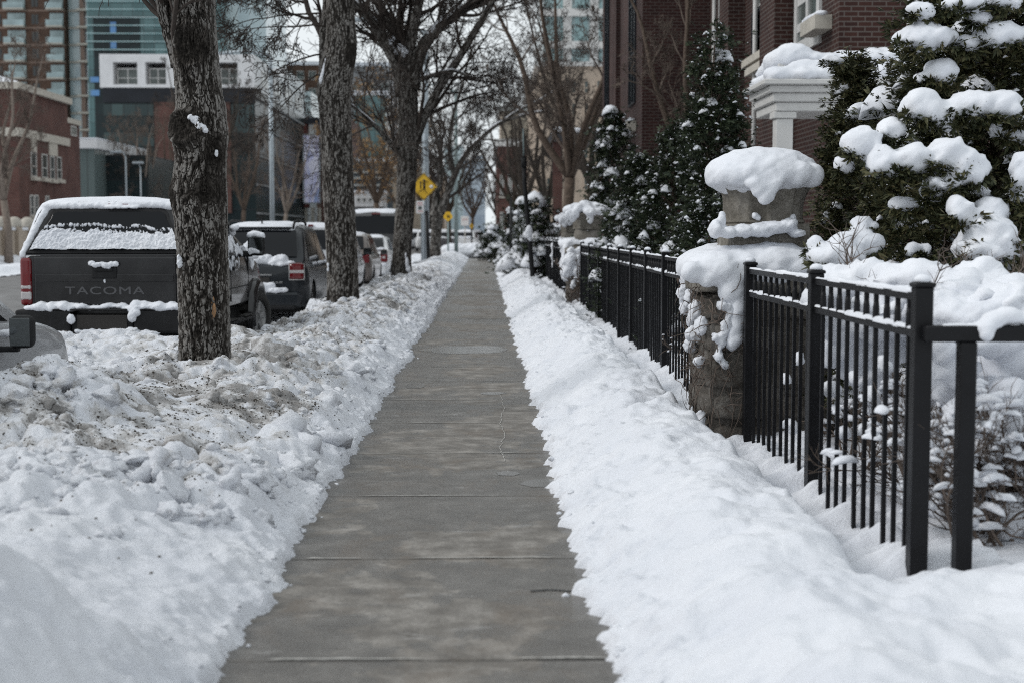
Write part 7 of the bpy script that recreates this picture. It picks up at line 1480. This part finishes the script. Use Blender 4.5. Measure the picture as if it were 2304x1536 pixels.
# canopy over the bed
def can(y):
    k = min(1, max(0, (y) / .34)); return k
rows = []; TP = [(0, .0), (.02, .0), (.16, .42), (.34, .86), (.40, .95), (.48, 1.0), (1.2, 1.0), (1.88, 1.0)]
ZC0, ZC1 = 1.335, 1.905
def can_sec(h0):
    """half section of the canopy shell"""
    return [(.905, ZC0), (.885, ZC0 + .10), (.80, ZC0 + .34), (.765, ZC0 + .44), (.72, ZC0 + .505), (.64, ZC0 + .545), (.45, ZC0 + .565), (0, ZC0 + .572)]
sec = can_sec(0)
def rear_y(z): return .02 + (z - ZC0) * .46                      # the rear face leans forward
rows = []
for y in (0, .35, .7, 1.1, 1.5, 1.88):
    rows.append([(x, max(y, 0) if y > 0 else rear_y(z), z) if y == 0 else (x, max(y, rear_y(z) + .02), z) for x, z in sec] + [(-x, rear_y(z) if y == 0 else max(y, rear_y(z) + .02), z) for x, z in sec[-2::-1]])
b = MB(); b.grid(rows); nrow = len(rows[0]); b.f.append(tuple(range(nrow - 1, -1, -1))); b.sm.append(False); b.f.append(tuple((len(rows) - 1) * nrow + k for k in range(nrow))); b.sm.append(False); b.build('canopy', M['truck_paint'], t, world=False)
# rear hatch: rubber frame and glass set into the leaning face
def rface(pts, off): return [(x, rear_y(z) - off, z + off * .46) for x, z in pts]
def rr(x0, z0, x1, z1, r, n=6):
    """trapezoid with rounded top corners: x0 half width at the bottom, x1 at the top"""
    P_ = [(-x0, z0), (x0, z0)]; 
    for k in range(n + 1): a = math.pi / 2 * k / n; P_.append((x1 - r + r * math.cos(a), z1 - r + r * math.sin(a)))
    for k in range(n + 1): a = math.pi / 2 + math.pi / 2 * k / n; P_.append((-x1 + r + r * math.cos(a), z1 - r + r * math.sin(a)))
    return P_
def slab(poly, o0, o1, name, mat, par):
    a = rface(poly, o0); c_ = rface(poly, o1); n = len(poly); return MB().add(a + c_, [tuple(range(n)), tuple(range(2 * n - 1, n - 1, -1))] + [(i, (i + 1) % n, (i + 1) % n + n, i + n) for i in range(n)]).build(name, M[mat], par, world=False, bevel=.004)
fr = slab(rr(.865, ZC0 + .018, .655, ZC0 + .50, .09), -.01, .014, 'hatch_frame', 'plastic', t); gl = slab(rr(.825, ZC0 + .045, .625, ZC0 + .47, .075), .013, .020, 'hatch_glass', 'glass', fr)
# granular snow stuck on the glass: a crust with ragged top edge
R = np.random.RandomState(5); NX, NZ = 300, 110; V = []; hgt = np.zeros((NZ, NX)); XX, ZZ = np.meshgrid(np.linspace(-1, 1, NX), np.linspace(0, 1, NZ)); zz2 = ZC0 + .05 + .40 * ZZ; half = .815 + (.62 - .815) * ZZ; xx2 = XX * half
lim = .52 + .05 * fbm(XX * 4, XX * 0, 4, 5) - .05 * XX; n1 = fbm(XX * 9, ZZ * 4.5, 5, 61); n2 = fbm(XX * 40, ZZ * 20, 3, 62)
env = np.exp(-((ZZ - lim - .14 + .08 * XX ** 2) / .045) ** 2); k = (lim - ZZ) * 5.5 + .55 * n1 + .35 * n2; band = env * (.55 + 1.5 * n2 + .8 * n1) - .38; kk = np.maximum(np.clip(k, -1, .8), np.clip(band, -1, .35)); th = np.where(kk > .02, .004 + .030 * np.sqrt(np.clip(kk, 0, 1)) * (.7 + .7 * (n1 + n2 * .6)), -.01)
th = np.clip(th, -.01, .05); V = np.stack([xx2, .02 + (zz2 - ZC0) * .46 - .020 - th, zz2 + .46 * (.02 + th)], -1).reshape(-1, 3); ix = np.arange(NX * NZ).reshape(NZ, NX); F = np.stack([ix[:-1, :-1], ix[:-1, 1:], ix[1:, 1:], ix[1:, :-1]], -1).reshape(-1, 4); F = F[(th.ravel()[F] > 0).any(1)]
us = np.unique(F); re = np.full(NX * NZ, -1); re[us] = np.arange(len(us)); link('snow', np_mesh('snow', V[us], re[F]), M['snow'], fr, world=False)
bl = B('brake_lamp', 'lamp_red', bevel=.008)((-.02, .22, .225, .30, ZC0 + .535, ZC0 + .565))
# roof snow wraps the canopy top and pours down the left flank
rows = []
for i, y in enumerate(np.linspace(.20, 5, 3)): pass
rows = []
for y in np.linspace(0, 1.92, 34):
    line = []
    for j, (x, z) in enumerate([(.93, ZC0 + .01), (.905, ZC0 + .11), (.82, ZC0 + .345), (.785, ZC0 + .445), (.735, ZC0 + .52), (.65, ZC0 + .572), (.45, ZC0 + .60), (0, ZC0 + .61)][::1]):
        pass
    for sgn in (-1,):
        for f in np.linspace(0, 1, 40):
            # walk round the section from the left foot over the top to the right shoulder
            seq = [(-x, z) for x, z in sec] + [(x, z) for x, z in sec[-2::-1]]; q = f * (len(seq) - 1) * .86; i0 = int(q); fr_ = q - i0; a, c_ = seq[i0], seq[min(i0 + 1, len(seq) - 1)]; x = a[0] + (c_[0] - a[0]) * fr_; z = a[1] + (c_[1] - a[1]) * fr_
            nx, nz_ = x * .75, .9 * (z - 1.0); ln = math.hypot(nx, nz_); nx /= ln; nz_ /= ln
            up = min(1, max(0, (z - ZC0 - .0) / .5)); thk = (.028 + .045 * up ** 2) * min(1, f / .02 + .1) * min(1, (1 - f) / .04) * min(1, y / .10 + .25) * (1 + .35 * float(fbm(np.array([x * 2.2 + 5]), np.array([y * 1.4]), 3, 9)[0])) - .004
            line.append((x + nx * thk, max(y, 0) + rear_y(z) * max(0, 1 - y / 1.0) - .012 * min(1, thk / .02), z + nz_ * thk))
    rows.append(line)
MB().grid(rows).build('snow', M['snow_soft'], t, world=False, recalc=False)
# rim of snow along the top edge of the rear face
R = random.Random(2); blob('snow', [(x, rear_y(ZC0 + .545) - .005, ZC0 + .548 + .008 * math.sin(x * 5) - .10 * max(0, abs(x) - .55) ** 1.1, .10, .045, .042) for x in np.linspace(-.66, .66, 16)] + [(.10 + .08 * i, .215, ZC0 + .525, .07, .025, .02) for i in range(-1, 3)] + [(-.70 - .20 * f, rear_y(ZC0 + .50 * (1 - f)) + .01, ZC0 + .49 * (1 - f) + .01, .038, .04, .06) for f in np.linspace(0, 1, 12)], M['snow_soft'], t, vox=.014, amp=.010, freq=10, smooth=4, world=False)
blob('snow', ellip(-.78, .80, 24, -.11, .775, .075, .085, .030, .5, 3) + ellip(-.72, -.36, 7, -.12, .79, .07, .09, .05, .3, 4) + ellip(.36, .74, 7, -.12, .79, .07, .09, .05, .3, 5) + [(-.32, -.21, .66, .05, .03, .06), (.33, -.21, .68, .05, .03, .07), (.36, -.21, .72, .06, .04, .05)] + ellip(-.24, .24, 8, -.20, .525, .05, .03, .022, .3, 6), M['snow_soft'], t, vox=.014, amp=.012, freq=12, smooth=3, world=False)
blob('snow', ellip(-.125, .125, 8, -.07, 1.238, .04, .032, .028, .5, 8) + [(0, -.04, 1.06, .014, .012, .02), (.004, -.042, 1.045, .01, .01, .012)], M['snow'], tg, vox=.006, amp=.006, freq=30, smooth=2, world=False)
# cab
gy = [1.93, 1.98, 2.1, 2.4, 2.9, 3.2, 3.32, 3.6, 3.9, 4.05]; zr = {1.93: 1.68, 1.98: 1.75, 2.1: 1.80, 2.4: 1.825, 2.9: 1.825, 3.2: 1.79, 3.32: 1.75, 3.6: 1.58, 3.9: 1.38, 4.05: 1.275}; rows = []
for y in gy:
    h = zr[y] - 1.30; f = min(1, max(.02, h / .5)); wt = .89 - .22 * f; prof = [(.89, 1.29), (.89 - .11 * f, 1.30 + h * .45), (wt, 1.30 + h * .85), (wt * .95, 1.30 + h * .95), (wt * .8, 1.30 + h), (0, 1.31 + h)]; rows.append([(x, y, z) for x, z in prof] + [(-x, y, z) for x, z in prof[-2::-1]])
b = MB(); b.grid(rows); b.f.append(tuple(range(len(rows[0]) - 1, -1, -1))); b.sm.append(False); b.build('cab', M['truck_paint'], t, world=False)
def cab_pt(y, t_, sg, off):
    i = min(max(1, int(np.searchsorted(gy, y))), len(gy) - 1); f = (y - gy[i - 1]) / (gy[i] - gy[i - 1]); r = [tuple(p + (q - p) * f for p, q in zip(u_, v_)) for u_, v_ in zip(rows[i - 1], rows[i])]
    q = [r[0][j] + (r[1][j] - r[0][j]) * t_ / .45 if t_ < .45 else r[1][j] + (r[2][j] - r[1][j]) * (t_ - .45) / .40 for j in range(3)]; return ((q[0] + off) * sg, q[1], q[2])
CABR = rows
def cab_glass(y0, y1, t0, t1, s1, mat, off, name, par):
    out_ = []
    for sg in (1, -1):
        g_ = [[cab_pt(y0 + (y1 + s1 * j / 6 - y0) * i / 9, t0 + (t1 - t0) * j / 6, sg, off) for j in range(7)] for i in range(10)]; out_.append(MB().grid(g_).build(name, M[mat], par, world=False, recalc=False))
    return out_
cab_glass(2.06, 2.55, .14, .80, 0, 'glass', .006, 'side_window', t); fg = cab_glass(2.64, 3.78, .14, .80, -.45, 'glass', .006, 'side_window', t)
g_ = [[(x, y - .0, interp([(3.25, 1.79), (3.32, 1.762), (3.6, 1.592), (3.9, 1.392)], y) + .014) for x in np.linspace(-.70 - .12 * (y - 3.3), .70 + .12 * (y - 3.3), 9)] for y in np.linspace(3.34, 3.92, 6)]; MB().grid(g_).build('windscreen', M['glass'], t, world=False, recalc=False)
# door lines, handles, step bar, mud flaps
for sg in (1, -1):
    x = hw * .9755
    for y in (2.60, 3.93): MB().box(min(sg * (x - .02), sg * (x + .0035)), max(sg * (x - .02), sg * (x + .0035)), y - .006, y + .006, .70, 1.28).build('door_gap', M['under'], t, world=False)
    MB().box(min(sg * (x - .02), sg * (x + .006)), max(sg * (x - .02), sg * (x + .006)), 2.0, 3.94, .865, .875).build('door_crease', M['under'], t, world=False)
    o = MB().box(-.02, .025, -.11, .11, -.025, .025).build('door_handle', M['truck_paint'], t, world=False, bevel=.012); o.location = (sg * (x + .012), 2.80, 1.12)
    MB().tube([(sg * .78, 1.75, .50), (sg * .93, 1.85, .46), (sg * .95, 2.0, .45), (sg * .95, 3.8, .45), (sg * .93, 3.95, .46), (sg * .78, 4.05, .50)], [.045, .045, .05, .05, .045, .045], 10, flat=.7).build('step_bar', M['plastic'], t, world=False)
    for yy in (2.25, 3.35): MB().box(min(sg * .90, sg * 1.0), max(sg * .90, sg * 1.0), yy - .28, yy + .28, .482, .50).build('step_pad', M['rubber'], t, world=False, bevel=.006)
    MB().box(min(sg * .72, sg * .93), max(sg * .72, sg * .93), WY[1] - .50, WY[1] - .485, .22, .60).build('mud_flap', M['rubber'], t, world=False)
    mo = MB().box(0, .225, -.05, .07, -.135, .135).build('mirror', M['plastic'], t, world=False, bevel=.045, seg=4); mo.location = ((.965 if sg > 0 else -.965 - .225), 3.50, 1.405); MB().box(.022, .203, -.055, -.048, -.112, .112).build('mirror_glass', M['mirror'], mo, world=False, bevel=.02, seg=3)
    MB().box(-.13 if sg > 0 else .16, .06 if sg > 0 else .355, -.02, .05, -.15, -.07).build('mirror_arm', M['plastic'], mo, world=False, bevel=.02)
    blob('snow', [(.03 + .04 * i, .01, .14 + .012 * math.sin(i * 1.1), .045, .06, .05) for i in range(5)], M['snow_soft'], mo, vox=.012, amp=.008, freq=14, world=False, smooth=3); blob('snow', [(.04 + .025 * i, -.056, -.075 + .01 * math.sin(i), .03, .012, .05 - .006 * i) for i in range(5)], M['snow'], mo, vox=.007, amp=.006, freq=26, world=False, smooth=2)
# snow on the windows and running down the door
cs = []; R = random.Random(14)
for i in range(110):
    y = R.uniform(2.08, 3.75); tt = R.uniform(.05, .42) * (1 - .3 * (y > 3.3)); p = cab_pt(y, tt, 1, .008); cs.append((p[0], p[1], p[2], .014, R.uniform(.03, .08), R.uniform(.02, .06)))
for i in range(16):
    y = R.uniform(2.1, 3.2); cs.append((.905, y, 1.26 - R.uniform(0, .1), .012, R.uniform(.01, .03), R.uniform(.04, .10)))
for i in range(8): y = 2.0 + .03 * i; cs.append((.80 - .01 * i, 1.96 + .02 * i, 1.60 + .03 * i, .05, .05, .05))
blob('snow', cs, M['snow'], t, vox=.012, amp=.010, freq=18, smooth=2, world=False)
blob('snow', [(x, 3.98 + .05 * math.sin(x * 4), 1.30, .13, .12, .05) for x in np.linspace(-.8, .8, 13)] + [(.60 + .05 * i, 3.75 - .08 * i, 1.40 + .06 * i, .07, .09, .05) for i in range(5)] + [(.84, 4.15 + .1 * i, 1.235, .07, .09, .03) for i in range(7)] + [(.88, 4.22 + .05 * i, 1.16 - .03 * (i % 3), .03, .02, .07) for i in range(4)], M['snow_soft'], t, vox=.018, amp=.012, freq=10, smooth=3, world=False)
g_ = [[(x, y, interp([(1.98, 1.76), (2.1, 1.81), (2.4, 1.836), (2.9, 1.836), (3.2, 1.80)], y) + .045 * min(1, (.66 - abs(x)) * 12) * (1 + .3 * math.sin(x * 4 + y * 3))) for x in np.linspace(-.67, .67, 20)] for y in np.linspace(1.96, 3.24, 20)]; MB().grid(g_).build('snow', M['snow_soft'], t, world=False, recalc=False)
b = MB(); 
for i, (x0, wd_) in enumerate(((4.0, .025), (4.045, .02), (4.075, .02), (4.105, .02), (4.135, .02))): pass
B('front_bumper', 'truck_paint', bevel=.06, seg=3)((-.84, .84, 5.2, 5.52, .48, .74)); B('grille', 'plastic', bevel=.02)((-.5, .5, 5.40, 5.475, .76, .95))
for sg in (1, -1): o = MB().box(-.15, .15, -.1, .06, -.10, .10).build('headlamp', M['lamp_clear'], t, world=False, bevel=.03); o.location = (sg * .64, 5.36, .93)
t.location = (-4.13, 15.55, ROAD)
# loose snow lying on things is not countable
for o in bpy.data.objects:
    if o.parent is not None and o.name.split('.')[0] in ('snow', 'mirror_snow', 'foliage', 'dry_leaves', 'crown', 'vine', 'twigs'): o['kind'] = 'stuff'
